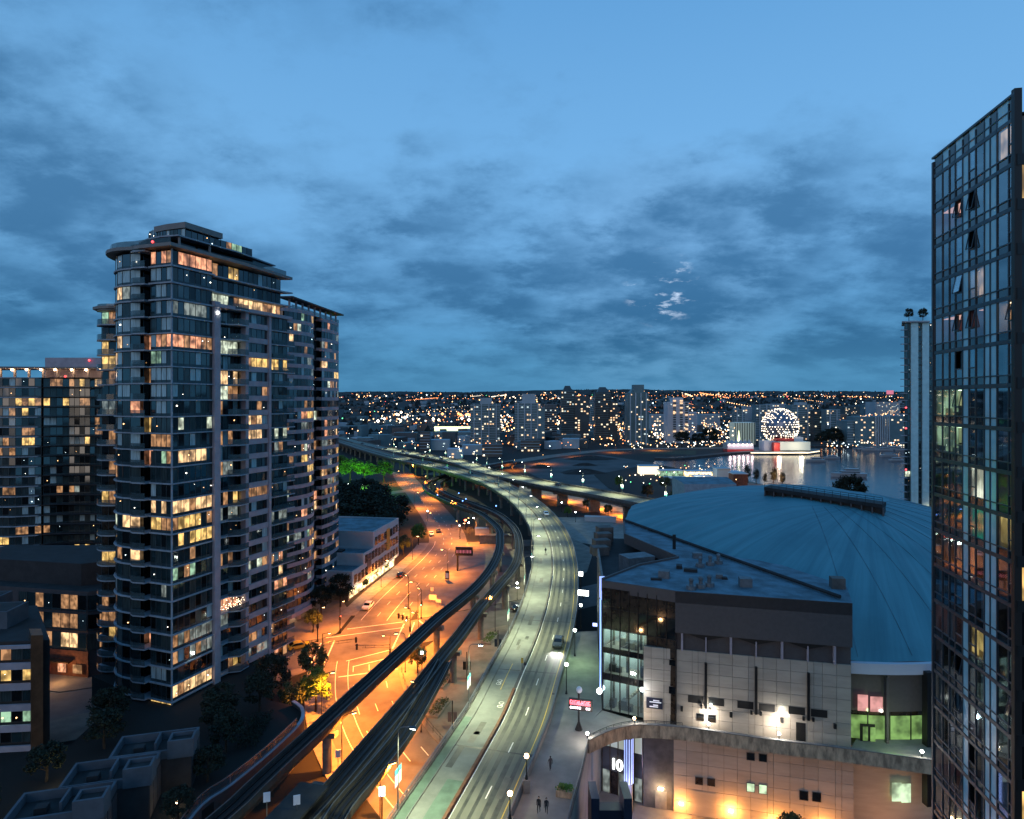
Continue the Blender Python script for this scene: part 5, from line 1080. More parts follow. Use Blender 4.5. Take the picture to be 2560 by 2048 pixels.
for i, ((x, y), lab) in enumerate(zip(((-46.3, 83.6), (-48.2, 77.4), (-50, 71.4)), ('townhouse with blue-grey roof terrace nearest the foot of the tallest tower', 'middle townhouse of the three with walled roof terraces', 'townhouse with roof terrace cut by the bottom edge of the picture'))):
    t = thing('townhouse', lab, 'house', (x, y, gz_), group='row of townhouses on the garden podium'); rz = .27; H = 5.4
    ax = Vector((math.cos(rz), math.sin(rz), 0)); ay = Vector((-math.sin(rz), math.cos(rz), 0)); o = Vector((x, y, gz_))
    def tb(nm, x0, x1, y0, y1, z0, z1, m_): b = MB(); b.obox(o+ax*x0+ay*y0+Vector((0, 0, z0)), ax*(x1-x0), ay*(y1-y0), (0, 0, z1-z0)); return b.build(nm, m_, t)
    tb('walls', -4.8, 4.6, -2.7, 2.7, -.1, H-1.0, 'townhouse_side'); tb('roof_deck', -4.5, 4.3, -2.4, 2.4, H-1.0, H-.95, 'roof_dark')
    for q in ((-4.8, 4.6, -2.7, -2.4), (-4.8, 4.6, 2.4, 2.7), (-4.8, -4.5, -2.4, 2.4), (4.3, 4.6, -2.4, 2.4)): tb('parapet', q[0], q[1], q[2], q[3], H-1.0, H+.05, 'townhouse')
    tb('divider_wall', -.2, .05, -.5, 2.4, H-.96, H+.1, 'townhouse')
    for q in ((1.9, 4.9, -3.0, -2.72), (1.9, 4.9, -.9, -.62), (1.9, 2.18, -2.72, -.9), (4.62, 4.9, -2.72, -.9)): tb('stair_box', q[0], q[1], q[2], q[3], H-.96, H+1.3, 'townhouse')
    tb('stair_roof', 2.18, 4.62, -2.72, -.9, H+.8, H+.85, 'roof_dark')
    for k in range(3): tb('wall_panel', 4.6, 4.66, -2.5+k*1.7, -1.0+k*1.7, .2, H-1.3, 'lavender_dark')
    tb('roof_table', -2.6, -1.4, -.6, .5, H-.94, H-.2, 'roof_dark')
# ---------------------------------------------------------------- white school-like building along the street
wb = thing('white_building', 'white stepped building with dark louvred windows and one orange panel', 'building', (-40, 195, 0))
f0 = Vector((-43.6, 175, 0)); f1 = Vector((-37.6, 212.5, 0)); fd = (f1-f0).normalized(); fn = Vector((fd.y, -fd.x, 0)); fl = (f1-f0).length
def wbx(nm, s0, s1, o0, o1, z0, z1, m_, par=wb): b = MB(); b.obox(f0+fd*s0+fn*o0+Vector((0, 0, z0)), fd*(s1-s0), fn*(o1-o0), (0, 0, z1-z0)); return b.build(nm, m_, par)
for s0, s1, h_, dep in ((15.5, 38, 15.4, -34), (8, 15.5, 10.6, -30), (0, 8, 7.6, -22)):
    wbx('wall', s0, s1, dep, 0, 3.4, h_, 'white_wall'); wbx('roof', s0+.3, s1-.3, dep+.3, -.3, h_, h_+.05, 'roof_membrane')
    wbx('ground_floor', s0, s1, dep, -1.2, 0, 3.4, 'dark_concrete')
    for q in ((s0, s1, -.3, 0), (s0, s0+.3, dep, -.3), (s1-.3, s1, dep, -.3)): wbx('parapet', q[0], q[1], q[2], q[3], h_, h_+.5, 'white_wall')
for k in range(12): wbx('shop_pane', 1+k*3, 3.7+k*3, -1.25, -1.15, .4, 3.2, 'lit_shop')
for k in range(14):
    s = 1.2+k*2.6; nz = 1 if s < 8 else (2 if s < 15.5 else 3)
    for r_ in range(nz):
        z = 4.3+r_*3.6+R.uniform(-.2, .2); m_ = 'glass_black'
        if k == 10 and r_ >= 1: continue
        w_ = wbx('window', s, s+2.0, .0, .05, z, z+2.4, m_)
        for q in range(3): wbx('louvre', s+R.uniform(-.1, 1.5), s+R.uniform(1.6, 2.2), .05, .3, z+.3+q*.8, z+.42+q*.8, 'black', wb)
wbx('orange_panel', 26.6, 29.4, .0, .12, 7.6, 14.4, 'orange_panel'); wbx('purple_panel', 10.6, 13.6, .0, .12, 4.2, 10.0, 'purple_panel')
for k in range(5): light('shop_glow', 'POINT', f0+fd*(3+k*8)+fn*.8+Vector((0, 0, 2.6)), 320, (1, .74, .38), None, .4)
b = MB(); q = f0+fd*11-fn*0+Vector((0, 0, 10.7)); b.box(q-fn*12, (9, 3, .5), math.atan2(fd.y, fd.x)+1.57); b.build('planter_box', 'black', wb)
wbx('lit_window', 15.45, 15.5, -27, -25, 11, 13.4, 'lit_shop')
# ================================================================== TOWERS ON THE RIGHT
r0 = Vector((33.0, 50.1, 0)); r1_ = Vector((31.1, 39.7, 0)); rd = (r1_-r0).normalized(); rn = Vector((rd.y, -rd.x, 0)); RL = (r1_-r0).length
if rn.x > 0: rn = -rn
rt = thing('glass_tower', 'dark curtain-wall tower with pale blue panels filling the right edge', 'tower', (33, 46, 0))
mat('room_wall', (.42, .36, .30), .9, var=.15); mat('room_wall_unlit', (.03, .032, .035), .9, var=.3); mat('curtain', (.30, .34, .36), .9, var=.3, vscale=3, stretch=(3, 3, .1)); mat('room_pink', (.34, .25, .28), .9, var=.15)
glow('ceiling_warm', (1.0, .66, .38), 4.50, False); glow('ceiling_yellow', (1.0, .74, .28), 4.80, False); glow('ceiling_pale', (.75, 1.0, .62), 3.60, False); glow('ceiling_white', (1.0, .95, .80), 9.00, False); glow('ceiling_dim', (1.0, .5, .4), 1.05, False); glow('ceiling_green', (.05, .8, .45), 1.80, False)
lit('blind_warm', (1.0, .60, .36), .72, contrast=(.6, 1.1)); lit('blind_yellow', (1.0, .66, .22), .75, contrast=(.5, 1.1)); lit('blind_pale', (.62, .85, .50), .6, contrast=(.4, 1.1)); lit('blind_white', (1.0, .92, .70), 1.6, contrast=(.7, 1.1)); lit('blind_green', (.03, .45, .25), .5, contrast=(.6, 1.1))
RF = 2.75; RZ0 = 73.4-26*RF-1.0
def rb(nm, s0, s1, z0, z1, o0, o1, m_, par=rt): b = MB(); b.obox(r0+rd*s0+rn*o0+Vector((0, 0, z0)), rd*(s1-s0), rn*(o1-o0), (0, 0, z1-z0)); return b.build(nm, m_, par)
COLS = [0.0, 1.35, 2.4, 3.3, 4.35, 5.2, 6.1, 7.2, 7.9, 8.7, 10.0, RL-.12]
PANEL = {4, 7, 8}
ROOMS = [(0, 4), (5, 7), (9, 11)]
LITR = {(25, 2): 'ceiling_warm', (24, 0): 'ceiling_dim', (22, 1): 'ceiling_warm', (21, 0): 'ceiling_dim', (21, 2): 'ceiling_warm', (21, 1): 'ceiling_dim', (19, 0): 'ceiling_pale', (18, 0): 'ceiling_pale', (17, 1): 'ceiling_white', (16, 2): 'ceiling_yellow', (16, 1): 'ceiling_green', (13, 1): 'ceiling_yellow', (13, 0): 'ceiling_dim', (11, 1): 'ceiling_dim', (17, 2): 'ceiling_dim', (8, 2): 'ceiling_warm', (9, 0): 'ceiling_dim'}
rr_ = random.Random(4)
rb('core', -.0, RL, 0, 73.0, -9, -3.0, 'black')
for f in range(8, 27):
    z = RZ0+f*RF
    rb('floor_slab', .02, RL-.02, z-.14, z+.16, -2.95, -.06, 'dark_concrete')
    rb('spandrel_rail', 0, RL, z-.12, z+.14, -.05, .05, 'frame_blue'); rb('sill_rail', 0, RL, z+.62, z+.70, -.05, .05, 'frame_blue')
    if f == 26: break
    for ri, (i0, i1) in enumerate(ROOMS):
        s0, s1 = COLS[i0], COLS[i1]; c = LITR.get((f, ri)); wm = 'room_wall' if c else 'room_wall_unlit'  # unlit rooms take near-black walls: their darkness is put into the colour
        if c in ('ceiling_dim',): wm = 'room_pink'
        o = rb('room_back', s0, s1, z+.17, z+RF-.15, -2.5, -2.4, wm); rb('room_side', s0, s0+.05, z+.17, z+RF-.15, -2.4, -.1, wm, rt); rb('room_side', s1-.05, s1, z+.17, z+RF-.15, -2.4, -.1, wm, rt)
        if c:
            if c != 'ceiling_dim':
                lmn = {'ceiling_warm': 'blind_warm', 'ceiling_yellow': 'blind_yellow', 'ceiling_pale': 'blind_pale', 'ceiling_white': 'blind_white', 'ceiling_green': 'blind_green'}[c]
                for k in range(i0, i1):
                    if rr_.random() < .85: hh = rr_.uniform(.55, 1.0) if c != 'ceiling_white' else 1; rb('lit_blind', COLS[k]+.06, COLS[k+1]-.06, z+RF-.16-(RF-.35)*hh, z+RF-.16, -.22, -.18, lmn)
            q = rb('ceiling_light', s0+.25, s1-.25, z+RF-.2, z+RF-.16, -2.0, -.5, c)
            if c == 'ceiling_white': light('room_glow', 'POINT', r0+rd*((s0+s1)/2)-rn*1.2+Vector((0, 0, z+2.2)), 30, (1, .92, .75), None, .3)
        if c and rr_.random() < .8 or rr_.random() < .3:
            for k in range(2): x = rr_.uniform(s0+.2, s1-.5); rb('furniture', x, x+rr_.uniform(.3, .6), z+.17, z+rr_.uniform(.8, 1.5), -1.2, -.8, 'black')
        for k in range(i0, i1):
            if rr_.random() < .25: rb('curtain', COLS[k]+.08, COLS[k]+(COLS[k+1]-COLS[k])*rr_.uniform(.5, .95), z+.2, z+RF-.2, -.4, -.3, 'curtain')
    for k in range(11):
        s0, s1 = COLS[k], COLS[k+1]
        if k in PANEL:
            rb('blue_panel', s0+.05, s1-.05, z+.7, z+RF-.13, -.06, -.01+rr_.uniform(0, .01), 'panel_blue'); rb('blue_panel', s0+.05, s1-.05, z+.15, z+.61, -.06, -.01, 'panel_blue')
        else:
            split = k in (3, 5, 10)
            if split:
                zc_ = z+1.35; b = MB(); b.obox(r0+rd*(s0+.05)+rn*-.04+Vector((0, 0, z+.7)), rd*(s1-s0-.1), rn*.03, (0, 0, zc_-z-.75)); b.build('window_pane', 'clear_glass', rt); rb('transom', s0, s1, zc_-.06, zc_+.02, -.05, .04, 'frame_blue')
                op = rr_.random() < .3; wv_ = rn*(.24 if op else .0)
                b = MB(); zt_ = Vector((0, 0, z+RF-.15)); zb_ = Vector((0, 0, zc_+.03)); A = r0+rd*(s0+.05); B = r0+rd*(s1-.05)
                q = [A+zb_+wv_, B+zb_+wv_, B+zt_, A+zt_]; b.poly(q); b.poly([p-rn*.03 for p in q]); sh = b.build('window_sash', 'clear_glass', rt)
                if op: b = MB(); b.tube([A+zb_+wv_, B+zb_+wv_, B+zt_, A+zt_, A+zb_+wv_], .035, 4); b.build('sash_frame', 'frame_blue', sh)
            else: b = MB(); tt = rr_.uniform(-.006, .006); b.obox(r0+rd*(s0+.05)+rn*(-.04+tt)+Vector((0, 0, z+.7)), rd*(s1-s0-.1)-rn*tt*2, rn*.03, (0, 0, RF-.84)); b.build('window_pane', 'clear_glass', rt)
            b = MB(); b.obox(r0+rd*(s0+.05)-rn*.05+Vector((0, 0, z+.15)), rd*(s1-s0-.1), rn*.03, (0, 0, .46)); b.build('sill_pane', 'glass_teal', rt)
for k, s in enumerate(COLS): rb('mullion', s-.045, s+.045, 20, 73.6, -.05, .05, 'frame_blue')
rb('corner_frame', RL-.1, RL+.25, 20, 74.2, -.3, .12, 'black'); rb('corner_frame', -.25, -.02, 20, 73.6, -3, .1, 'frame_blue')
zt = RZ0+26*RF
for k in range(11): rb('parapet_panel', COLS[k]+.04, COLS[k+1]-.04, zt+.15, zt+1.45, -.05, 0, 'panel_blue' if k % 2 else 'spandrel')
rb('parapet_rail', -.2, RL+.2, zt+1.45, zt+1.6, -.2, .12, 'frame_blue'); rb('roof', 0, RL, zt+.3, zt+.4, -9, -.06, 'roof_dark')
# the tower's second face turning the corner
c0 = r0+rd*(RL+.25); cdv = Vector((1, -.06, 0))
for f in range(8, 26):
    z = RZ0+f*RF; b = MB(); b.obox(c0+Vector((0, 0, z+.5)), cdv*7, Vector((.0, .1, 0)), (0, 0, RF-.7)); b.build('side_pane', 'lit_yellow' if f in (24, 15, 10) else 'glass_black', rt)
    b = MB(); b.obox(c0+Vector((0, -.05, z-.2)), cdv*7, Vector((0, .3, 0)), (0, 0, .7)); b.build('side_band', 'black', rt)
# ---------------------------------------------------------------- pale slab tower further back
t = thing('slab_tower', 'pale blue slab tower with roof trees behind the glass tower', 'tower', (160, 250, 0))
k0 = (2262-CX)/F*250; cc = Condo(t, 31, 120)
b = MB(); b.prism([(k0, 250.4), (k0+22, 250.4), (k0+30, 268), (k0+12, 268)], 0, 85); b.build('core', 'far_teal', t)
for f in range(31):
    z = f*2.74
    for x0, x1, n in ((k0+.2, k0+2.2, 2), (k0+5.2, k0+6.6, 1), (k0+9.4, k0+13.4, 3)): cc.run((x0, 250.2), (x1, 250.2), z, 2.74, n, .03, sill=.5, dark=['glass_teal', 'glass_teal', 'glass_curtain'])
    b = MB(); b.prism([(k0-1.6, 249.2), (k0+.3, 248.8), (k0+.3, 250.3), (k0-1.6, 250.3)], z-.1, z+.15); b.build('balcony', 'slab_edge', t)
cc.finish()
for x0, x1 in ((k0+2.3, k0+5.1), (k0+6.7, k0+9.3), (k0+13.5, k0+22)): b = MB(); b.prism([(x0, 249.7), (x1, 249.7), (x1, 252), (x0, 252)], 0, 86); b.build('pale_panel', 'panel_blue', t)
b = MB(); b.prism([(k0-2, 248.6), (k0+9, 248.6), (k0+14, 262), (k0+6, 262)], 85.1, 85.6); b.build('roof_canopy', 'slab_edge', t)
for z_ in (28, 44, 52): b = MB(); b.ball((k0-.4, 248.6, z_), .35, 8, 5); b.build('red_lamp', 'red_glow', t)
b = MB(); b.ball((k0+9.5, 249, 11.5), 1.0, 10, 6); b.build('globe_lamp', 'lamp_warm', t)
# ================================================================== STREET LAMPS
GREENW = (.97, 1.0, .58); SOD = (1.0, .262, .024)
def davit(name, label, cat, h, arm, lens, banners, power, col, group, pole_m='metal_grey', r=.10, bz=.45, spot=128):
    t = thing(name, label, cat, group=group)
    b = MB(); b.cyl((0, 0, 0), (0, 0, h-.9), r, r*.7, 8); b.cyl((0, 0, 0), (0, 0, .35), r*2, r*1.6, 8); b.build('pole', pole_m, t)
    pts = [Vector((0, 0, h-.95)), Vector((.06, 0, h-.45)), Vector((.3, 0, h-.12)), Vector((.8, 0, h)), Vector((arm, 0, h+.06))]
    b = MB(); b.tube(pts, r*.62, 7); b.build('arm', pole_m, t)
    b = MB(); b.box((arm+.3, 0, h-.03), (.85, .34, .16)); b.build('lamp_head', 'frame_blue', t)
    b = MB(); b.box((arm+.32, 0, h-.10), (.62, .28, .07)); b.build('lens', lens, t)
    light('lamp_light', 'SPOT', (arm+.32, 0, h-.2), power, col, t, .15, spot, (0, 0, -1), .7)
    if banners:
        for s in (-1, 1):
            b = MB(); b.box((0, s*.48, h*bz-1.2), (.05, .72, 1.9)); bn = b.build('banner', 'banner_white', t)
            b = MB(); b.obox((-.032, s*.48-.36, h*bz+.1), (.064, 0, 0), (0, .72, 0), (0, 0, .62)) if banners == 1 else b.obox((-.032, s*.48-.36, h*bz-1.21), (.064, 0, 0), (0, .72, 0), (0, 0, .6)); b.poly([(-.034, s*.48-.36, h*bz+.1 if banners == 1 else h*bz-.61), (-.034, s*.48+.36, h*bz+.1 if banners == 1 else h*bz-.61), (-.034, s*.48, h*bz-.5 if banners == 1 else h*bz-1.1)]); b.build('banner_print', 'banner_teal', bn)
            b = MB(); b.cyl((0, s*.1, h*bz+.72), (0, s*.86, h*bz+.72), .025, n=5); b.build('banner_rod', pole_m, bn)
    return t
lampA = davit('street_lamp', 'x', 'lamp', 9.6, 1.5, 'lamp_white', 1, 10000, GREENW, 'lamps along the near viaduct')
def pl_lamp(proto, path, i, d, lab, first, flip=False, z=.15):
    p, r = path[i]; an = math.atan2(r.y, r.x)+(math.pi if flip else 0); loc = p+r*d+Vector((0, 0, z))
    if first: proto.location = loc; proto.rotation_euler = (0, 0, an); proto['label'] = lab; return proto
    return dup(proto, loc, an, lab)
ys = [69.5, 94, 123, 147, 171, 195, 219, 243, 267, 292, 318, 345, 375, 410, 450, 500]
for i, yy in enumerate(ys):
    pl_lamp(lampA, V1, idx(V1, yy), -HW+.2, 'grey bannered lamp on near viaduct left rail, %s from the bottom' % ORD[i], i == 0)
lampB = davit('street_lamp', 'x', 'lamp', 9.0, 1.6, 'lamp_white', 2, 10000, GREENW, 'lamps along the far viaduct')
k0 = idx(V2, 258)
for i in range(15):
    k = k0+i*7
    if k > len(V2)-2: break
    pl_lamp(lampB, V2, k, H2-.35, 'grey lamp with banners on the far viaduct, %s from the arena roof' % ORD[i], i == 0, True)
# dark sodium lamps along the street
lampC = davit('street_lamp', 'x', 'lamp', 8.0, 1.5, 'lamp_orange', 0, 28000, SOD, 'sodium lamps along the orange street', 'metal_dark', .08, spot=158)
SL = [(86, -8.4, 0), (99, -8.0, 0), (113, -8.0, 0), (127, 8.6, 1), (167, 8.2, 1), (186, -8.2, 0), (203, 8.2, 1), (219, -8.2, 0), (243, 8.2, 1), (268, -8.2, 0), (296, 8.2, 1), (325, -8.2, 0), (356, 8.2, 1), (392, 8.2, 1), (425, -8.2, 0), (465, 8.2, 1)]
for i, (yy, d, fl) in enumerate(SL):
    pl_lamp(lampC, MAIN, idx(MAIN, yy), d, 'dark sodium lamp on the %s kerb of the orange street, %s from the bottom' % ('right' if fl else 'left', ORD[i]), i == 0, bool(fl), .1)
for i, (x, y, an, lab) in enumerate(((-62, 121, 1.0, 'dark sodium lamp on the cross street behind the tallest tower'), (-20.5, 140.5, 2.4, 'dark sodium lamp at the near corner of the junction under the guideways'), (-4, 152, 2.2, 'dark sodium lamp on the cross street between guideway and viaduct'), (-15, 106, 2.6, 'dark sodium lamp on the forecourt between the branch guideway and viaduct'))):
    dup(lampC, (x, y, .1), an, lab)
for i, (u, v) in enumerate(((1345, 1242), (1420, 1254), (1500, 1272), (1560, 1290), (1240, 1212), (1290, 1175), (1360, 1160), (1450, 1142), (1540, 1131), (1640, 1126))):
    p = at(u, v); dup(lampC, p, -2.2, scale=(.72 if i < 5 else 1.0), label='dark sodium lamp on the road %s' % ('below the far viaduct, %s from the right' % ORD[4-i] if i < 5 else 'along the gravel field, %s from the left' % ORD[i-5]))
# globe-topped post lamps
def globe(name, label, group, h, m_, pw, col, ped=False):
    t = thing(name, label, 'lamp', group=group); b = MB()
    z0 = 1.5 if ped else 0
    if ped: b.box((0, 0, 0), (.75, .75, 1.5)); b.build('pedestal', 'concrete', t); b = MB()
    b.cyl((0, 0, z0), (0, 0, z0+.5), .2, .11, 8); b.cyl((0, 0, z0+.4), (0, 0, h-.35), .08, .055, 8); b.build('post', 'metal_dark', t)
    b = MB(); b.cyl((0, 0, h-.4), (0, 0, h-.2), .12, .2, 8); b.build('collar', 'metal_dark', t)
    b = MB(); b.ball((0, 0, h), .27, 12, 8); b.build('globe', m_, t); light('lamp_light', 'POINT', (0, 0, h+.05), pw, col, t, .28); return t
gA = globe('post_lamp', 'x', 'globe post lamps on the viaduct parapet', 4.2, 'lamp_warm', 1500, (1, .48, .18), True)
for i, (yy, d, lab) in enumerate(((76.5, HW+.45, 'warm globe lamp on a stone pedestal by the viaduct parapet'), (68.6, HW+.45, 'warm globe lamp on a stone pedestal cut by the bottom edge'))):
    p, r = V1[idx(V1, yy)]; q = p+r*d
    if i == 0: gA.location = q; gA['label'] = lab
    else: dup(gA, q, 0, lab)
gB = globe('post_lamp', 'x', 'white globe post lamps', 4.6, 'lamp_white', 700, (.85, 1, .85))
PB = [(at(1416, 1735, DZ), 'white globe post lamp beside the right parapet of the viaduct on the plaza'), (at(1437, 1640, DZ), 'white globe post lamp on the green-lit far end of the plaza'), (at(1055, 1690, 0), 'white globe post lamp between the guideways at the forecourt'),
      (at(1184, 1322, 0), 'white globe lamp by the low concrete walls under the guideway curve'), (at(1149, 1343, 0), 'white globe lamp at the far junction corner of the orange street'), (at(1172, 1335, 0), 'white globe lamp next to the red signal at the far junction'),
      (at(1293, 1500, 0), 'white globe lamp between the guideway and the viaduct bend'), (at(1439, 1306, 0), 'white globe lamp on the lot right of the viaduct curve'), (at(1404, 1280, 0), 'white globe lamp beyond the lot near the viaduct curve'),
      (at(1566, 1284, 0), 'white globe lamp near the piers left of the arena roof'), (at(1452, 1570, DZ), 'white globe post lamp below the bright white screen'), (at(870, 1230, 0), 'white lamp at the foot of the green-lit trees'), (at(905, 1232, 0), 'right-hand white lamp under the green-lit trees'), (at(1069, 1303, 0), 'white globe lamp at the left kerb by the dark trees')]
for i, (q, lab) in enumerate(PB):
    if i == 0: gB.location = q; gB['label'] = lab
    else: dup(gB, q, 0, lab)
light('park_glow', 'POINT', (-104, 402, 3.5), 26000, (.25, 1.0, .10), None, .6); light('park_glow', 'POINT', (-90, 398, 3.5), 20000, (.22, 1.0, .08), None, .6)
light('plaza_glow', 'POINT', (11.6, 112, 13.5), 900, (.62, 1.0, .45), None, .4)
# blue signals along the guideway
for i, (pth, k, s) in enumerate(((GL, idx(GL, 318), -1), (GR, idx(GR, 322), 1), (GR, idx(GR, 300), -1), (GR, idx(GR, 275), 1), (GL, idx(GL, 292), 1))):
    p, r = pth[k]; q = p+r*s*2.2+Vector((0, 0, .5)); t = thing('track_signal', 'small blue signal light on the guideway, %s from the far end' % ORD[i], 'signal', q, group='blue signals on the guideway')
    b = MB(); b.cyl(q, q+Vector((0, 0, 1.5)), .05); b.build('post', 'metal_dark', t); b = MB(); b.ball(q+Vector((0, -.1, 1.6)), .28, 8, 5); b.build('lens', 'city_blue', t)
# ================================================================== TRAFFIC SIGNALS
def signal(name, label, loc, an, h, arm, heads, lampon=True, colr='sig_red', lit_i=None):
    t = thing(name, label, 'traffic light', group='mast-arm traffic lights at the junction')
    b = MB(); b.cyl((0, 0, 0), (0, 0, h), .13, .08, 8); b.cyl((0, 0, 0), (0, 0, .3), .26, n=8); b.build('pole', 'metal_dark', t)
    if arm:
        b = MB(); b.cyl((0, 0, h*.72), (arm, 0, h*.76), .07, .05, 7); b.cyl((0, 0, h*.72-.5), (arm*.8, 0, h*.74-.45), .035, n=6)
        for q in range(3): b.cyl((arm*(.2+.25*q), 0, h*.73-.47), (arm*(.2+.25*q), 0, h*.74), .03, n=5)
        b.build('mast_arm', 'metal_dark', t)
    b = MB(); b.tube([Vector((0, 0, h)), Vector((.4, 0, h+.1)), Vector((1.2, 0, h+.12))], .05, 6); b.build('lamp_arm', 'metal_dark', t); b = MB(); b.box((1.35, 0, h+.05), (.6, .26, .16)); b.build('lamp_head', 'metal_dark', t)
    if lampon: b = MB(); b.box((1.35, 0, h-.02), (.45, .2, .07)); b.build('lamp_lens', 'lamp_orange', t); light('lamp_light', 'SPOT', (1.35, 0, h-.1), 9000, SOD, t, .15, 158, (0, 0, -1), .6)
    for i, (x, z) in enumerate(heads):
        b = MB(); b.box((x, 0, z), (.42, .3, 1.15)); hd = b.build('signal_head', 'black', t)
        for k in range(3): b = MB(); b.cyl((x, -.14, z+.2+k*.36), (x, -.19, z+.2+k*.36), .12, n=10); b.cyl((x, .14, z+.2+k*.36), (x, .19, z+.2+k*.36), .12, n=10); b.build('signal_lens', colr if (lit_i is not None and k == lit_i and i == 0) else 'glass_black', hd)
    t.location = loc; t.rotation_euler = (0, 0, an)
    return t
signal('traffic_light', 'mast-arm signal with dark heads left of the junction', at(806.5, 1665), .25, 6.6, 7.0, [(6.7, 4.2), (.0, 3.0)])
signal('traffic_light', 'mast-arm signal right of the junction reaching left in front of the guideway', at(975, 1672), math.pi+.15, 6.8, 7.0, [(6.6, 4.3), (0, 3.0)])
signal('traffic_light', 'tall signal mast at the far right junction corner with short arm', at(1025.6, 1613), 2.6, 8.2, 4.0, [(1.0, 5.2), (2.2, 5.3), (3.4, 5.4), (0, 3.0)], lit_i=0, colr='sig_green')
signal('traffic_light', 'signal pole with red light by the left kerb of the junction', at(850, 1582), 1.2, 7.0, 0, [(0, 3.0)], lit_i=2)
signal('traffic_light', 'signal pole with green light by the parking lot corner', at(1053, 1546), 2.2, 7.2, 0, [(-.2, 3.2)], lit_i=0, colr='sig_green')
signal('traffic_light', 'slim pole with red light behind the tall corner signal mast', at(1021, 1522), 2.2, 8.5, 0, [(0, 2.9)], lit_i=2)
signal('traffic_light', 'signal pole by the lobby of the slimmer tower', at(794, 1604), .6, 7.5, 0, [(0, 3.0)])
t = signal('traffic_light', 'mast-arm signal with large red light at the far junction', at(1150, 1347), math.pi, 7.0, 3.6, [(3.4, 4.4), (0, 3.0)]); 
t = signal('traffic_light', 'signal with bright red light under the guideway curve', at(1163, 1325), 0, 5, 0, [(0, 3.2)]); b = MB(); b.ball(Vector(t.location)+Vector((0, -.3, 4.1)), .5, 10, 6); b.build('red_light', 'sig_red', t)
# ================================================================== CARS
def car_proto():
    t = thing('car', 'x', 'car')
    prof = [(-2.2, .35), (2.2, .35), (2.25, .62), (2.1, .82), (1.15, .95), (.45, 1.42), (-1.1, 1.46), (-1.95, 1.0), (-2.25, .9)]
    b = MB(); W = [(-.88, .94), (-.82, 1.0), (.82, 1.0), (.88, .94)]; base = []
    for y, s in W: base.append(len(b.v)); b.v += [(x*s, y*(1 if z < 1 else .86), .35+(z-.35)*s) for x, z in prof]
    n = len(prof)
    for q in range(3):
        for k in range(n): b.f.append((base[q]+k, base[q]+(k+1) % n, base[q+1]+(k+1) % n, base[q+1]+k)); b.m.append(0)
    b.f.append(tuple(base[0]+k for k in range(n))); b.m.append(0); b.f.append(tuple(base[3]+k for k in range(n))); b.m.append(0)
    b.build('body', 'car_white', t)
    b = MB()
    for s in (-1, 1): b.poly([(.85, s*.885, .98), (.38, s*.775, 1.36), (-1.05, s*.775, 1.39), (-1.7, s*.885, 1.0)])
    b.poly([(1.12, -.72, .99), (1.12, .72, .99), (.52, .66, 1.39), (.52, -.66, 1.39)]); b.poly([(-1.9, -.68, 1.05), (-1.9, .68, 1.05), (-1.2, .64, 1.43), (-1.2, -.64, 1.43)]); b.build('windows', 'car_glass', t)
    for x in (-1.35, 1.38):
        for s in (-1, 1): b = MB(); b.cyl((x, s*.72, .33), (x, s*.92, .33), .33, n=14); w_ = b.build('wheel', 'tyre', t); b = MB(); b.cyl((x, s*.90, .33), (x, s*.935, .33), .19, n=10); b.build('rim', 'metal_grey', w_)
    for s in (-1, 1):
        b = MB(); b.box((2.14, s*.62, .6), (.14, .34, .16)); b.build('headlight', 'head_glow', t); b = MB(); b.box((-2.2, s*.62, .68), (.12, .36, .18)); b.build('taillight', 'tail_glow', t)
    return t
car0 = car_proto(); used = [False]
def put_car(loc, an, label, col, group, hl=True, tl=True, scale=1.0):
    if not used[0]: c = car0; used[0] = True; c.location = loc; c.rotation_euler = (0, 0, an); c['label'] = label; c['group'] = group
    else: c = dup(car0, loc, an, label, group)
    c.scale = (scale,)*3
    for ch in c.children:
        if ch.name.startswith('body'): ch.material_slots[0].link = 'OBJECT'; ch.material_slots[0].material = M[col]
        if ch.name.startswith('headlight') and not hl or ch.name.startswith('taillight') and not tl: ch.material_slots[0].link = 'OBJECT'; ch.material_slots[0].material = M['metal_grey' if ch.name.startswith('head') else 'sw_red']
    return c
def on_path(path, y, d, z=.02, away=True): p, r = path[idx(path, y)]; return p+r*d+Vector((0, 0, z)), math.atan2(r.x, -r.y)+(0 if away else math.pi)
p, an = on_path(MAIN, 170, -5.9); put_car(p, an+math.pi, 'white car parked at the left kerb before the junction', 'car_white', 'cars in the orange street', False, False, 1.1)
p, an = on_path(MAIN, 198, -6.0); put_car(p, an, 'black car parked by the glowing shopfront of the white building', 'car_black', 'cars in the orange street', False, False)
put_car(at(748, 1622)+Vector((0, 0, .03)), .55, 'yellow-green taxi at the left of the junction', 'car_yellow', 'cars in the orange street', False, True, 1.1)
p, an = on_path(MAIN, 268, -3.2); put_car(p, an, 'dark car driving away beside the dark trees', 'car_grey', 'cars in the orange street')
p, an = on_path(MAIN, 262, -6.2); put_car(p, an+math.pi, 'small car with lit headlights at the far junction', 'car_white', 'cars in the orange street')
put_car(Vector((2, 167.5, .03)), .54, 'car with red tail lights passing under the viaduct bend', 'car_grey', 'cars in the orange street')
p, an = on_path(V1, 122, 3.9, .02, False); cc_ = put_car(p, an, 'nearest oncoming car with bright headlights on the near viaduct', 'car_grey', 'cars on the near viaduct')
f_ = Vector((math.cos(an), math.sin(an), 0))
for s in (-.6, .6): light('headlight_beam', 'SPOT', p+f_*2.4+Vector((-f_.y, f_.x, 0))*s+Vector((0, 0, .7)), 900, (1, .97, .9), None, .08, 60, f_+Vector((0, 0, -.14)), .8)
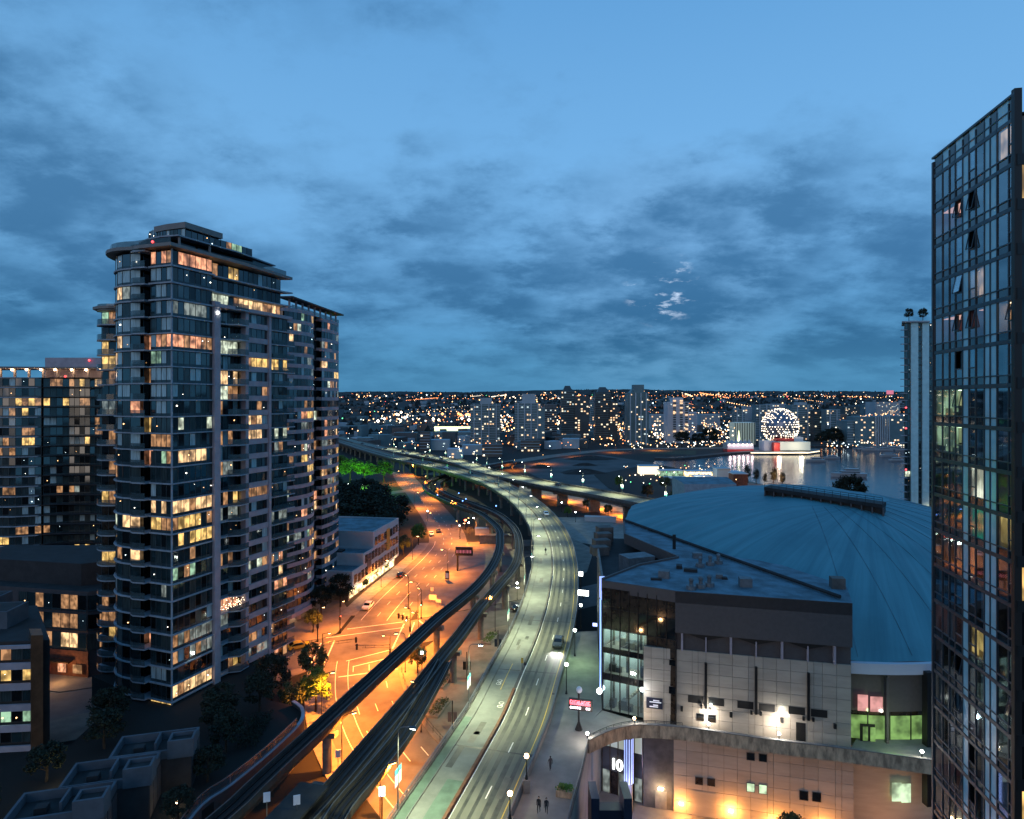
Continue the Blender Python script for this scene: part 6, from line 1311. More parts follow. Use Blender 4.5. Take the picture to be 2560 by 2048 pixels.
for i, (yy, d) in enumerate(((256, 3.4), (352, 1.2), (398, 3.6), (428, 1.0), (458, 3.4), (484, 1.0))):
    p, an = on_path(V1, yy, d, .02, False); put_car(p, an, 'oncoming car with lit headlights on the near viaduct, %s beyond the bend' % ORD[i], ['car_white', 'car_grey', 'car_black'][i % 3], 'cars on the near viaduct')
for i, (yy, d) in enumerate(((342, 3), (492, -2), (503, 2.5), (517, -1.5), (532, 3), (548, -2), (566, 2), (600, -1), (632, 2), (672, -2))):
    p, an = on_path(V2, yy, d, .02, True); put_car(p, an, 'car with red tail lights on the far viaduct, %s from the right' % ORD[i], ['car_grey', 'car_black', 'car_white'][i % 3], 'cars on the far viaduct')
# ================================================================== TREES
def leaves(b, rnd, c, r, n, sz, mi=0):
    for k in range(n):
        d = Vector((rnd.gauss(0, 1), rnd.gauss(0, 1), rnd.gauss(0, .8))); d = d.normalized()*r*rnd.random()**.45; p = c+d
        v = Vector((rnd.gauss(0, 1), rnd.gauss(0, 1), rnd.gauss(0, 1))).normalized()*sz*rnd.uniform(.6, 1.3); w_ = v.cross(Vector((rnd.gauss(0, 1), rnd.gauss(0, 1), rnd.gauss(0, 1)))).normalized()*sz*.6
        b.poly([p-v, p+w_, p+v, p-w_], mi)
def tree_proto(name, seed, m_, tall=1.0, ncl=48, nl=56, sz=.030):
    """unit tree 1 m high: tapered trunk with limbs, crown of leaf clumps"""
    rnd = random.Random(seed); t = thing(name, 'x', 'tree'); b = MB()
    b.cyl((0, 0, 0), (.01, 0, .32), .032, .022, 8); b.cyl((.01, 0, .32), (0, .01, .75), .022, .008, 6)
    cl = []
    for k in range(ncl):
        an = rnd.uniform(0, 6.283); e = rnd.uniform(-.55, 1); rr = rnd.uniform(.35, 1)**.5; R_ = .33*tall*math.sqrt(max(.05, 1-(e*.9)**2)); cl.append(Vector((R_*rr*math.cos(an), R_*rr*math.sin(an), .60+.34*e)))
    for k in range(7): q = cl[k*4 % ncl]; b.cyl((.005, 0, rnd.uniform(.28, .5)), q, .012, .004, 5)
    b.build('trunk', 'bark', t)
    b = MB()
    for q in cl: leaves(b, rnd, q, rnd.uniform(.07, .13), nl, sz)
    b.build('crown', m_, t, fix=False); t.location = (0, -300, -50); return t
T = {k: [tree_proto('broadleaf_tree', 50+i*7+j, m_) for j in range(2)] for i, (k, m_) in enumerate((('mid', 'leaf'), ('dark', 'leaf_dark'), ('lime', 'leaf_lime')))}
slim = tree_proto('slender_tree', 99, 'leaf_dark', .36, 26, 40)
tn = [0]
def tree(kind, x, y, h, lab, z=0, sp=1.0, grp='trees', rz=None):
    tn[0] += 1; pr = slim if kind == 'slim' else T[kind][tn[0] % 2]
    return dup(pr, (x, y, z), R.uniform(0, 6), lab, grp, (h*sp, h*sp, h))
park = [(-50, 262, 13), (-49, 246, 12), (-52, 280, 14), (-58, 236, 13), (-60, 268, 15), (-64, 292, 15), (-68, 250, 15), (-72, 276, 16), (-78, 305, 16), (-80, 258, 15), (-86, 284, 16), (-90, 320, 17), (-100, 300, 16), (-104, 335, 17), (-76, 330, 15), (-66, 316, 14)]
for i, (x, y, h) in enumerate(park): tree('dark', x, y, h, 'dark tree in the grove behind the white building, %s by nearness' % ORD[i], sp=1.5, grp='dark grove behind the white building')
for i, (x, y, h, lab) in enumerate(((-108, 428, 16, 'left of the vivid green-lit trees behind the grove'), (-97, 422, 15, 'middle of the vivid green-lit trees behind the grove'), (-86, 430, 14, 'right of the vivid green-lit trees behind the grove'), (-120, 440, 17, 'green-lit tree half hidden by the slimmer tower'))): tree('lime', x, y, h, lab, sp=1.2, grp='green-lit trees')
for i, (k, x, y, h, lab) in enumerate((('lime', -35.5, 243, 8, 'yellow-lit tree at the left kerb of the far junction'), ('mid', -38.6, 228, 7, 'small street tree before the yellow-lit one at the kerb'), ('mid', -40.2, 214, 5, 'small tree at the far end of the glowing shopfront'), ('mid', -41, 204, 4.5, 'shrub-like tree beside the black parked car'),
        ('mid', -42, 194, 4.5, 'small tree in front of the middle of the glowing shopfront'), ('mid', -43, 185, 4.5, 'small tree in front of the near glowing shopfront'), ('dark', -45.5, 170, 9, 'dark tree at the near end of the white building'), ('dark', -48.5, 163, 8, 'dark tree beside the slimmer tower entrance'), ('mid', -47, 151.5, 5.5, 'small tree with lights in front of the tower lobby'),
        ('mid', -38.8, 125, 7.5, 'bare-stemmed dark tree at the near left junction corner'), ('lime', -34.6, 113, 7.5, 'bright yellow lamp-lit tree beside the left guideway'), ('mid', -38, 110.5, 6.5, 'dark tree behind the bright yellow lamp-lit one'), ('dark', -43.5, 116, 9, 'dark tree with small white lights by the foot of the tallest tower'),
        ('dark', -19, 129, 5.5, 'small dark tree between the two guideways by the globe lamp'))): tree(k, x, y, h, lab, grp='street trees')
for i, (x, y, h, lab) in enumerate(((-45, 99, 6, 'dark garden tree nearest the curved wall end'), (-40.5, 91, 5.5, 'dark garden tree inside the curved wall'), (-39.8, 84, 4.5, 'dark garden tree beside the townhouse row'), (-43.5, 95, 5, 'low dark garden tree between tower and curved wall'), (-58.5, 92, 5.5, 'dark garden tree left of the townhouses'), (-61, 84, 5, 'dark tree by the lit garden path'), (-61.5, 98, 6, 'dark tree between mid-rise and tallest tower'), (-63, 76, 4.5, 'dark tree at the bottom left corner'), (-39.6, 76, 4, 'dark garden shrub tree at the bottom by the glass railing'), (-40.5, 103, 6, 'dark garden tree at the tower foot above the curved wall'))):
    tree('dark', x, y, h, lab, gz_, 1.25, 'garden trees on the podium')
tree('mid', 35.5, 81.5, 5.2, 'leafy tree in front of the orange-lit lower arena wall', PZ, 1.0, 'arena street trees'); tree('mid', 43, 79, 5.0, 'leafy tree at the right end of the orange-lit arena wall', PZ, 1.0, 'arena street trees')
for i, (k, x, y, h, lab) in enumerate((('lime', 26, 300, 5, 'green bush right of the viaduct curve'), ('mid', 37, 318, 6, 'round tree beside the far viaduct piers'), ('mid', 45, 300, 6, 'spiky tree lit from below near the far viaduct'), ('dark', 158, 300, 20, 'large dark round tree rising behind the arena roof walkway'), ('dark', 168.5, 300, 11, 'smaller dark tree right of the large one behind the arena roof'),
        ('mid', 84, 330, 9, 'orange-lit tree left of the grey box building'), ('dark', 74, 350, 9, 'dark tree beyond the far viaduct near the marina sheds'), ('mid', 92, 385, 9, 'tree among the lit marina sheds'), ('lime', 66, 395, 8, 'green-lit tree at the left end of the marina sheds'))): tree(k, x, y, h, lab, grp='trees near the shore')
for i in range(5): tree('slim', 156+i*3.2, 424-i*6, 12-(i % 3)*2, 'slender cypress on the shore, %s from the left' % ORD[i], grp='slender shore trees')
for i in range(2): tree('dark', 156+i*5.5, 252, 5.5, ['left', 'right'][i]+' roof tree on top of the pale slab tower', 85.6, .8, 'roof trees')
for i, (u, v) in enumerate(((2080, 1120), (2095, 1119), (2110, 1118), (2125, 1118), (2140, 1117), (1790, 1118), (1760, 1120), (1720, 1123))): p = at(u, v); tree('dark', p.x, p.y+25, 16+(i % 3)*3, 'dark shoreline tree %s, %s of its row' % ('right of the lit globe' if i < 5 else 'left of the lit globe', ORD[i if i < 5 else i-5]), grp='shoreline trees', sp=1.3)
for k in T:
    for o in T[k]+[slim]:
        for ch in list(o.children):
            if ch.name in bpy.data.objects: bpy.data.objects.remove(ch)
        if o.name in bpy.data.objects and o is not slim: bpy.data.objects.remove(o)
bpy.data.objects.remove(slim)
# garden lamps
for i, (x, y, lab) in enumerate(((-58.5, 80.5, 'bright garden lamp beside the path left of the townhouses'), (-53.2, 86.2, 'yellow garden lamp behind the back townhouse terrace'), (-57, 83, 'low garden lamp lighting the hedge by the path'), (-41, 78.5, 'small orange garden lamp beside the glass railing'))):
    t = thing('garden_lamp', lab, 'lamp', (x, y, gz_), group='garden lamps'); b = MB(); b.cyl((x, y, gz_), (x, y, gz_+.6), .05); b.build('post', 'metal_dark', t); b = MB(); b.ball((x, y, gz_+.75), .16, 8, 5); b.build('globe', 'lamp_warm', t); light('lamp_light', 'POINT', (0, 0, 1.1), 90 if i != 3 else 30, (1, .8, .35), t, .15)
# hedge masses
for i, (x, y, a_, d_, h_, rz, lab) in enumerate(((-38.5, 96, 3, 9, 1.4, .1, 'dark clipped hedge inside the curved garden wall'), (-56, 82, 2.5, 8, 1.0, -.3, 'dark hedge along the lit garden path'), (-44, 190, 1.6, 26, 1.1, -.16, 'hedge strip in front of the glowing shopfront'))):
    b = MB(); z_ = gz_ if i < 2 else .1; rnd = random.Random(i); 
    for k in range(900): c = Vector((rnd.uniform(-a_/2, a_/2), rnd.uniform(-d_/2, d_/2), rnd.uniform(.2, h_))); c.rotate(Matrix.Rotation(rz, 3, 'Z')); leaves(b, rnd, c+Vector((x, y, z_)), .12, 2, .14)
    tag(b.build('hedge', 'leaf_dark' if i < 2 else 'leaf', fix=False), lab, 'hedge')
# ================================================================== STREET FURNITURE
p = at(1144, 1428); t = thing('billboard', 'dark billboard with faint red letters over the parking lot', 'billboard', p)
b = MB(); b.cyl(p, p+Vector((0, 0, 5.2)), .3, n=8); b.build('post', 'metal_dark', t); b = MB(); b.box(p+Vector((2.1, 0, 5.0)), (5.6, .5, 2.8), -.08); bd = b.build('board', 'black', t)
for k in range(13): b = MB(); b.box(p+Vector((-.2+k*.37, -.36+k*-.028, 5.9)), (.09 if k % 3 else .2, .06, .95), -.08); b.build('letter', 'red_letter', bd)
b = MB(); b.box(p+Vector((2.1, -.4, 7.75)), (5.6, .3, .1), -.08); b.build('top_light', 'metal_grey', bd)
for i, (u, v, w_, h_, z_, m_, lab) in enumerate(((1118, 1452, 1.3, 2.6, .4, 'banner_white', 'free-standing dark framed notice panel at the parking lot kerb'), (1082, 1515, 2.2, 1.4, 1.6, 'white_wall', 'group of white wayfinding boards at the junction corner'), (1096, 1518, 1.5, .9, 1.2, 'white_wall', 'low white board right of the wayfinding boards'), (1080, 1505, .9, 1.0, 3.0, 'white_wall', 'small white board standing above the wayfinding boards'))):
    p = at(u, v); t = thing('notice_board', lab, 'sign', p, group='boards along the street'); b = MB()
    for s in (-.4, .4): b.cyl(p+Vector((s*w_, 0, 0)), p+Vector((s*w_, 0, z_+.2)), .06)
    b.build('posts', 'metal_grey', t); b = MB(); b.box(p+Vector((0, 0, z_)), (w_, .15, h_), -.3); b.build('panel', 'metal_dark' if i == 0 else m_, t)
    if i == 0: b = MB(); b.box(p+Vector((-.03, -.1, z_+.4)), (w_*.7, .05, h_*.6), -.3); b.build('print', m_, t)
# tall thin flagpole-like banner posts on the forecourt
for i, (u, v, m1, lab) in enumerate(((1131, 1835, 'purple_panel', 'dark post with a pair of purple banners beside the viaduct'), (1167, 1700, 'black', 'slim dark post on the forecourt beside the viaduct'), (1245, 1640, 'navy', 'slim dark banner post near the guideway pier'))):
    p = at(u, v); t = thing('banner_post', lab, 'post', p, group='banner posts on the forecourt'); b = MB(); b.cyl(p, p+Vector((0, 0, 5.5)), .08); b.build('pole', 'metal_dark', t)
    for s in (-1, 1): b = MB(); b.box(p+Vector((s*.45, 0, 2.0)), (.6, .05, 1.6)); b.build('banner', m1, t)
p = at(955, 1990, 3.2); t = thing('lit_sign', 'small white and blue lit sign beside the round guideway pier', 'sign', p); b = MB(); b.box(p, (.8, .2, 1.2), .2); b.build('case', 'screen_blue', t); b = MB(); b.box(p+Vector((0, -.11, .15)), (.5, .06, .9), .2); b.build('face', 'screen_white', t); b = MB(); b.cyl((p.x, p.y, 0), p, .1); b.build('post', 'metal_dark', t)
# planters with shrubs on the forecourt
for i, (u, v, lab) in enumerate(((1096, 1775, 'stone-edged planting bed beside the branch guideway'), (1225, 1600, 'green planting bed at the foot of the middle guideway pier'), (1108, 1705, 'dark planting bed between guideway and forecourt'))):
    p = at(u, v); t = thing('planting_bed', lab, 'planter', p, group='planting beds on the forecourt'); b = MB(); b.box(p, (2.4, 6.5, .5), -.25); b.build('kerb', 'concrete', t); b = MB(); rnd = random.Random(i)
    for k in range(260): c = Vector((rnd.uniform(-1, 1), rnd.uniform(-3, 3), rnd.uniform(.5, 1.0))); c.rotate(Matrix.Rotation(-.25, 3, 'Z')); leaves(b, rnd, p+c, .15, 3, .12)
    b.build('shrubs', 'leaf_lime' if i == 1 else 'leaf', t, fix=False)
# low walls and kiosk under the guideway curve
for i, (x, y, a_, d_, h_, rz, m_, lab) in enumerate(((-5.5, 246, 14, 3.0, 3.2, .05, 'concrete', 'low concrete ramp wall under the guideway curve'), (8, 236, 12, .5, 1.6, .6, 'concrete', 'thin concrete wall between guideway and viaduct'), (-12, 262, 6, 3, 2.6, 0, 'white_wall', 'small white shed beyond the ramp wall'), (40, 290, 14, 3, 2.2, -.2, 'white_wall', 'low white lit wall beside the lot'))):
    b = MB(); b.box((x, y, 0), (a_, d_, h_), rz); b.box((x, y, h_), (a_+.3, d_+.3, .15), rz); tag(b.build('low_wall', m_), lab, 'wall')
# fence along the forecourt edge
fp = [Vector((p.x, p.y, .12)) for p in off(sub(MAIN, idx(MAIN, 97), idx(MAIN, 128)), 7.9)]; t = thing('fence', 'low dark fence between the orange street and the guideway piers', 'fence', fp[0])
b = MB(); b.tube([p+Vector((0, 0, 1.1)) for p in fp], .04, 5); b.tube([p+Vector((0, 0, .5)) for p in fp], .03, 5); b.build('rails', 'metal_dark', t)
for p in fp: b = MB(); b.cyl(p, p+Vector((0, 0, 1.15)), .04, n=5); b.build('post', 'metal_dark', t)
# ================================================================== PEOPLE
def person(label, loc, an, coat, stride=.16, h=1.74):
    t = thing('person', label, 'person', loc, an, 'people on the plaza'); s = h/1.74
    V = [(0, 0, .95, .13), (0, 0, 1.15, .13), (0, 0, 1.36, .15), (0, 0, 1.50, .055), (0, .01, 1.56, .06), (0, .02, 1.66, .092), (0, .015, 1.72, .07)]; E = [(0, 1), (1, 2), (2, 3), (3, 4), (4, 5), (5, 6)]
    for sx in (-1, 1):
        i = len(V); f = stride*sx
        V += [(sx*.10, 0, .88, .095), (sx*.10, f*.6+.03, .50, .065), (sx*.10, f-.02, .10, .04), (sx*.10, f+.13, .035, .035)]; E += [(0, i), (i, i+1), (i+1, i+2), (i+2, i+3)]
        i = len(V); V += [(sx*.19, 0, 1.40, .06), (sx*.24, -f*.5, 1.13, .045), (sx*.25, -f*.7+.06, .90, .032), (sx*.25, -f*.7+.08, .83, .032)]; E += [(2, i), (i, i+1), (i+1, i+2), (i+2, i+3)]; p = i+3
        for q in range(4): j = len(V); V += [(sx*.25+(q-1.5)*.012, -f*.7+.075+q*.012, .77, .010), (sx*.25+(q-1.5)*.012, -f*.7+.085+q*.012, .735+.006*abs(q-1.5), .008)]; E += [(p, j), (j, j+1)]
        j = len(V); V += [(sx*.235, -f*.7+.12, .82, .010), (sx*.235, -f*.7+.14, .79, .008)]; E += [(p, j), (j, j+1)]
    me = bpy.data.meshes.new('body'); me.from_pydata([(a*s, b_*s, c*s) for a, b_, c, r in V], E, []); o = bpy.data.objects.new('body', me); C.objects.link(o); o.parent = t
    o.modifiers.new('skin', 'SKIN'); o.modifiers.new('sub', 'SUBSURF').levels = 1; o.modifiers['sub'].render_levels = 1
    for k, (a, b_, c, r) in enumerate(V): me.skin_vertices[0].data[k].radius = (r*s, r*s)
    me.skin_vertices[0].data[0].use_root = True; me.materials.append(M[coat])
    b = MB(); b.ball((0, -.015*s, 1.69*s), .105*s, 10, 6); o2 = b.build('hair', 'hair', None, True); o2.parent = t
    b = MB(); b.ball((0, .075*s, 1.645*s), .062*s, 8, 6, sz=1.25); b.ball((0, .14*s, 1.635*s), .014*s, 6, 4); o3 = b.build('face', 'skin', None, True); o3.parent = t
person('left of two people in dark clothes walking on the plaza at the bottom edge', at(1347, 2030, DZ)+Vector((0, 0, -.04)), 2.9, 'cloth_dark'); person('right of two people in dark clothes walking on the plaza at the bottom edge', at(1366, 2032, DZ)+Vector((0, 0, -.04)), 3.1, 'cloth_dark', -.15, 1.68)
person('lone person in grey walking on the plaza beside the railing', at(1376, 1925, DZ)+Vector((0, 0, -.04)), .3, 'cloth_grey'); person('person in dark clothes walking along the bike lane at the bend', at(1364, 1384, DZ)+Vector((0, 0, .02)), .1, 'cloth_dark')
# ================================================================== FAR CITY
rf = random.Random(77)
# hills: one terrain sheet rising to the skyline
def hill_h(x, y):
    if y < 900: return 0
    t = min(1, (y-900)/5200); base = 118*(t*t*(3-2*t))
    return base+16*t*math.sin(x*.0011+.6)+8*t*math.sin(x*.0031+y*.001)+5*t*math.sin(x*.0008-2)
b = MB(); NX, NY = 150, 50; rows = []
for j in range(NY+1):
    y = 880+(j/NY)**1.5*5700; row = []
    for i in range(NX+1): x = (i/NX-.5)*2.6*y; row.append(Vector((x, y, hill_h(x, y)+.05+(rf.uniform(0, 20) if j > NY-16 else rf.uniform(0, 2)))))
    rows.append(row)
for j in range(NY): b.strip(rows[j], rows[j+1])
tag(b.build('hills', 'hill'), kind='structure')
# a far wood along the skyline and the dark gardens of the slope: one mass of tree lumps
b = MB()
for k in range(5200):
    y = 900+5100*rf.random()**.8; x = rf.uniform(-.72, .78)*y; r = rf.uniform(3, 7)*(1+y/4500); z = hill_h(x, y); an = rf.uniform(0, 6); i = len(b.v)
    for q in range(5): b.v.append((x+r*math.cos(an+q*1.257), y+r*math.sin(an+q*1.257), z+r*.2))
    b.v.append((x, y, z+r*rf.uniform(1.0, 1.7)))
    for q in range(5): b.f.append((i+q, i+(q+1) % 5, i+5)); b.m.append(0)
tag(b.build('distant_trees', 'far_trees', fix=False), 'distant dark treetops covering the hillside beyond the towers', 'trees', kind='stuff')
# low far houses
b = MB()
for k in range(1700):
    y = 640+4200*rf.random()**1.6; x = rf.uniform(-.62, .75)*y
    if y < 900 and (90 < x < 700): continue
    if y < 720 and x < 120: continue
    s = rf.uniform(9, 24); h = rf.uniform(5, 12)*(1.6 if y < 1600 and rf.random() < .25 else 1); b.box((x, y, hill_h(x, y)), (s, s*rf.uniform(.5, 1), h), rf.uniform(0, 1.5), rf.randrange(4))
tag(b.build('distant_houses', ['far_brown', 'far_pale', 'far_dark', 'far_teal'], fix=False), 'mass of small distant houses below the hill', 'houses', kind='stuff')
# city lights
LM = ['city_warm', 'city_white', 'city_orange', 'city_cool', 'city_green', 'city_red', 'city_blue']
bl = MB()
def cl(x, y, z, px, mi): bl.octa((x, y, z), y*px/F, mi)
for k in range(650):
    y = 700+4000*rf.random()**1.3; u = rf.uniform(836, 2300); x = (u-CX)/F*y
    if y < 900 and x > 100: continue
    z = hill_h(x, y)+rf.uniform(3, 14); q = rf.random(); cl(x, y, z, rf.choice((.5, .6, .7, .9, 1.2, 1.8)), 0 if q < .48 else 1 if q < .74 else 2 if q < .90 else 3 if q < .96 else 4 if q < .975 else 5)
for ln in range(46):        # streets climbing and crossing the slope: rows of lamps
    y0 = rf.uniform(950, 3800); u0 = rf.uniform(836, 2250); n_ = rf.randrange(8, 26); dy = rf.choice((0, 0, rf.uniform(15, 45))); dxx = rf.uniform(14, 34)*(1 if dy == 0 else .25); mi_ = rf.choice((0, 2, 2, 1, 0)); pp = rf.uniform(.6, 1.3)
    for k in range(n_): y = y0+k*dy; x = (u0-CX)/F*y0+k*dxx; cl(x, y, hill_h(x, y)+8, pp, mi_)
for cu, cy_, su, sy_, n_, mi_ in ((1245, 1150, 22, 60, 60, 1), (1258, 1000, 18, 50, 40, 0), (1390, 1020, 20, 60, 50, 1), (1335, 900, 14, 40, 30, 1), (1000, 1250, 40, 80, 45, 1), (1160, 1300, 30, 60, 40, 2), (1900, 1150, 40, 80, 50, 0), (2210, 1300, 40, 90, 70, 0), (2090, 900, 40, 60, 45, 1), (1640, 850, 16, 40, 40, 1), (1780, 900, 40, 60, 40, 0), (1550, 950, 14, 50, 40, 0), (1800, 800, 30, 40, 40, 1)):
    for k in range(n_): u = rf.gauss(cu, su); y = rf.gauss(cy_, sy_); x = (u-CX)/F*y; cl(x, y, hill_h(x, y)+rf.uniform(4, 24), rf.uniform(.7, 2.1), mi_ if rf.random() < .7 else rf.choice((0, 1, 2, 3)))
for k in range(200):        # a string of lights on the crest
    y = rf.uniform(3300, 5000); u = rf.uniform(836, 2300); x = (u-CX)/F*y; cl(x, y, hill_h(x, y)+rf.uniform(4, 14), rf.uniform(.6, 1.0), rf.choice((0, 0, 2, 2, 1)))
for k in range(300):        # the busy strip behind the towers
    y = rf.uniform(820, 1500); u = rf.choice((rf.gauss(1250, 60), rf.gauss(1400, 50), rf.uniform(900, 2250), rf.gauss(1900, 120), rf.gauss(2200, 60))); x = (u-CX)/F*y; cl(x, y, hill_h(x, y)+rf.uniform(4, 22), rf.uniform(.9, 1.8), rf.choice((1, 1, 0, 0, 3, 2)))
for u, v, px, mi in ((1106, 1035, 4, 2), (1146, 1034, 3.5, 2), (1152, 1037, 4, 2), (1166, 1037, 4, 2), (1173, 1038, 4, 2), (1155, 1046, 4, 1), (1172, 1050, 4.5, 1), (1083, 1047, 3.5, 1), (1097, 1050, 3.5, 1), (937, 1059, 4, 1), (945, 1053, 4.5, 1), (961, 1047, 3.5, 1), (992, 1036, 3.5, 1), (1012, 1044, 4, 1), (1002, 1051, 3, 1), (1003, 1031, 3.5, 1)):
    y = 1250; cl((u-CX)/F*y, y, 55-(v-HZ)/F*y, px, mi)
for k in range(260):        # waterfront walk and marina lamps
    u = rf.uniform(1560, 2260); v = rf.choice((rf.uniform(1118, 1128), rf.uniform(1112, 1130), rf.uniform(1085, 1120))); y = 88165/(v-1000)
    if u > 1880 and u < 2060: continue
    cl((u-CX)/F*y, y+6, rf.uniform(3, 7), rf.uniform(.8, 1.7), rf.choice((0, 1, 1, 3, 2)))
for k in range(60):
    u = rf.uniform(1560, 1850); v = rf.uniform(1172, 1225); y = 88165/(v-1000); cl((u-CX)/F*y, y, rf.uniform(1.5, 6), rf.uniform(.8, 1.8), rf.choice((1, 3, 1, 0, 4)))
for k in range(90):
    u = rf.uniform(1000, 1560); v = rf.uniform(1104, 1128); y = 88165/(v-1000); cl((u-CX)/F*y, y, rf.uniform(3, 8), rf.uniform(.9, 1.8), rf.choice((0, 2, 2, 1)))
tag(bl.build('city_lights', LM, fix=False), 'thousands of small warm lights scattered over the far city and hills', 'lights', kind='stuff')
# towers one can tell apart
def far_tower(u0, u1, vtop, Y, wall, label, core=None, fh=3.0, litp=.2, fins=0, step=None, dep=None, band=True, name='distant_tower', pyr=0, bandm='far_pale', group='distant towers'):
    x0 = (u0-CX)/F*Y; x1 = (u1-CX)/F*Y; H = 55-(vtop-HZ)/F*Y; z0 = hill_h((x0+x1)/2, Y); t = thing(name, label, 'tower', ((x0+x1)/2, Y, z0), group=group); dp = dep or (x1-x0)*.8
    b = MB(); b.prism([(x0, Y), (x1, Y), (x1, Y+dp), (x0, Y+dp)], z0-.5, H); b.build('wall', wall, t)
    if core:
        c0 = (core[0]-CX)/F*Y; c1 = (core[1]-CX)/F*Y; hc = 55-(core[2]-HZ)/F*Y; b = MB(); b.prism([(c0, Y-.4), (c1, Y-.4), (c1, Y+dp*.6), (c0, Y+dp*.6)], H-.5, hc); b.build('core_shaft', core[3] if len(core) > 3 else 'far_pale', t)
    n = int((H-z0)/fh)
    if band:
        b = MB()
        for k in range(1, n+1): b.obox((x0-.3, Y-.7, z0+k*fh-.3), (x1-x0+.6, 0, 0), (0, .8, 0), (0, 0, .55))
        tag(b.build('floor_bands', bandm, t), kind='stuff')
    for k in range(fins): x = x0+(x1-x0)*(k+.5)/fins; b = MB(); b.obox((x-.7, Y-1.4, z0), (1.4, 0, 0), (0, 1.6, 0), (0, 0, H-z0)); b.build('fin', 'far_pale', t)
    b = MB(); nx = max(3, int((x1-x0)/3.2)); m_ = ['win_warm', 'win_white', 'win_pale']
    for f in range(n):
        for k in range(nx):
            if rf.random() < litp*.75: x = x0+(x1-x0)*(k+.2)/nx; b.obox((x, Y-.25, z0+f*fh+.6), ((x1-x0)/nx*rf.uniform(.4, .7), 0, 0), (0, .2, 0), (0, 0, rf.uniform(1.1, 1.9)), rf.choice((0, 0, 1, 1, 2)))
    if b.v: tag(b.build('lit_windows', m_, t, fix=False), kind='stuff')
    if pyr:
        c = ((x0+x1)/2, Y+dp/2); b = MB(); i = len(b.v); w_ = (x1-x0)*.36; b.v += [(c[0]-w_, c[1]-w_, H), (c[0]+w_, c[1]-w_, H), (c[0]+w_, c[1]+w_, H), (c[0]-w_, c[1]+w_, H), (c[0]-w_*.5, c[1]-w_*.5, H+pyr), (c[0]+w_*.5, c[1]-w_*.5, H+pyr), (c[0]+w_*.5, c[1]+w_*.5, H+pyr), (c[0]-w_*.5, c[1]+w_*.5, H+pyr)]
        for q in ((0, 1, 5, 4), (1, 2, 6, 5), (2, 3, 7, 6), (3, 0, 4, 7), (4, 5, 6, 7)): b.f.append(q); b.m.append(0)
        b.build('crown_roof', wall, t)
    if step: far_step(t, step, Y, z0, wall, dp)
    return t
def far_step(t, step, Y, z0, wall, dp):
    for (u0, u1, vt) in step:
        x0 = (u0-CX)/F*Y; x1 = (u1-CX)/F*Y; H = 55-(vt-HZ)/F*Y; b = MB(); b.prism([(x0, Y-2.0), (x1, Y-2.0), (x1, Y+dp*.7), (x0, Y+dp*.7)], z0, H); b.build('stepped_wing', wall, t)
        b = MB(); n = int((H-z0)/3); nx = max(2, int((x1-x0)/3.2))
        for f in range(n):
            for k in range(nx):
                if rf.random() < .17: b.obox((x0+(x1-x0)*(k+.2)/nx, Y-2.2, z0+f*3+.6), ((x1-x0)/nx*.6, 0, 0), (0, .18, 0), (0, 0, 1.6), rf.choice((0, 1)))
        if b.v: tag(b.build('lit_windows', ['win_warm', 'win_white'], t, fix=False), kind='stuff')
far_tower(1176, 1250, 1010, 790, 'far_teal', 'pale grey apartment slab with tall white core, leftmost of the distant towers', (1200, 1229, 995), fins=4, litp=.22)
far_tower(1287, 1352, 1008, 760, 'far_teal', 'distant tower with white roof box, second of the pale pair', (1306, 1339, 985), fins=4, litp=.24, step=[(1345, 1362, 1018)])
far_tower(1362, 1392, 1010, 900, 'far_dark', 'narrow dark block between the pale tower pair and the dark towers', litp=.3)
far_tower(1403, 1436, 978, 830, 'far_dark', 'left half of the dark stepped twin tower with pyramid roof', pyr=7, litp=.2, bandm='far_teal', step=[(1436, 1472, 990)])
far_tower(1476, 1490, 1000, 960, 'far_teal', 'thin teal tower behind the dark twin towers', litp=.3)
far_tower(1488, 1528, 981, 850, 'far_dark', 'dark tower with flat pyramid cap right of the twin tower', pyr=7, litp=.2, bandm='far_teal', step=[(1524, 1544, 1004)])
far_tower(1569, 1622, 982, 780, 'far_teal', 'tallest distant tower with stepped pointed crown and pale fins', (1584, 1610, 962, 'far_teal'), fins=4, litp=.18, bandm='far_teal', pyr=6)
far_tower(1669, 1722, 1005, 820, 'far_white', 'white concrete tower with dark window columns', (1681, 1708, 994, 'far_white'), litp=.1, band=True, bandm='far_white')
b = MB(); Y = 818.5
for k in range(16):
    for u in (1683, 1700, 1713): b.obox(((u-CX)/F*Y, Y, 8+k*3), (3.6, 0, 0), (0, .2, 0), (0, 0, 1.7), 1 if rf.random() < .2 else 0)
tag(b.build('window_openings', ['far_dark', 'win_warm'], bpy.data.objects['distant_tower.007']), kind='stuff')
MID = [(1836, 1862, 1024, 850, 'far_teal'), (1862, 1890, 1016, 900, 'far_pale'), (1890, 1925, 1012, 860, 'far_teal'), (1925, 1965, 1010, 930, 'far_pale'), (1980, 2032, 1012, 880, 'far_teal'), (2036, 2062, 1026, 860, 'far_dark'), (2066, 2100, 1024, 840, 'far_teal'), (1752, 1800, 1036, 1000, 'far_pale'), (1722, 1742, 1030, 900, 'far_white'), (1628, 1660, 1036, 900, 'far_pale'), (2190, 2250, 1005, 1500, 'far_pale'), (2160, 2196, 1012, 1600, 'far_teal'), (2110, 2150, 1016, 1500, 'far_dark')]
